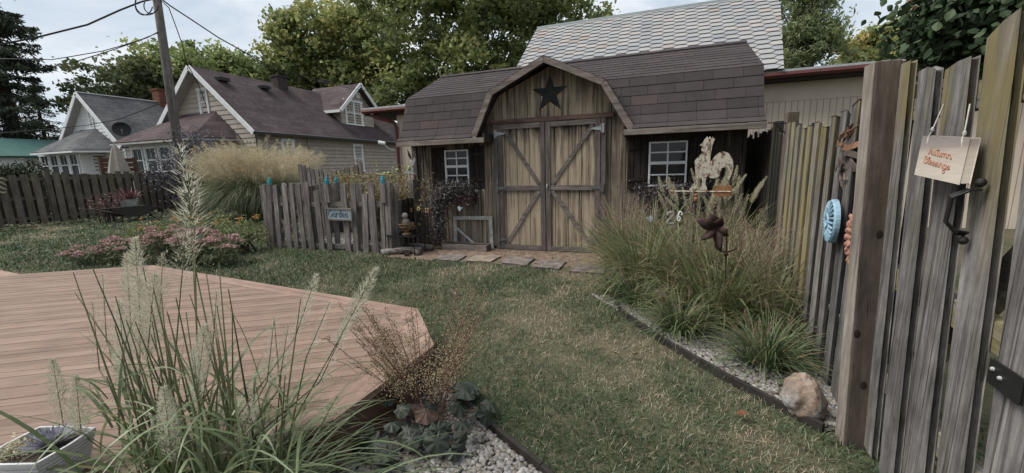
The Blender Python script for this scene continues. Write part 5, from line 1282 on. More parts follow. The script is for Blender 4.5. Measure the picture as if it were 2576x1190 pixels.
# old timbers below
for k, (a, c, w_) in enumerate((((-1.62,-.86,.04),(-1.05,-.62,.06),.09),((-1.5,-.45,.05),(-.98,-.40,.05),.10),((-1.35,-.55,.03),(-1.0,-.78,.04),.08))):
    b = MB(); b.tube([np.array(a), (np.array(a)+np.array(c))/2+np.array([0,.02,.01]), np.array(c)], [w_*.55,w_*.6,w_*.5], 8); tag(b.build('driftwood_log', M['picket'], smooth=True), ['weathered log lying under the front edge of the plant stand', 'dark log close to the shed foot behind the plant stand', 'short log angled out from beneath the plant stand'][k], 'log')
db = MB()
for k in range(9):
    c = np.array([-1.18,-.85,.04])+rng.normal(size=3)*np.array([.06,.035,.02]); db.tube([c, c+rng.normal(size=3)*np.array([.06,.05,.03])], [.014,.006], 5)
tag(db.build('rusty_scrap', M['rust_dark']), 'tangle of dark rusty scrap metal on the grass by the stand leg', 'scrap metal')
# rusty spiked wheel
rw = thing("spiked_sun_ornament", 'round rusty metal wheel with curved spikes leaning on the shed wall', 'wheel ornament', (-.98,-.30,.14))
cw = np.array([-.99,-.27,.15]); b = MB()
ww_ = np.array([0,.22,1.0]); ww_ /= np.linalg.norm(ww_); wu = np.array([1.0,0,0])
pt = lambda r_, a: cw+r_*math.cos(a)*wu+r_*math.sin(a)*ww_
b.tube([pt(.085,a) for a in np.linspace(0,6.283,21)], .009, 5); b.tube([cw-np.array([0,.01,0]), cw+np.array([0,.01,0])], .03, 10); b.build('hub', M['rust_dark'], rw)
for k in range(16):
    a = k*6.283/16; b = MB(); b.tube([pt(.03,a), pt(.09,a+.1), pt(.15,a+.08), pt(.185,a-.12)], [.008,.008,.008,.004], 5); b.build('spike', M['rust_dark'], rw)
# white frame and planter box
wf = thing('old_frame', 'old white painted wooden frame with broken diagonal strip leaning on shed', 'frame', (-.42,-.07,.05))
yF = -.06
b = MB(); b.prism([(-.775,yF,.06),(-.725,yF,.06),(-.715,yF,.485),(-.765,yF,.49)], (0,.025,0)); b.build('frame_stile', M['white_old'], wf, bevel=.003)
b = MB(); b.prism([(-.125,yF,.0),(-.072,yF,.0),(-.082,yF,.525),(-.135,yF,.525)], (0,.025,0)); b.build('frame_stile', M['white_old'], wf, bevel=.003)
b = MB(); b.prism([(-.764,yF-.002,.465),(-.136,yF-.002,.475),(-.136,yF-.002,.528),(-.764,yF-.002,.515)], (0,.025,0)); b.build('frame_rail', M['white_old'], wf, bevel=.003)
b = MB(); b.bar((-.715,yF+.01,.325), (-.40,yF+.01,.06), .015, .042); b.build('diagonal_strip', M['white_old'], wf, bevel=.003)
pbx = thing('planter_box', 'long low dark timber planter box at the foot of the shed wall', 'planter', (-.48,-.2,0))
b = MB(); b.box(-.87,-.09,-.30,-.275,.0,.10); b.box(-.87,-.09,-.125,-.10,.0,.10); b.box(-.87,-.845,-.274,-.126,.0,.10); b.box(-.115,-.09,-.274,-.126,.0,.10); b.build('box_side', M['trim_x'], pbx, bevel=.004)
b = MB(); b.box(-.844,-.116,-.274,-.126,.0,.08); b.build('soil', M['soil'], pbx)
# hanging planters with trailing purple brown foliage
M['purple'] = foliage('purple brown trailing leaves', [(0,(0.035,0.028,0.034)),(.4,(0.077,0.063,0.070)),(.75,(0.154,0.140,0.133)),(1,(0.336,0.322,0.280))], .15)
def hanging(name_lab, cx, cz, w_, trail, seed):
    r_ = np.random.default_rng(seed); t_ = thing('hanging_planter', name_lab, 'planter', (cx,-.2,cz)); b = MB()
    b.prism([(cx-w_/2,-.06,cz-.03),(cx+w_/2,-.06,cz-.03),(cx+w_/2-.03,-.06,cz-.16),(cx-w_/2+.03,-.06,cz-.16)], (0,-.19,0)); b.build('trough', M['rust_dark'], t_, bevel=.01)
    P = []
    for (x, z, sx, sz, n) in trail: P.append(np.stack([x+r_.normal(size=n)*sx, -.20+r_.normal(size=n)*.07-.03, z+r_.normal(size=n)*sz], 1))
    P = np.concatenate(P); P[:,1] = np.minimum(P[:,1], -.035); tt = np.clip(.42+r_.normal(size=len(P))*.25+.25*(P[:,2]-cz)+.3*(-P[:,1]-.2), 0, 1)
    build_np('foliage', [leaves(P, .032, .6, tt)], M['purple'], t_)
    n = 60; src = P[r_.integers(0, len(P), n)]; b = MB()
    for q in src: b.tube([(cx+(q[0]-cx)*.4,-.16,cz-.02), ((q[0]+cx)/2+(q[0]-cx)*.3,-.2,max(q[2], cz)+.03), q], .0025, 4)
    b.build('stems', M['rust_dark'], t_); return t_
hanging('hanging planter with purple brown vine trailing down under the left window', -.52, .90, .42, [(-.62,1.0,.15,.06,1200),(-.78,.88,.13,.08,1500),(-.93,.68,.075,.12,1300),(-.95,.42,.06,.14,800),(-.94,.22,.05,.06,200),(-.45,.93,.12,.06,420),(-.36,.72,.03,.10,120)], 3)
hanging('window planter full of dark purple foliage below the right window', 2.52, .88, .55, [(2.42,.88,.17,.08,1500),(2.70,.84,.14,.09,1300),(2.35,.68,.12,.10,800),(2.65,.65,.14,.10,900),(2.9,.80,.08,.08,300)], 5)
def bird(lab, c, s_, mat, flip=1):
    t_ = thing('bird_ornament', lab, 'ornament', tuple(c)); b = MB()
    pts = [(-.5,.05),(-.42,.28),(-.2,.42),(.02,.30),(.2,.12),(.5,.18),(.62,.06),(.3,-.06),(.1,-.3),(-.1,-.55),(-.3,-.42),(-.38,-.2)]
    b.prism([(c[0]+flip*u*s_, c[1], c[2]+v*s_) for u, v in pts], (0,.006,0)); b.build('bird_body', mat, t_)
    b = MB(); b.tube([c+np.array([0,.003,.3*s_]), c+np.array([0,.03,1.6*s_])], .002, 4); b.build('hanger', M['black_iron'], t_); return t_
M['pale_blue'] = plain('pale blue white paint', (.48,.56,.60), .5, .2, 15)
bird('pale blue white bird cutout hanging below the left planter', PY(1157,524,-.30), .085, M['pale_blue'])
# ================================================================== background shrubs and grasses
def clump(name, label, cat, c, n, L, W, rad, el, droop, mat, segs=6, group=None, tint=None, lean=(0,0), partname='blades', root=None, elev_pow=1.0):
    c = np.array(c, float); t_ = root or thing(name, label, cat, tuple(c), group)
    a = rng.uniform(0, 6.283, n); rr = rad*np.sqrt(rng.uniform(0, 1, n)); bs = c+np.stack([rr*np.cos(a), rr*np.sin(a), np.zeros(n)], 1)
    e = R(el[1])-(R(el[1])-R(el[0]))*rng.uniform(0, 1, n)**elev_pow; a2 = a+rng.normal(size=n)*.5
    d0 = np.stack([np.cos(e)*np.cos(a2)+lean[0], np.cos(e)*np.sin(a2)+lean[1], np.sin(e)], 1)
    tt = np.clip(rng.normal(.5 if tint is None else tint, .22, n), 0, 1)
    rib, pts = ribbons(bs, d0, rng.uniform(L[0], L[1], n), rng.uniform(W[0], W[1], n), rng.uniform(droop[0], droop[1], n), segs, tt)
    build_np(partname, [rib], mat, t_); return t_, pts
M['maiden'] = foliage('maiden grass blades', [(0,(.24,.21,.13)),(.25,(.13,.155,.08)),(.6,(.17,.20,.115)),(1,(.33,.34,.24))], .25)
M['maiden_top'] = foliage('maiden grass seed heads', [(0,(0.342,0.279,0.186)),(.5,(0.497,0.435,0.296)),(1,(0.668,0.590,0.435))], .3)
mg = None
for k, (x, y, s_) in enumerate(((-8.55,2.6,1.08),(-8.05,2.8,1.0),(-9.05,2.8,1.02))):
    if mg is None: mg, pts = clump('maiden_grass', 'huge rounded maiden grass with buff plumes beside the picket garden', 'ornamental grass', (x,y,0), 3600, (1.4*s_,2.0*s_), (.012,.022), .40, (62,88), (1.4,2.7), M['maiden'], 7)
    else: _, pts = clump('', '', '', (x,y,0), 3000, (1.3*s_,1.9*s_), (.010,.018), .36, (62,88), (1.4,2.7), M['maiden'], 7, root=mg)
    n = 300; c = np.array([x,y,0]); a = rng.uniform(0,6.283,n); e = rng.uniform(R(68),R(89),n); d0 = np.stack([np.cos(e)*np.cos(a), np.cos(e)*np.sin(a), np.sin(e)],1)
    rib, pts = ribbons(c+np.stack([.3*np.cos(a),.3*np.sin(a),np.zeros(n)],1), d0, rng.uniform(1.6,2.25,n)*s_, .008, rng.uniform(.25,1.1,n), 7)
    build_np('seed_heads', [plume(pts[i][3:], .55, .07, 60, .09, .009, .5) for i in range(n)], M['maiden_top'], mg)
def bush(name, label, cat, blobs, ncl, nlf, ls, cr, mat, base, stems=14, aspect=.6, tmean=.45, group=None, up=.3):
    t_ = thing(name, label, cat, base, group); C_ = np.array([b_[0] for b_ in blobs]); Rr = np.array([b_[1] for b_ in blobs]); w_ = Rr.prod(1)**.66; w_ /= w_.sum()
    idx = rng.choice(len(blobs), ncl, p=w_); d = unit(rng.normal(size=(ncl,3))); cc = C_[idx]+d*Rr[idx]*(rng.uniform(.3,1,ncl)**.5)[:,None]; cc[:,2] = np.maximum(cc[:,2], .05)
    own = rng.integers(0,ncl,nlf); P = cc[own]+rng.normal(size=(nlf,3))*cr; P[:,2] = np.maximum(P[:,2], .02)
    tt = np.clip(tmean+.14*d[own][:,2]+rng.normal(size=ncl)[own]*.12+rng.normal(size=nlf)*.13, 0, 1); build_np('foliage', [leaves(P, ls, aspect, tt, up=up)], mat, t_)
    b = MB()
    for k in range(stems):
        q = cc[rng.integers(0,ncl)]; b0 = np.array(base)+rng.normal(size=3)*np.array([.1,.1,0]); b.tube([b0, (b0+q)/2+np.array([0,0,.1]), q], [.02,.014,.004], 5)
    b.build('stems', M['bark'], t_); return t_
M['smoke'] = foliage('dark purple leaves', [(0,(0.033,0.030,0.039)),(.45,(0.075,0.071,0.087)),(.8,(0.158,0.150,0.173)),(1,(0.270,0.262,0.270))], .15)
bush('smoke_bush', 'dark purple leaved smoke bush in front of the left fence and bungalow porch', 'shrub', [(np.array([-13.2,3.5,1.2]),np.array([.8,.75,1.0])), (np.array([-13.1,4.1,1.7]),np.array([.8,.8,1.0])), (np.array([-13.0,3.9,.7]),np.array([.8,.8,.6])), (np.array([-13.0,2.9,1.4]),np.array([.6,.7,.5])), (np.array([-13.2,4.0,2.3]),np.array([.5,.5,.5]))], 230, 5600, .075, .17, M['smoke'], (-13.1,3.7,0), 30)
M['shrub'] = foliage('grey green shrub leaves', [(0,(0.068,0.088,0.047)),(.45,(0.149,0.176,0.101)),(.8,(0.257,0.270,0.162)),(1,(0.365,0.351,0.230))], .25)
bush('shrub', 'loose green shrub showing behind the maiden grass below the porch roof', 'shrub', [(np.array([-12.2,4.3,1.5]),np.array([.9,.9,.8])), (np.array([-11.8,5.2,1.6]),np.array([.8,.9,.7])), (np.array([-12.3,3.8,1.0]),np.array([.7,.7,.9]))], 200, 6000, .085, .14, M['shrub'], (-12.1,4.5,0), 16)
M['arb'] = foliage('dark arborvitae', [(0,(.015,.022,.012)),(.5,(.035,.05,.022)),(1,(.075,.09,.04))], .1)
for lab, px, py, r_, zt in (('round dark evergreen shrub showing above the left fence by the white porch', 70, 425, .62, 1.95), ('small pointed dark evergreen shrub above the fence, farthest left', 20, 432, .32, 1.72), ('small pointed dark evergreen shrub right beside the farthest left one', 38, 434, .28, 1.66)):
    q = PX(px, py, -16.2); bush('evergreen_shrub', lab, 'shrub', [(np.array([q[0],q[1],zt-r_*1.3]), np.array([r_,r_,r_*1.3])), (np.array([q[0],q[1],.7]), np.array([r_,r_,.7]))], 130, 3600, .10, .09, M['arb'], (q[0],q[1],0), 6, .4, group=None)
# closed patio umbrella and deck screen beyond the fence
um = thing('patio_umbrella', 'closed tan patio umbrella standing behind the left fence', 'umbrella', tuple(PX(288,400,-17.5)*np.array([1,1,0])))
q = PX(288,367,-17.5); b = MB(); nf = 14; rings = []
for z, r_ in ((2.52,.05),(2.3,.12),(1.95,.20),(1.6,.27),(1.42,.30)):
    rings.append([(q[0]+r_*(1+.22*(j % 2))*math.cos(j*6.283/nf), q[1]+r_*(1+.22*(j % 2))*math.sin(j*6.283/nf), z-(.07 if j % 2 and z < 1.5 else 0)) for j in range(nf)])
V = [p for r_ in rings for p in r_]; b.add(V, [(i*nf+j, i*nf+(j+1) % nf, (i+1)*nf+(j+1) % nf, (i+1)*nf+j) for i in range(4) for j in range(nf)]+[tuple(range(nf))], .5); b.build('canopy', plain('tan umbrella cloth', (.34,.30,.26), .9, .2, 6), um)
b = MB(); b.tube([(q[0],q[1],0),(q[0],q[1],2.62)], .025, 8); b.build('pole', M['galv'], um)
ds_ = thing('privacy_screen', 'brown slatted wooden deck screen behind the closed umbrella', 'screen', tuple(PX(295,420,-18.3)*np.array([1,1,0])))
a0, a1 = PX(251,395,-18.3), PX(338,395,-18.3); M['brown_deck'] = wood('brown deck boards', (.06,.035,.027), (.11,.065,.05), (.15,.095,.075), 'y', blotch=.3)
for k in range(5):
    b = MB(); b.box(-18.33, -18.28, a0[1], a1[1], 1.15+k*.19, 1.31+k*.19); b.build('slat', M['brown_deck'], ds_)
for yy in (a0[1], a1[1]):
    b = MB(); b.box(-18.4, -18.27, yy-.05, yy+.05, 0, 2.12); b.build('post', M['brown_deck'], ds_)
# wheelbarrow with tub planter
wb = thing('wheelbarrow', 'old dark wheelbarrow tray standing by the left fence', 'wheelbarrow', (-12.5,1.5,0))
c = np.array([-12.55,1.5,0]); b = MB(); M['barrow'] = rust('dark barrow steel', (.03,.026,.024), (.06,.045,.035), (.015,.013,.012))
b.prism([c+np.array(p) for p in ((-.25,-.55,.42),(-.25,.50,.42),(-.18,.22,.16),(-.18,-.25,.16))], (.5,0,0)); b.build('tray', M['barrow'], wb, bevel=.02)
for s_ in (-1,1):
    b = MB(); b.tube([c+np.array([s_*.16,.62,.20]), c+np.array([s_*.2,-.2,.2]), c+np.array([s_*.27,-1.0,.48])], .02, 6); b.build('handle', M['picket'], wb)
    b = MB(); b.tube([c+np.array([s_*.2,-.3,.2]), c+np.array([s_*.22,-.35,0])], .016, 6); b.build('leg', M['barrow'], wb)
b = MB(); b.tube([c+np.array([0,.66+.17*math.cos(a),.18+.17*math.sin(a)]) for a in np.linspace(0,6.283,21)], .03, 6); b.build('wheel', M['black_iron'], wb)
tb = thing('tub_planter', 'galvanised tub planter with red spiky foliage resting in the wheelbarrow', 'planter', (-12.5,1.5,.42))
b = MB(); b.lathe(c+np.array([.05,0,.42]), [(.17,0),(.22,.22),(.235,.24),(.20,.235),(.19,.20)], 18); b.build('tub', M['galv'], tb)
M['redleaf'] = foliage('red purple leaves', [(0,(.07,.025,.03)),(.5,(.15,.06,.065)),(.8,(.22,.14,.12)),(1,(.26,.24,.17))], .2)
clump('', '', '', c+np.array([.05,0,.62]), 90, (.25,.5), (.025,.04), .13, (35,85), (.3,1.3), M['redleaf'], 4, root=tb, partname='foliage')
bush('potted_shrub', 'sparse reddish leafed plant left of the tub planter', 'plant', [(np.array([-12.5,.95,.55]),np.array([.3,.35,.3]))], 22, 170, .07, .08, M['redleaf'], (-12.5,.95,0), 8)
# sedum and lantana bed beyond the deck
M['sedum_leaf'] = foliage('sedum leaves', [(0,(0.063,0.091,0.049)),(.5,(0.119,0.154,0.084)),(1,(0.196,0.224,0.119))], .2)
M['sedum_head'] = foliage('dusty pink sedum heads', [(0,(0.240,0.135,0.128)),(.5,(0.405,0.255,0.240)),(1,(0.540,0.375,0.330))], .1)
def sedum(c, r_, h, nh, label):
    t_ = thing('sedum_plant', label, 'sedum', tuple(c), 'dusty pink sedums along the far deck edge'); c = np.array(c, float); st_ = MB(); hp = []; P = []
    for k in range(nh):
        a = rng.uniform(0,6.283); q = r_*math.sqrt(rng.uniform()); tp_ = c+np.array([q*math.cos(a), q*math.sin(a), h*rng.uniform(.7,1.05)*(1-.35*(q/r_)**2)])
        bs_ = c+(tp_-c)*np.array([.45,.45,0]); st_.tube([bs_, (bs_+tp_)/2+np.array([0,0,.03]), tp_], .006, 4); rr = rng.uniform(.055,.10); m = 130
        g = rng.normal(size=(m,3)); g = unit(g); g[:,2] = np.abs(g[:,2])*.45; hp.append(tp_+g*rr*rng.uniform(.5,1,(m,1)))
        u = rng.uniform(.1,.92,26); P.append(bs_+(tp_-bs_)*u[:,None]+rng.normal(size=(26,3))*.045)
    st_.build('stems', M['stem'], t_); build_np('foliage', [leaves(np.concatenate(P), .06, .55, up=.4)], M['sedum_leaf'], t_)
    for q in hp: build_np('flower_head', [leaves(q, 0.021, .8, np.clip(rng.normal(rng.uniform(.35,.65),.18,len(q)), 0, 1), up=.8)], M['sedum_head'], t_)
for x, y, r_, h, n_, lab in ((-5.75,-2.45,.30,.30,14,'low pink sedum drooping over the lawn at the left end of the flower bed'),(-5.15,-2.25,.32,.48,20,'dusty pink sedum second from the left in the flower bed'),(-4.55,-2.1,.32,.56,22,'dusty pink sedum in the middle of the flower bed behind the deck'),(-4.0,-2.0,.32,.55,24,'dusty pink sedum second from the right, beside tall plume stems'),(-3.5,-2.05,.30,.50,20,'dusty pink sedum at the right end of the flower bed')):
    sedum((x,y,0), r_, h, n_, lab)
M['lant_leaf'] = foliage('lantana leaves', [(0,(0.084,0.112,0.049)),(.5,(0.168,0.203,0.084)),(1,(0.280,0.280,0.126))], .25); M['lant_fl'] = foliage('orange lantana flowers', [(0,(0.560,0.168,0.070)),(.5,(0.770,0.280,0.098)),(1,(0.850,0.448,0.140))], .1)
def lantana(c, r_, h, lab, nf=9):
    t_ = bush('lantana', lab, 'flower', [(np.array([c[0],c[1],h*.55]), np.array([r_,r_,h*.5]))], 60, 900, .05, .06, M['lant_leaf'], (c[0],c[1],0), 14)
    fp = []
    for k in range(nf):
        a = rng.uniform(0,6.283); q = r_*rng.uniform(.2,1.05); p_ = np.array([c[0]+q*math.cos(a), c[1]+q*math.sin(a), h*rng.uniform(.75,1.15)]); g = unit(rng.normal(size=(24,3))); g[:,2] = np.abs(g[:,2])*.5; fp.append(p_+g*.022)
    for q in fp: build_np('flower', [leaves(q, .017, .8, up=.7)], M['lant_fl'], t_)
lantana((-6.0,-1.45), .42, .50, 'orange flowered lantana left of the thin garden stake'); lantana((-5.0,-1.2), .55, .60, 'orange flowered lantana directly behind the pink sedums'); lantana((-4.1,-1.25), .40, .55, 'orange flowered lantana at the right of the flower bed')
stk = thing('garden_stake', 'thin dark garden stake with small rust top among the lantana', 'stake', (-5.45,-1.9,0)); b = MB(); q = PY(339,592,-1.9); b.tube([(q[0]+.03,-1.9,0), (q[0],-1.9,q[2])], .008, 6); b.build('rod', M['black_iron'], stk); b = MB(); b.ball((q[0],-1.9,q[2]), (.03,.03,.02), 8, 6); b.build('finial', M['rust'], stk)
# low weeds at the foot of the left fence
n = 1300; X_ = rng.uniform(-14.2,-11.2,n); Y_ = rng.uniform(-3.5,4.0,n); kk = (X_ < -13.3+np.clip((Y_+1)*.5,-.6,2)); X_, Y_ = X_[kk], Y_[kk]
w_ = leaves(np.stack([X_, Y_, rng.uniform(.02,.16,len(X_))],1), .10, .5, up=.6); o = build_np('weeds', [w_], M['shrub']); stuff(o); o['label'] = 'low weeds and leaf litter at the foot of the left fence'
# ================================================================== right hand fence, post and gate
rf_ = thing('wooden_fence', 'tall mossy yellow grey board fence on the right between two posts', 'fence', (3.42,-2.5,0))
FA, FB = np.array([3.50,-1.45]), np.array([3.345,-3.55]); fd = (FB-FA)/np.linalg.norm(FB-FA); fl = np.linalg.norm(FB-FA); fnrm = np.array([fd[1], -fd[0]])   # towards -x
if fnrm[0] > 0: fnrm = -fnrm
k = 0; u = .14
while u < fl:
    t = u/fl; top = 1.66-.15*math.sin(math.pi*min(1, t*1.02))+random.uniform(-.025,.025)
    c = FA+fd*u+fnrm*.035; q = c+fd*.105; q1, c1 = q+fnrm*.02, c+fnrm*.02
    b = MB(); b.prism([(*c,.02),(*q,.02),(*q1,.02),(*c1,.02)], (0,0,top-.02)); P = b.V
    b.V = [(x+random.uniform(-.002,.002), y, z+(random.uniform(-.018,.012) if z > 1 else 0)) for x, y, z in P]
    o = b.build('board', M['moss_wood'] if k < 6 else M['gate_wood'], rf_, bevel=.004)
    c = FA+fd*(u+.085)-fnrm*.045; q = c+fd*.10; q1, c1 = q-fnrm*.02, c-fnrm*.02
    b = MB(); b.prism([(*c,.02),(*q,.02),(*q1,.02),(*c1,.02)], (0,0,top-.06+random.uniform(-.03,.03))); b.build('back_board', M['gate_wood'], rf_)
    u += .178; k += 1
for z in (.35,1.38):
    b = MB(); b.bar((*(FA),z), (*(FB),z), .04, .085); b.build('rail', M['moss_wood'], rf_)
b = MB(); b.box(3.455,3.545,-1.50,-1.41,0,1.715); b.build('post', M['post_wood'], rf_, bevel=.006)
# hanging bracket on that post
hb = thing('hanging_bracket', 'thin black iron hanging bracket on the far fence post', 'bracket', (3.46,-1.5,1.68))
b = MB(); A_, B_, C_, D_ = PY(1932,309,-1.47), PY(1991,310,-1.47), PY(1986,345,-1.47), PY(1950,311,-1.47)
b.tube([A_, B_], .006, 5); b.tube([B_, C_], .006, 5); b.tube([D_, C_], .006, 5); b.build('bracket_bars', M['black_iron'], hb)
# dark fence beyond
df = thing('wooden_fence', 'dark shaded ragged board fence between the shed corner and the far post', 'fence', (3.62,0,0))
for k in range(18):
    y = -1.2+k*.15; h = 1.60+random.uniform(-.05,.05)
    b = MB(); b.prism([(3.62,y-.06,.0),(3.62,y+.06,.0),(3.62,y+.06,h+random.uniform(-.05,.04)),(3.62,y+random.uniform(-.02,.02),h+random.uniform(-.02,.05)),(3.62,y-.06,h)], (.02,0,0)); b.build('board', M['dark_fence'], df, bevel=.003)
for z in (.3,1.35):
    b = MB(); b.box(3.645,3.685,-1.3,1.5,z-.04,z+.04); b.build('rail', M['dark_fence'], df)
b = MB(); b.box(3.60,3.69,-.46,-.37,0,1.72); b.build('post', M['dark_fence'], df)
# gate post
gp_ = thing('gate_post', 'square brown timber gate post with left face coloured as lit right beside the gate', 'post', (3.24,-3.78,0))
def lean_box(name, x0, x1, y0, y1, z1, sh, mat, par, bev=.006, z0=-.02):
    b = MB(); V = []
    for z, s_ in ((z0,0),(z1,sh)):
        V += [(x0,y0+s_,z),(x1,y0+s_,z),(x1,y1+s_,z),(x0,y1+s_,z)]
    b.add(V, [(3,2,1,0),(4,5,6,7),(0,1,5,4),(1,2,6,5),(2,3,7,6),(3,0,4,7)], .5); return b.build(name, mat, par, bevel=bev)
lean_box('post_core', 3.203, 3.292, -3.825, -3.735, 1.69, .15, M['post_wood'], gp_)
lean_box('lit_face', 3.1975, 3.2025, -3.822, -3.738, 1.686, .15, M['post_wood_lit'], gp_, .001)  # thin slab that paints the side light on the post
M['knot'] = plain('dark knot', (.022,.015,.012), .9, .3, 20)
for z, dx in ((.97,.06),(.30,.05),(.53,.012)):
    b = MB(); b.ball((3.203+dx,-3.825+.15*z/1.7,z), (.012,.0022,.02), 10, 6); b.build('knot', M['knot'], gp_)
# gate
gt = thing('garden_gate', 'large weathered lichen covered board gate with black handle at the right edge', 'gate', (3.28,-4.3,0))
ga = R(-95); dg = np.array([math.cos(ga), math.sin(ga), 0]); ng = np.array([dg[1], -dg[0], 0]); ng = ng if ng[0] < 0 else -ng; p0 = np.array([3.290,-3.86,0])
GP = lambda d, z, n=0: p0+dg*d+ng*n+np.array([0,0,z])
def gboard(d, w_, top, skew=0, slant=.0, th=.020, sh=-.09, name='board', n0=0):
    b = MB(); a, c = d-w_/2, d+w_/2
    f = lambda dd, z: dd+sh*(z-1.0)
    pts = [GP(f(a,.0),.03,n0), GP(f(c,.0),.03,n0), GP(f(c,.5),.5,n0), GP(f(c,1.0)+.004,1.0,n0), GP(f(c,top),top+slant,n0), GP(f(d,top),top+max(slant,0)*.5+random.uniform(0,.02),n0), GP(f(a,top),top-slant*.3,n0), GP(f(a,1.0)+.003,1.0,n0), GP(f(a,.5)-.003,.5,n0)]
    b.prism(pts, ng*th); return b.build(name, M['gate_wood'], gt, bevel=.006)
for d, w_, top, sl in ((-.10,.112,1.66,.0),(.10,.112,1.60,-.01),(.292,.13,1.575,.01),(.492,.115,1.63,.03),(.70,.12,1.66,.02),(.895,.12,1.66,0)): gboard(d, w_, top, slant=sl)
def grail(z, d0, d1, h, mat, nm, z2=None, off=-.024):
    b = MB(); b.bar(GP(d0,z,off), GP(d1,z if z2 is None else z2,off), .042, h); b.build(nm, mat, gt, bevel=.004)
grail(1.475, -.16, .96, .085, M['gate_wood_y'], 'rail'); grail(.80, -.16, .96, .09, M['gate_wood_y'], 'rail')
grail(.50, .10, .82, .085, M['gate_wood_y'], 'brace', 1.38, -.070)
grail(.36, -.16, .96, .085, M['gate_wood_y'], 'rail')
b = MB(); w_ = .011; pts = [GP(.50,1.20,.037), GP(.50,1.20,.060), GP(.49,1.18,.09), GP(.47,1.105,.085), GP(.47,1.075,.062), GP(.468,1.07,.037)]
for a, c in zip(pts[:-1], pts[1:]): b.bar(a, c+(c-a)*.08, .022, .006, up=ng+np.array([0,0,.3]))
b.ball(GP(.502,1.22,.04), .013, 8, 6); b.ball(GP(.466,1.05,.04), .013, 8, 6); b.build('handle', M['black_iron'], gt, bevel=.002)
b = MB(); pts = [GP(.675,.715,.0375), GP(.79,.715,.0375), GP(.79,.775,.0375), GP(.675,.775,.0375)]; b.prism(pts, ng*.006); 
b.build('latch_plate', M['black_iron'], gt, bevel=.004)
b = MB(); b.ball(GP(.69,.755,.0445), (.006,.006,.006), 8, 6); b.ball(GP(.72,.745,.0445), (.006,.006,.006), 8, 6); b.build('screw', M['galv'], gt)
# autumn sign
sgn = thing('hanging_sign', 'small pale wooden sign lettered Autumn Blessings hanging on the gate by cords', 'sign', tuple(GP(.2,1.28,.06)))
TL, TR_, BR, BL = (PV for PV in (None,)*4)
def on_gate(px, py, n):
    d_ = ray(px, py); pp = p0+ng*n; t = np.dot(pp-CAM, ng)/np.dot(d_, ng); return CAM+t*d_
TL, TR_, BR, BL = on_gate(2322,343,.060), on_gate(2440,349,.060), on_gate(2413,463,.083), on_gate(2301,438,.083)
b = MB(); b.prism([BL, BR, TR_, TL], -ng*.022); b.build('sign_board', None, sgn, bevel=.002)
so_ = sgn.children[0]
s = Mt('whitewashed sign wood', .8, .2); q = s.xyz(); zf = s.math('DIVIDE', s.math('ADD', q[2], .10), .2)
n = s.noise(s.vec((6,6,60), False), 2, 4, .6); c = s.ramp(zf, [(.25,(.50,.45,.385)), (.62,(.43,.375,.32)), (.72,(.27,.235,.215)), (1,(.17,.155,.15))]); s.base(s.mix(.35, c, s.ramp(n, [(.3,.55),(.7,1.1)]), 'MULTIPLY')); so_.data.materials.clear(); so_.data.materials.append(s.m)
def sgP(u, v):        # u,v 0..1 across the face
    top = TL*(1-u)+TR_*u; bot = BL*(1-u)+BR*u; return bot*(1-v)+top*v+ng*.0012
b = MB(); M['rustink'] = plain('rust orange lettering', (.40,.17,.10), .8, .15, 30)
letters(b, 'Autumk', lambda a, c: sgP(.24+a, .56+c*1.25-a*.10), .150, .0012, .015, 4)
letters(b, 'BlEssikgs', lambda a, c: sgP(.17+a, .33+c*1.2-a*.12), .150, .0012, .01, 4)
b.build('lettering', M['rustink'], sgn)
M['cord'] = plain('white cord', (.48,.45,.42), .9, .2, 40)
for pts, kp in ((((2374,262),(2346,326),(2335,346),(2333,362)), (2346,326)), (((2440,262),(2426,335),(2420,350),(2420,372)), (2426,336))):
    b = MB(); P = [on_gate(x, y, n_) for (x, y), n_ in zip(pts, (.038,.055,.061,.063))]; b.tube(P, .0022, 5); b.ball(on_gate(*kp, .056), (.005,.005,.008), 8, 6, .2); b.build('cord', M['cord'], sgn)
# fence ornaments
FXN = lambda y: FA[0]+(FB[0]-FA[0])*(y-FA[1])/(FB[1]-FA[1])
def tilt(V, x0, y0, ang=R(-9)):
    ca, sa = math.cos(ang), math.sin(ang)
    return [((v[0]-x0)*ca-(v[1]-y0)*sa+x0-.02, (v[0]-x0)*sa+(v[1]-y0)*ca+y0, v[2]) for v in V]
bp_ = thing('wall_plaque', 'round pale blue plaque with starburst relief hanging on the right fence', 'plaque', (3.34,-2.85,.95))
cy_, cz_, r_ = -3.21, .955, .12; xc = FXN(cy_)-.06
b = MB(); n_ = 32
V = []; prof_ = [(0,.030),(.25,.034),(.45,.026),(.8,.024),(.95,.028),(1.0,.020),(1.0,.0)]
for rr, h in prof_[1:]:
    for j in range(n_): V.append((xc-h, cy_+rr*r_*math.cos(j*6.2832/n_), cz_+rr*r_*math.sin(j*6.2832/n_)))
V.append((xc-.030, cy_, cz_)); m_ = len(prof_)-1
F = [(i*n_+j, (i+1)*n_+j, (i+1)*n_+(j+1) % n_, i*n_+(j+1) % n_) for i in range(m_-1) for j in range(n_)]+[(len(V)-1, j, (j+1) % n_) for j in range(n_)]
V = tilt(V, xc, cy_); b.add(V, F, .5); M['plaque'] = plain('pale blue plaque paint', (.27,.42,.53), .6, .25, 25); b.build('disc', M['plaque'], bp_)
b = MB()
for k in range(24):
    a = k*6.2832/24; b.tube([(xc-.030, cy_+r_*.30*math.cos(a), cz_+r_*.30*math.sin(a)), (xc-.036, cy_+r_*.62*math.cos(a), cz_+r_*.62*math.sin(a)), (xc-.028, cy_+r_*.93*math.cos(a), cz_+r_*.93*math.sin(a))], [.004,.0085,.006], 5)
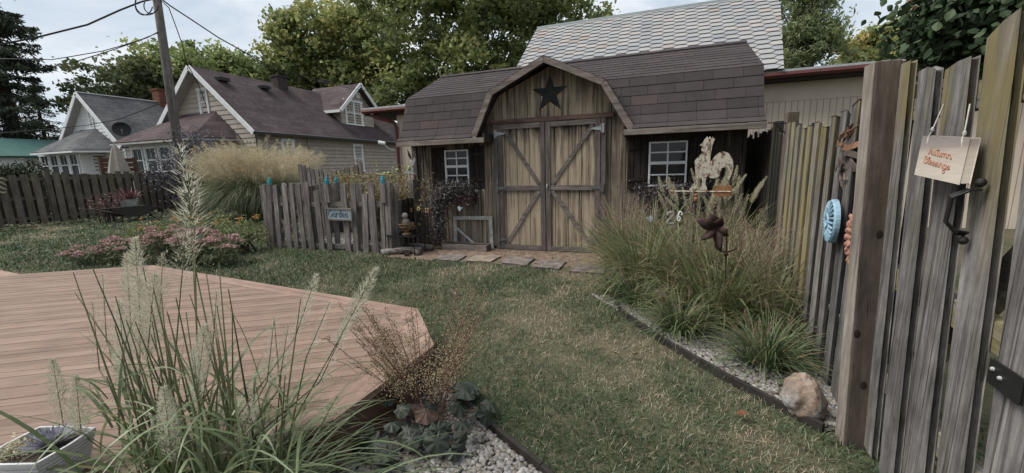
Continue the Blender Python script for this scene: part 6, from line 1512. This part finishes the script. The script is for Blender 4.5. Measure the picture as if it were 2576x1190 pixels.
b.tube([(xc-.036, cy_+.035*math.cos(a), cz_+.035*math.sin(a)) for a in np.linspace(0,6.283,13)], .008, 5); b.V = tilt(b.V, xc, cy_); b.build('relief', M['plaque'], bp_)
rs = thing('wall_rosette', 'terracotta pink curled rosette plaque half hidden behind the brown gate post', 'plaque', (3.33,-3.15,.95))
cy_, cz_ = -3.60, .93; xc = FXN(cy_)-.065; M['terra'] = plain('terracotta', (.40,.20,.15), .8, .3, 20, bump=.2)
b = MB()
for ring_, (q, m_, sz) in enumerate(((.092,15,.034),(.058,11,.030),(.026,6,.025))):
    for k in range(m_):
        a = (k+.5*ring_)/m_*6.2832+rng.normal()*.08; t_ = MB(); t_.ball((0,0,0), (.010,sz*.62,sz), 8, 6, .12); rad_ = np.array([0,math.cos(a),math.sin(a)]); tan_ = np.array([0,-math.sin(a),math.cos(a)]); lift_ = np.array([-1,0,0])*(.45+.15*ring_)
        ax_ = unit((rad_+lift_)[None])[0]; nx_ = unit(np.cross(tan_, ax_)[None])[0]; c0 = np.array([xc-.020-.008*ring_, cy_, cz_])+rad_*q*np.array([1,1,1.08]); b.add([c0+nx_*v[0]+tan_*v[1]+ax_*v[2] for v in t_.V], t_.F, rng.uniform())
b.V = tilt(b.V, xc, cy_); b.build('petals', M['terra'], rs, smooth=True)
b = MB(); b.tube([(xc+.0,cy_,cz_),(xc-.02,cy_,cz_)], .10, 20); b.V = tilt(b.V, xc, cy_); b.build('back_disc', M['terra'], rs)
mk = thing('metal_mask', 'dark rusty metal face sculpture with curled strips and spiky hair on the fence', 'sculpture', (3.33,-2.98,1.3))
def onf(px, py, off): return PX(px, py, FXN(-2.95)-off)
zq = lambda zx, zy, off: onf((2450+zx/4.76)/1.19255, (350+zy/4.76)/1.19255, off)
M['mask'] = rust('brown sculpture metal', (.12,.095,.085), (.19,.145,.12), (.06,.045,.042)); M['mask2'] = rust('copper brown strips', (.22,.12,.075), (.30,.17,.11), (.10,.06,.045))
def strip(mb, pts, w_):
    P = [np.array(p) for p in pts]
    for a, c in zip(P[:-1], P[1:]): mb.bar(a, c+(c-a)*.05, w_, .004, up=(1,0,.02))
b = MB(); P = [zq(x, y, .07) for x, y in ((365,570),(375,430),(395,350),(430,305),(465,340),(475,430),(470,560),(455,700),(430,780),(380,760),(360,660))]; b.prism(P, (.012,0,0)); b.build('face_plate', M['mask'], mk)
for pts, w_, mt in ((((350,430),(430,445),(520,420),(605,385)),.030,'mask2'), (((370,560),(430,515),(500,530),(605,565)),.030,'mask'), (((265,760),(290,700),(340,675),(420,710),(500,740),(580,755)),.026,'mask'), (((310,600),(330,650),(360,690)),.03,'mask'), (((470,620),(520,690),(575,745)),.03,'mask'), (((300,400),(370,390)),.02,'mask2')):
    b = MB(); strip(b, [zq(x, y, .085+.012*math.sin(i*1.3)) for i, (x, y) in enumerate(pts)], w_); b.build('curled_strip', M[mt], mk)
for pts in (((345,290),(430,200),(520,90)), ((350,260),(470,210),(595,125)), ((430,300),(480,250),(545,180)), ((330,320),(370,260),(440,160)), ((420,300),(440,220),(465,150)), ((300,430),(320,330),(360,260))):
    b = MB(); b.tube([zq(x, y, .08) for x, y in pts], [.009,.008,.003], 4); b.build('hair_spike', M['mask2'], mk)
b = MB(); P = [zq(x, y, .06) for x, y in ((330,800),(390,790),(450,820),(500,900),(490,960),(430,1040),(395,1090),(360,1010),(310,960),(300,890))]; b.prism(P, (.01,0,0)); b.build('beard_leaf', M['mask'], mk)
b = MB()
for x in (340,400,450): b.tube([zq(x,810,.068), zq(x+10,900,.075), zq(390,1070,.066)], [.006,.009,.003], 5)
b.build('leaf_rib', M['mask'], mk)
# overhanging tree at the top right
nt_ = thing('overhanging_tree', 'dark glossy leafed tree branches overhanging the gate at top right', 'tree', tuple(PD(3050,400,6.2)*np.array([1,1,0])))
bl = [((2380,40),.34),((2440,80),.36),((2480,30),.40),((2550,60),.42),((2400,115),.24),((2350,80),.22),((2600,10),.5),((2470,140),.20),((2540,115),.25),((2430,5),.35),((2420,158),.13),((2660,60),.5)]
P = []; T = []; br = MB(); root_ = PD(2800,60,5.6)
for (px, py), r_ in bl:
    c = PD(px, py, 4.8); n = int(5200*r_*r_)+100; P.append(c+rng.normal(size=(n,3))*r_*np.array([.48,.48,.40])); T.append(np.clip(rng.normal(.42,.2,n), 0, 1))
    br.tube([root_, (root_+c)/2+np.array([0,0,.12]), c, c+(c-root_)*.12], [.03,.018,.010,.003], 5)
P = np.concatenate(P); dn = np.tile(np.array([-.25,0,-.8]), (len(P),1)); build_np('crown', [leaves(P, .064, .72, np.concatenate(T), dirs=dn, fold=.1, ovate=True)], M['lf_near'], nt_)
br.build('branch', M['bark'], nt_); b = MB(); g0 = PD(3050,400,6.2); b.tube([(g0[0],g0[1],0),(g0[0],g0[1],1.5),root_], [.14,.12,.05], 9); b.build('trunk', M['bark'], nt_)

# ================================================================== right bed: grasses, rooster, spinner, rock
M['rb_green'] = foliage('bed grass blades', [(0,(0.329,0.247,0.158)),(.18,(0.274,0.233,0.124)),(.4,(0.116,0.151,0.062)),(.75,(0.171,0.206,0.089)),(1,(0.302,0.323,0.179))], .25)
M['rb_tall'] = foliage('tall bed grass', [(0,(0.334,0.246,0.167)),(.25,(0.275,0.225,0.145)),(.5,(0.152,0.174,0.087)),(.8,(0.217,0.239,0.123)),(1,(0.392,0.362,0.246))], .25)
M['liri'] = foliage('dark arching grass', [(0,(0.294,0.223,0.140)),(.15,(0.182,0.167,0.084)),(.45,(0.070,0.104,0.049)),(.8,(0.119,0.160,0.077)),(1,(0.239,0.279,0.154))], .2)
M['plume_buff'] = foliage('buff plumes', [(0,(0.326,0.290,0.200)),(.5,(0.544,0.508,0.362)),(1,(0.761,0.725,0.562))], .3)
M['plume_pink'] = foliage('pinkish seed haze', [(0,(0.210,0.140,0.119)),(.5,(0.336,0.245,0.203)),(1,(0.462,0.364,0.294))], .3)
def add_plumes(root, c, n, hr, pl, r_, ns, sl, mat, spread=.25, lean=(0,0), rad=.12, partname='seed_plumes', sw=.004, stemname='stems'):
    a = rng.uniform(0,6.283,n); q = rad*np.sqrt(rng.uniform(0,1,n)); bs = np.array(c)+np.stack([q*np.cos(a), q*np.sin(a), np.zeros(n)],1)
    d0 = np.stack([rng.normal(size=n)*spread+lean[0], rng.normal(size=n)*spread+lean[1], np.ones(n)],1)
    rib, pts = ribbons(bs, d0, rng.uniform(hr[0],hr[1],n), .004, rng.uniform(.05,.45,n), 6, np.clip(rng.normal(.4,.15,n),0,1), taper=False)
    build_np(stemname, [rib], M['rb_tall'], root); build_np(partname, [plume(p_, rng.uniform(pl[0],pl[1]), r_, ns, sl, sw, rng.uniform(.35,.65)) for p_ in pts], mat, root)
tall = [((1.98,-.80,0),420,(.55,.95),'pink',26,'tall grass clump with pinkish haze right beside the shed door'),
        ((2.30,-1.02,0),520,(.5,.95),'pink',22,'dense green grass clump below the right window planter'),
        ((2.72,-1.15,0),420,(.5,1.0),'buff',14,'tall plumed grass clump beneath the rooster weathervane'),
        ((3.08,-1.0,0),420,(.55,1.0),'buff',18,'upright plumed grass clump right of the rooster near the dark fence'),
        ((2.25,-1.65,0),560,(.45,.85),'none',0,'broad green grass clump at the front left of the bed'),
        ((2.68,-1.85,0),560,(.5,.85),'pink',16,'green and tan grass clump left of the wind spinner pole'),
        ((3.10,-1.90,0),520,(.5,.9),'pink',26,'brownish grass clump right of the wind spinner pole'),
        ((3.22,-2.45,0),420,(.35,.7),'pink',14,'low brown tinged grass clump at the foot of the mossy fence'),
        ((2.85,-2.40,0),460,(.4,.75),'none',0,'grass clump directly behind the wind spinner pole base')]
for c, n, L, kind, npl, lab in tall:
    t_, _ = clump('ornamental_grass', lab, 'ornamental grass', c, int(n*.85), (L[0]*1.1,L[1]*1.15), (.007,.016), .17, (38,88), (.5,2.0), M['rb_green'] if kind != 'pink' else M['rb_tall'], 6, elev_pow=1.6)
    n2 = n//4
    a = rng.uniform(0,6.283,n2); bs = np.array(c)+np.stack([.13*np.cos(a),.13*np.sin(a),np.zeros(n2)],1); d0 = np.stack([np.cos(a)*.5,np.sin(a)*.5,np.ones(n2)],1)
    rib, _ = ribbons(bs, d0, rng.uniform(L[0]*.7,L[1]*.85,n2), .009, rng.uniform(1.2,2.6,n2), 7, np.clip(rng.normal(.12,.12,n2),0,1)); build_np('dry_blades', [rib], M['rb_green'], t_)
    if kind == 'buff': add_plumes(t_, c, npl, (.95,1.30), (.22,.32), .022, 420, .026, M['plume_buff'], .12, sw=.0024)
    if kind == 'pink': add_plumes(t_, c, npl*2, (.6,.98), (.28,.42), .05, 110, .025, M['plume_pink'], .22, sw=.0028)
low = [((2.16,-1.55,0),280,'loose tuft spilling over the lawn edge left of the tall grass, nearest the shed door'),((2.50,-2.35,0),240,'second grass tuft back from the rock along the lawn edge of the gravel'),((3.22,-2.85,0),260,'grass tuft against the mossy fence boards behind the rock tuft'),((2.24,-2.18,0),260,'small tufted grass at the lawn corner of the gravel bed, farthest from the rock'),((2.56,-2.72,0),380,'arching dark green grass tuft in the middle of the gravel edge'),((3.03,-3.12,0),380,'arching dark green grass tuft just behind the brown rock'),((2.05,-1.95,0),200,'small tan tipped tuft hanging over the lawn below the stone slabs'),((2.62,-2.25,0),260,'grass tuft with dry tan seed stalks behind the middle gravel edge tuft')]
for c, n, lab in low:
    t_, _ = clump('liriope', lab, 'grass tuft', c, int(n*.95), (.26,.50), (.006,.012), .09, (30,88), (.9,2.2), M['liri'], 6)
    for q in range(6): add_plumes(t_, c, 1, (.25,.42), (.08,.12), .012, 80, .012, M['plume_pink'], .3, rad=.05, partname='seed_spike', stemname='seed_stalk')
# rooster weathervane
rv = thing('rooster_weathervane', 'chipped white metal rooster weathervane with arrow above the ornamental grass', 'weathervane', (2.84,-1.6,0))
YR = -1.6; RZq = lambda zx, zy, Y=YR: PY((1900+zx/3.5)/1.19255, (380+zy/3.5)/1.19255, Y)
out_ = [(698,197),(735,162),(738,150),(760,120),(776,101),(789,124),(804,101),(821,121),(838,103),(841,129),(858,121),(841,165),(828,200),(822,250),(812,300),(806,368),(830,350),(860,306),(905,271),(945,260),(995,275),(1030,310),(1048,365),(1050,420),(1040,480),(1020,530),(1000,560),(988,548),(999,500),(999,450),(985,412),(960,426),(925,436),(920,470),(905,510),(880,530),(840,546),(810,540),(780,516),(765,530),(756,600),(771,640),(775,667),(700,667),(697,652),(717,633),(722,560),(711,535),(690,545),(666,600),(668,640),(640,667),(585,664),(591,650),(620,633),(650,570),(656,530),(650,450),(645,360),(660,340),(690,310),(715,286),(738,263),(718,255),(715,228),(722,205)]
def flat_shape(name, pts, mat, par, th=.006, Y=YR):
    """non convex sheet: triangulated outline, two sides and a rim"""
    from mathutils.geometry import tessellate_polygon
    P = [RZq(x, y, Y) for x, y in pts]; tr_ = tessellate_polygon([[Vector(p) for p in P]]); n = len(P); V = [p for p in P]+[p+np.array([0,th,0]) for p in P]
    F = []
    for t in tr_:
        a, b_, c_ = t; nrm = np.cross(P[b_]-P[a], P[c_]-P[a]); t = t if nrm[1] < 0 else t[::-1]; F.append(tuple(t)); F.append(tuple(i+n for i in t[::-1]))
    F += [(i, i+n, (i+1) % n+n, (i+1) % n) for i in range(n)]
    b = MB(); b.add(V, F, .5); return b.build(name, mat, par)
s = Mt('chipped white paint over rust', .75, .3); n1 = s.noise(s.vec((1,1,.6), False), 26, 6, .75); n2 = s.noise(s.vec((1,1,1), False), 60, 3, .6)
s.base(s.mix(s.ramp(n1, [(.50, 0), (.57, 1)]), s.mix(.4, (.56,.52,.44), s.ramp(n2, [(.3,.5),(.7,1.1)]), 'MULTIPLY'), s.ramp(n2, [(.4, (.10,.055,.03)), (.65, (.24,.13,.06))]))); s.bump(n1, .3, .004); M['rooster'] = s.m
flat_shape('rooster_body', out_, M['rooster'], rv)
b = MB(); b.box(*(0,0,0,0,0,0)) if False else None
q = RZq(768,183,YR-.004); b = MB(); b.tube([q, q-np.array([0,.004,0])], .006, 8); b.build('eye', M['black_iron'], rv)
M['orust'] = rust('orange rust', (.30,.15,.07), (.42,.24,.12), (.14,.07,.04))
b = MB(); A_, B_ = RZq(385,678), RZq(1020,683); b.tube([A_, B_], .0075, 6); b.build('arrow_shaft', M['rooster'], rv)
flat_shape('arrow_head', [(375,682),(438,645),(425,675),(430,712),(400,695)], M['orust'], rv)
wav = [(830+18*math.cos(a)*0+0, 0) for a in ()]
tail = [(835,650),(860,618),(885,628),(905,612),(925,626),(945,612),(965,625),(985,612),(1005,625),(1030,612),(1040,640),(1030,660),(1040,690),(1030,735),(1005,722),(985,738),(965,724),(945,740),(925,727),(905,742),(885,728),(860,730),(838,705),(828,678)]
flat_shape('arrow_tail', tail, M['orust'], rv)
b = MB(); q = RZq(660,700); b.tube([(q[0],YR+.012,0),(q[0],YR+.012,q[2]+.03)], .010, 8); b.build('pole', M['rust_dark'], rv)
b = MB(); b.lathe((q[0],YR+.012,q[2]-.075), [(.014,0),(.02,.02),(.012,.04),(.022,.06),(.010,.075)], 10); b.build('pole_collar', M['orust'], rv)
# wind spinner
ws_ = thing('wind_spinner', 'rusty brown garden wind spinner with curved blades on a thin pole', 'wind spinner', (2.87,-2.55,0))
YS = -2.55; pq = PY(1826,620,YS); pz = PY(1826,605,YS)[2]; px_ = pq[0]
b = MB(); b.tube([(px_+.03,YS,0),(px_+.012,YS,.4),(px_,YS,pz+.085)], .0065, 6); b.build('pole', M['rust_dark'], ws_)
b = MB(); b.lathe((px_+.004,YS,PY(1826,645,YS)[2]), [(.007,0),(.017,.012),(.017,.022),(.007,.035)], 10); b.build('collar', M['rust_dark'], ws_)
b = MB(); cz0 = PY(1826,632,YS)[2]; b.tube([(px_+.075*math.cos(a), YS, cz0+.055+.06*math.sin(a)) for a in np.linspace(math.pi*1.02, math.pi*1.95, 12)], .006, 5); b.build('cradle', M['rust_dark'], ws_)
hubp = PY(1803,572,YS-.05); b = MB(); b.tube([hubp+np.array([0,-.02,0]), hubp+np.array([0,.03,0])], .014, 8); b.tube([hubp+np.array([0,.03,0]), (px_,YS,pz+.08)], .006, 5); b.build('hub', M['rust_dark'], ws_)
for tip, wd in (((1790,540),.055),((1757,552),.05),((1768,600),.04),((1830,590),.05),((1812,625),.045),((1815,548),.045)):
    tp_ = PY(*tip, YS-.075); ax = tp_-hubp; L_ = np.linalg.norm(ax); ax /= L_; sd_ = unit(np.cross(ax, [0.2,1.0,.1])[None])[0]; nn = np.cross(ax, sd_); b = MB(); V = []
    for i, t in enumerate(np.linspace(0,1,6)):
        w_ = wd*math.sin(math.pi*(.12+.80*t))*.85; c = hubp+ax*L_*t*1.15+nn*.03*math.sin(t*2.5); tw = .9*t
        s2 = sd_*math.cos(tw)+nn*math.sin(tw); V += [c-s2*w_, c+nn*.008, c+s2*w_]
    b.add(V, [f for i in range(5) for f in ((3*i,3*i+3,3*i+4,3*i+1),(3*i+1,3*i+4,3*i+5,3*i+2))], .5); o = b.build('blade', M['rust_dark'] , ws_, smooth=True); sm = o.modifiers.new('thick','SOLIDIFY'); sm.thickness = .002
# numeral ornaments below the right planter
ln_ = thing('number_ornament', 'grey and white metal house numerals on a thin rod in the tall grass', 'ornament', (2.6,-1.35,.7))
YN = -1.32; NQ = lambda zx, zy, Y=YN: PY((1930+zx/11.9)/1.19255, (600+zy/11.9)/1.19255, Y)
b = MB(); P2_ = [(870,540),(880,480),(940,440),(1020,440),(1070,490),(1060,560),(1000,620),(930,700),(870,790),(860,840)]
b.tube([NQ(x,y) for x, y in P2_], .016, 6); b.tube([NQ(860,840),NQ(1100,835)], .016, 6); b.build('grey_numeral', plain('worn grey metal', (.27,.27,.265), .6, .3, 20), ln_)
b = MB(); b.tube([NQ(x,y) for x, y in ((1375,545),(1385,470),(1340,420),(1290,430),(1260,520),(1230,650),(1225,720),(1270,750),(1315,710),(1320,640),(1280,590),(1240,620))], .010, 6); b.build('white_numeral', M['white'], ln_)
b = MB(); b.tube([NQ(800,862),NQ(1700,855)], .004, 5); b.tube([NQ(1500,858),(NQ(1500,858)[0],YN,0)], .005, 5); b.build('rod', M['rust_dark'], ln_)
bird('pale blue bird cutout among the tall grass left of the metal numerals', PY(1634,550,-1.25), .075, M['pale_blue'], -1)
# rock
rk = MB(); bm_ = __import__('bmesh').new(); __import__('bmesh').ops.create_icosphere(bm_, subdivisions=5, radius=1)
cR = np.array([3.10,-3.60,.085]); hl = np.array([.095,.10,.145]); V = []
for v in bm_.verts:
    p = Vector(v.co); n_ = mnoise.fractal(p*1.1+Vector((3,1,2)), 1, 2, 5)*.20+mnoise.fractal(p*4, 1, 2, 4)*.05; fl_ = mnoise.cell(p*1.5)*.0
    q = np.array(p)*(1+n_); q[2] *= 1 if q[2] > 0 else .75; q[0] *= 1-.28*max(0, q[2]); q[1] *= 1-.2*max(0, q[2]); V.append(cR+q*hl)
rk.add(V, [tuple(v.index for v in f.verts) for f in bm_.faces], .5); bm_.free()
s = Mt('brown pink field stone', .9, .25); n1 = s.noise(s.vec((1,1,1), False), 9, 6, .7); n2 = s.noise(s.vec((1,1,1), False), 55, 4, .7); n3 = s.noise(s.vec((1,1,1), False), 4, 3, .5, 1.0)
c = s.ramp(n1, [(.3,(.11,.085,.068)),(.48,(.25,.19,.15)),(.6,(.34,.255,.20)),(.72,(.22,.21,.20))]); c = s.mix(s.ramp(n3,[(.55,0),(.62,.7)]), c, (.36,.36,.36)); c = s.mix(.6, c, s.ramp(n2, [(.3,.5),(.7,1.2)]), 'MULTIPLY'); s.base(c); s.bump(n2, .7, .01)
tag(rk.build('rock', s.m, smooth=True), 'large brown pink field stone on the gravel against the gate post', 'rock')

# ================================================================== foreground feather reed grass
M['fg_leaf'] = foliage('feather reed leaves', [(0,(0.266,0.212,0.113)),(.10,(0.200,0.193,0.087)),(.35,(0.099,0.133,0.060)),(.7,(0.147,0.186,0.093)),(1,(0.266,0.312,0.186))], .3, .45, .4)
M['fg_stem'] = foliage('feather reed stems', [(0,(.06,.065,.035)),(.5,(.11,.125,.06)),(1,(.19,.195,.10))], .1)
M['fg_plume'] = foliage('feather reed plumes', [(0,(0.344,0.322,0.236)),(.5,(0.574,0.552,0.430)),(1,(0.731,0.731,0.660))], .35)
fgc = np.array([.93,-5.06,0]); fg_ = thing('feather_reed_grass', 'large feather reed grass clump with fluffy pale plumes in the left foreground', 'ornamental grass', tuple(fgc))
def base_pt(): a = rng.uniform(0,6.283); q = .17*math.sqrt(rng.uniform()); return fgc+np.array([q*math.cos(a)*1.75, q*math.sin(a)*.8, 0])
PL_ = [((450,366),(488,560),-4.86,.050,150,.042,.0030), ((474,440),(484,640),-4.88,.056,190,.036,.0027), ((470,560),(455,725),-4.92,.048,420,.022,.0016),
       ((340,600),(352,800),-4.92,.040,1500,.020,.0021), ((352,700),(352,990),-4.97,.048,2100,.018,.0021), ((390,690),(372,880),-5.0,.038,1900,.018,.002), ((318,640),(330,830),-4.9,.034,1500,.018,.002), ((300,760),(318,990),-5.05,.034,1600,.016,.002),
       ((132,905),(165,1100),-5.14,.034,2000,.015,.0019), ((190,945),(205,1090),-5.16,.030,1600,.014,.0019), ((55,1120),(78,1215),-5.22,.040,700,.015,.0015), ((412,975),(432,1150),-5.16,.032,1900,.014,.0019),
       ((516,820),(498,970),-5.02,.030,1500,.016,.0019), ((487,880),(500,1010),-5.06,.026,600,.015,.0015), ((258,690),(268,860),-4.95,.034,420,.016,.0014), ((232,760),(250,930),-5.0,.03,420,.015,.0014), 
       ((946,678),(855,850),-4.84,.028,900,.022,.0024), ((797,690),(742,850),-4.86,.026,520,.020,.0018), ((690,800),(672,960),-4.95,.028,420,.017,.0015), ((725,820),(700,980),-4.95,.024,380,.016,.0015), ((640,1000),(600,1130),-5.05,.03,620,.014,.0014), ((545,735),(536,860),-4.95,.022,420,.018,.0015), ((880,800),(805,960),-4.9,.024,460,.018,.0016),
       ((830,760),(770,900),-4.9,.02,300,.017,.0015), ((410,640),(402,780),-4.9,.03,500,.018,.0016)]
pls, stm = [], MB()
for (tx, ty), (bx, by), Y, r_, n_, sl, sw in PL_:
    T_, B_ = PY(tx, ty, Y), PY(bx, by, Y); b0 = base_pt(); pts = np.array([b0, b0*.45+B_*.55+np.array([0,0,.03]), B_, (B_+T_)/2+(T_-B_)*.02, T_])
    stm.tube(pts, [.0036,.0030,.0022,.0014,.0007], 5, t=rng.uniform(.1,.8)); L_ = np.linalg.norm(T_-B_)
    pls.append(plume(pts, L_*1.08, r_*1.2, int(n_*.95), sl*1.1, sw*1.05, rng.uniform(.42,.6), rise=.8 if sl < .03 else .6))
build_np('plumes', pls, M['fg_plume'], fg_)
for k in range(46):
    b0 = base_pt(); a = rng.normal()*.30-.12; h = rng.uniform(.55,1.02); tp_ = b0+np.array([a*h*.75, rng.normal()*.08*h+.05, h]); stm.tube([b0, (b0+tp_)/2+np.array([-a*.05,0,.02]), tp_], [.0045,.0036,.0015], 5, t=rng.uniform(0,1))
stm.build('stems', M['fg_stem'], fg_)
n = 290; a = rng.uniform(0,6.283,n); bs = np.stack([base_pt() for _ in range(n)]); e = R(88)-R(52)*rng.uniform(0,1,n)**1.1; d0 = np.stack([np.cos(e)*np.cos(a), np.cos(e)*np.sin(a)*.8, np.sin(e)],1)
up0 = rng.uniform(0,.5,n)*(rng.uniform(0,1,n) < .55); bs = bs+d0*up0[:,None]*.8
rib1, _ = ribbons(bs, d0, rng.uniform(.30,.70,n), rng.uniform(.007,.0145,n), rng.uniform(.8,2.7,n), 10, np.clip(rng.normal(.5,.24,n),0,1))
n = 200; a = rng.normal(size=n)*1.0+.6; bs = np.stack([base_pt() for _ in range(n)])+np.array([.06,0,.02]); e = R(70)-R(50)*rng.uniform(0,1,n); d0 = np.stack([np.cos(e)*np.cos(a), np.cos(e)*np.sin(a), np.sin(e)],1)
rib2, _ = ribbons(bs, d0, rng.uniform(.40,.85,n), rng.uniform(.008,.015,n), rng.uniform(1.1,2.3,n), 10, np.clip(rng.normal(.62,.26,n),0,1))
n = 210; a = rng.uniform(0,6.283,n); bs = np.stack([base_pt() for _ in range(n)]); hh = rng.uniform(.08,.55,n); bs = bs+np.stack([(bs[:,0]-fgc[0])*hh*.9, (bs[:,1]-fgc[1])*hh*.6, hh],1); e = R(72)-R(45)*rng.uniform(0,1,n); d0 = np.stack([np.cos(e)*np.cos(a), np.cos(e)*np.sin(a), np.sin(e)],1)
rib3, _ = ribbons(bs, d0, rng.uniform(.22,.5,n), rng.uniform(.007,.014,n), rng.uniform(1.0,2.6,n), 9, np.clip(rng.normal(.6,.24,n),0,1))
build_np('leaves', [rib1, rib2, rib3], M['fg_leaf'], fg_)
# coral bells
hc = np.array([1.30,-4.27,0]); he = thing('coral_bells', 'coral bells with dark lobed leaves and airy brown flower stalks by the deck', 'flower', tuple(hc))
M['heu'] = None; s = Mt('dark grey green heuchera leaf', .5, .4); t = s.attr(); n1 = s.noise(s.vec((1,1,1), False), 40, 4, .6)
c = s.ramp(t, [(0,(.026,.032,.026)),(.5,(.048,.060,.045)),(.85,(.085,.10,.078)),(1,(.12,.07,.055))]); s.base(s.mix(.5, c, s.ramp(n1, [(.3,.5),(.7,1.25)]), 'MULTIPLY')); s.bump(n1, .5, .006); s.translucent(c, .15); M['heu'] = s.m
lm = MB(); pm = MB()
for k in range(46):
    a = rng.uniform(0,6.283); q = .05+.30*math.sqrt(rng.uniform()); h = .20-.36*q+rng.uniform(-.02,.06)*(1 if q < .2 else .6); h = max(h, .05); c = hc+np.array([q*math.cos(a), q*math.sin(a), h]); rL = rng.uniform(.034,.066)
    out = np.array([math.cos(a), math.sin(a), 0]); tilt = .15+1.7*q+rng.normal()*.28; nn = np.array([out[0]*math.sin(tilt), out[1]*math.sin(tilt), math.cos(tilt)]); fw = unit((out-nn*np.dot(out, nn))[None])[0]; sd_ = np.cross(nn, fw); m = 42; V = [c+nn*.004]
    for ring, rr in ((0,.5),(1,1.0)):
        for j in range(m):
            th_ = 2*math.pi*j/m; lob = 1+.065*math.cos(7*th_)+.03*math.cos(21*th_); notch = 1-.75*math.exp(-((abs(th_-math.pi))/.30)**2); r2_ = rL*rr*(lob if rr == 1 else 1+.05*math.cos(7*th_))*(notch if rr == 1 else 1-.5*(1-notch)); z_ = .0045*math.cos(7*th_)*rr-.016*rr*rr+.006*math.sin(2*th_+k)*rr
            V.append(c+fw*r2_*math.cos(th_)+sd_*r2_*math.sin(th_)+nn*z_)
    tt = float(np.clip(rng.normal(.45,.2), 0, .9)) if rng.uniform() > .05 else 1.0
    F = [(0,1+j,1+(j+1) % m) for j in range(m)]+[(1+j,1+m+j,1+m+(j+1) % m,1+(j+1) % m) for j in range(m)]; lm.add(V, F, tt)
    pm.tube([hc+np.array([0,0,.01]), hc+(c-hc)*np.array([.5,.5,.75]), c-fw*rL*.2], .0022, 4)
lm.build('leaves', M['heu'], he, smooth=True)
M['hstem'] = plain('brown flower stems', (.13,.075,.055), .8, .2, 20); M['hfl'] = foliage('tiny cream flowers', [(0,(.20,.12,.085)),(.35,(.34,.25,.16)),(.7,(.54,.46,.28)),(1,(.66,.60,.40))], .2)
fl = []; ft = []
for k in range(72):
    a = rng.uniform(0,6.283); q = .05+.14*rng.uniform(); b0 = hc+np.array([q*math.cos(a)*.5, q*math.sin(a)*.5, .06]); h = rng.uniform(.28,.66); ln = rng.normal(size=2)*.12*h+np.array([math.cos(a), math.sin(a)])*.42*h; tp_ = b0+np.array([ln[0], ln[1], h]); pts = [b0, (b0+tp_)/2+np.array([ln[0]*-.1, ln[1]*-.1, .02]), tp_]; pm.tube(pts, [.0019,.0016,.0009], 4)
    m = 76
    for j in range(m):
        u = .38+.62*rng.uniform(); s0 = np.array(b0)*(1-u)**2+2*(1-u)*u*np.array(pts[1])+u*u*np.array(tp_); w_ = .022*(1.25-u)+.004; e_ = s0+np.array([rng.normal()*w_, rng.normal()*w_, .008+rng.uniform()*.012]); fl.append(e_); ft.append(np.clip(rng.normal(.85-.75*u*(1 if h > .42 else .55)+.1, .2), 0, 1))
        if j % 2 == 0: pm.tube([s0, e_], [.0008,.0005], 3, False)
pm.build('stalks', M['hstem'], he)
fl = np.array(fl); ft = np.array(ft); OC = np.array([(1,0,0),(-1,0,0),(0,1,0),(0,-1,0),(0,0,1),(0,0,-1)], float); OF = np.array([(0,2,4),(2,1,4),(1,3,4),(3,0,4),(2,0,5),(1,2,5),(3,1,5),(0,3,5)]); nf = len(fl)
V = (fl[:,None,:]+OC[None]*rng.uniform(.0018,.0038,(nf,1,1))*np.array([1,1,1.35])).reshape(-1,3); build_np('flowers', [(V, (OF[None]+(np.arange(nf)*6)[:,None,None]).ravel(), np.arange(nf*8)*3, np.repeat(ft, 8))], M['hfl'], he)
# succulent in a ribbed planter
pt_ = thing('planter_pot', 'square white ribbed planter bowl on the deck at lower left', 'planter', (.36,-5.24,.25))
cp = np.array([.365,-5.245,0]); e1 = np.array([.205,.055,0])/2; e2 = np.array([-.055,.115,0])/2; e1 = np.array([.105,.030,0]); e2 = np.array([-.028,.085,0]); b = MB()
def ring(sc_, z): return [cp+(e1*x+e2*y)*sc_+np.array([0,0,z]) for x, y in ((-1,-1),(0,-1.08),(1,-1),(1.08,0),(1,1),(0,1.08),(-1,1),(-1.08,0))]
zs = [.254+.013*i for i in range(10)]; rg = []
for i, z in enumerate(zs): rg += [ring(.74+.026*i, z), ring(.74+.026*i+.045, z+.006)]
rg += [ring(1.03,.388), ring(1.03,.396), ring(.95,.396), ring(.93,.372)]
V = [p for r_ in rg for p in r_]; b.add(V, [(i*8+j, i*8+(j+1) % 8, (i+1)*8+(j+1) % 8, (i+1)*8+j) for i in range(len(rg)-1) for j in range(8)], .5); b.build('bowl', plain('weathered white resin', (.50,.51,.52), .6, .2, 8), pt_)
b = MB(); b.poly(ring(.935,.374), .5); b.build('soil', M['soil'], pt_)
su = thing('succulent', 'spiky lavender grey succulent rosette growing in the white planter', 'succulent', tuple(cp+np.array([.02,.02,.374])))
M['succ'] = foliage('lavender succulent leaves', [(0,(.17,.165,.22)),(.5,(.26,.26,.33)),(1,(.38,.38,.44))], .1); n = 110; a = np.arange(n)*2.39996; f = np.arange(n)/n; e = R(80)-R(68)*f
cs_ = cp+np.array([.025,.02,.378]); d0 = np.stack([np.cos(e)*np.cos(a), np.cos(e)*np.sin(a), np.sin(e)],1); rib, _ = ribbons(cs_+d0*.006, d0, .045+.045*f, .011, -.35+.2*f, 4, np.clip(rng.normal(.5,.2,n),0,1)); build_np('rosette', [rib], M['succ'], su)
dp = thing('dried_plant', 'dried buff sprigs in the white planter beside the succulent', 'plant', tuple(cp+np.array([-.06,-.03,.374]))); P = cp+np.array([-.055,-.035,.385])+rng.normal(size=(420,3))*np.array([.028,.025,.014]); build_np('dried_foliage', [leaves(P, .016, .4, up=.3)], M['plume_buff'], dp)
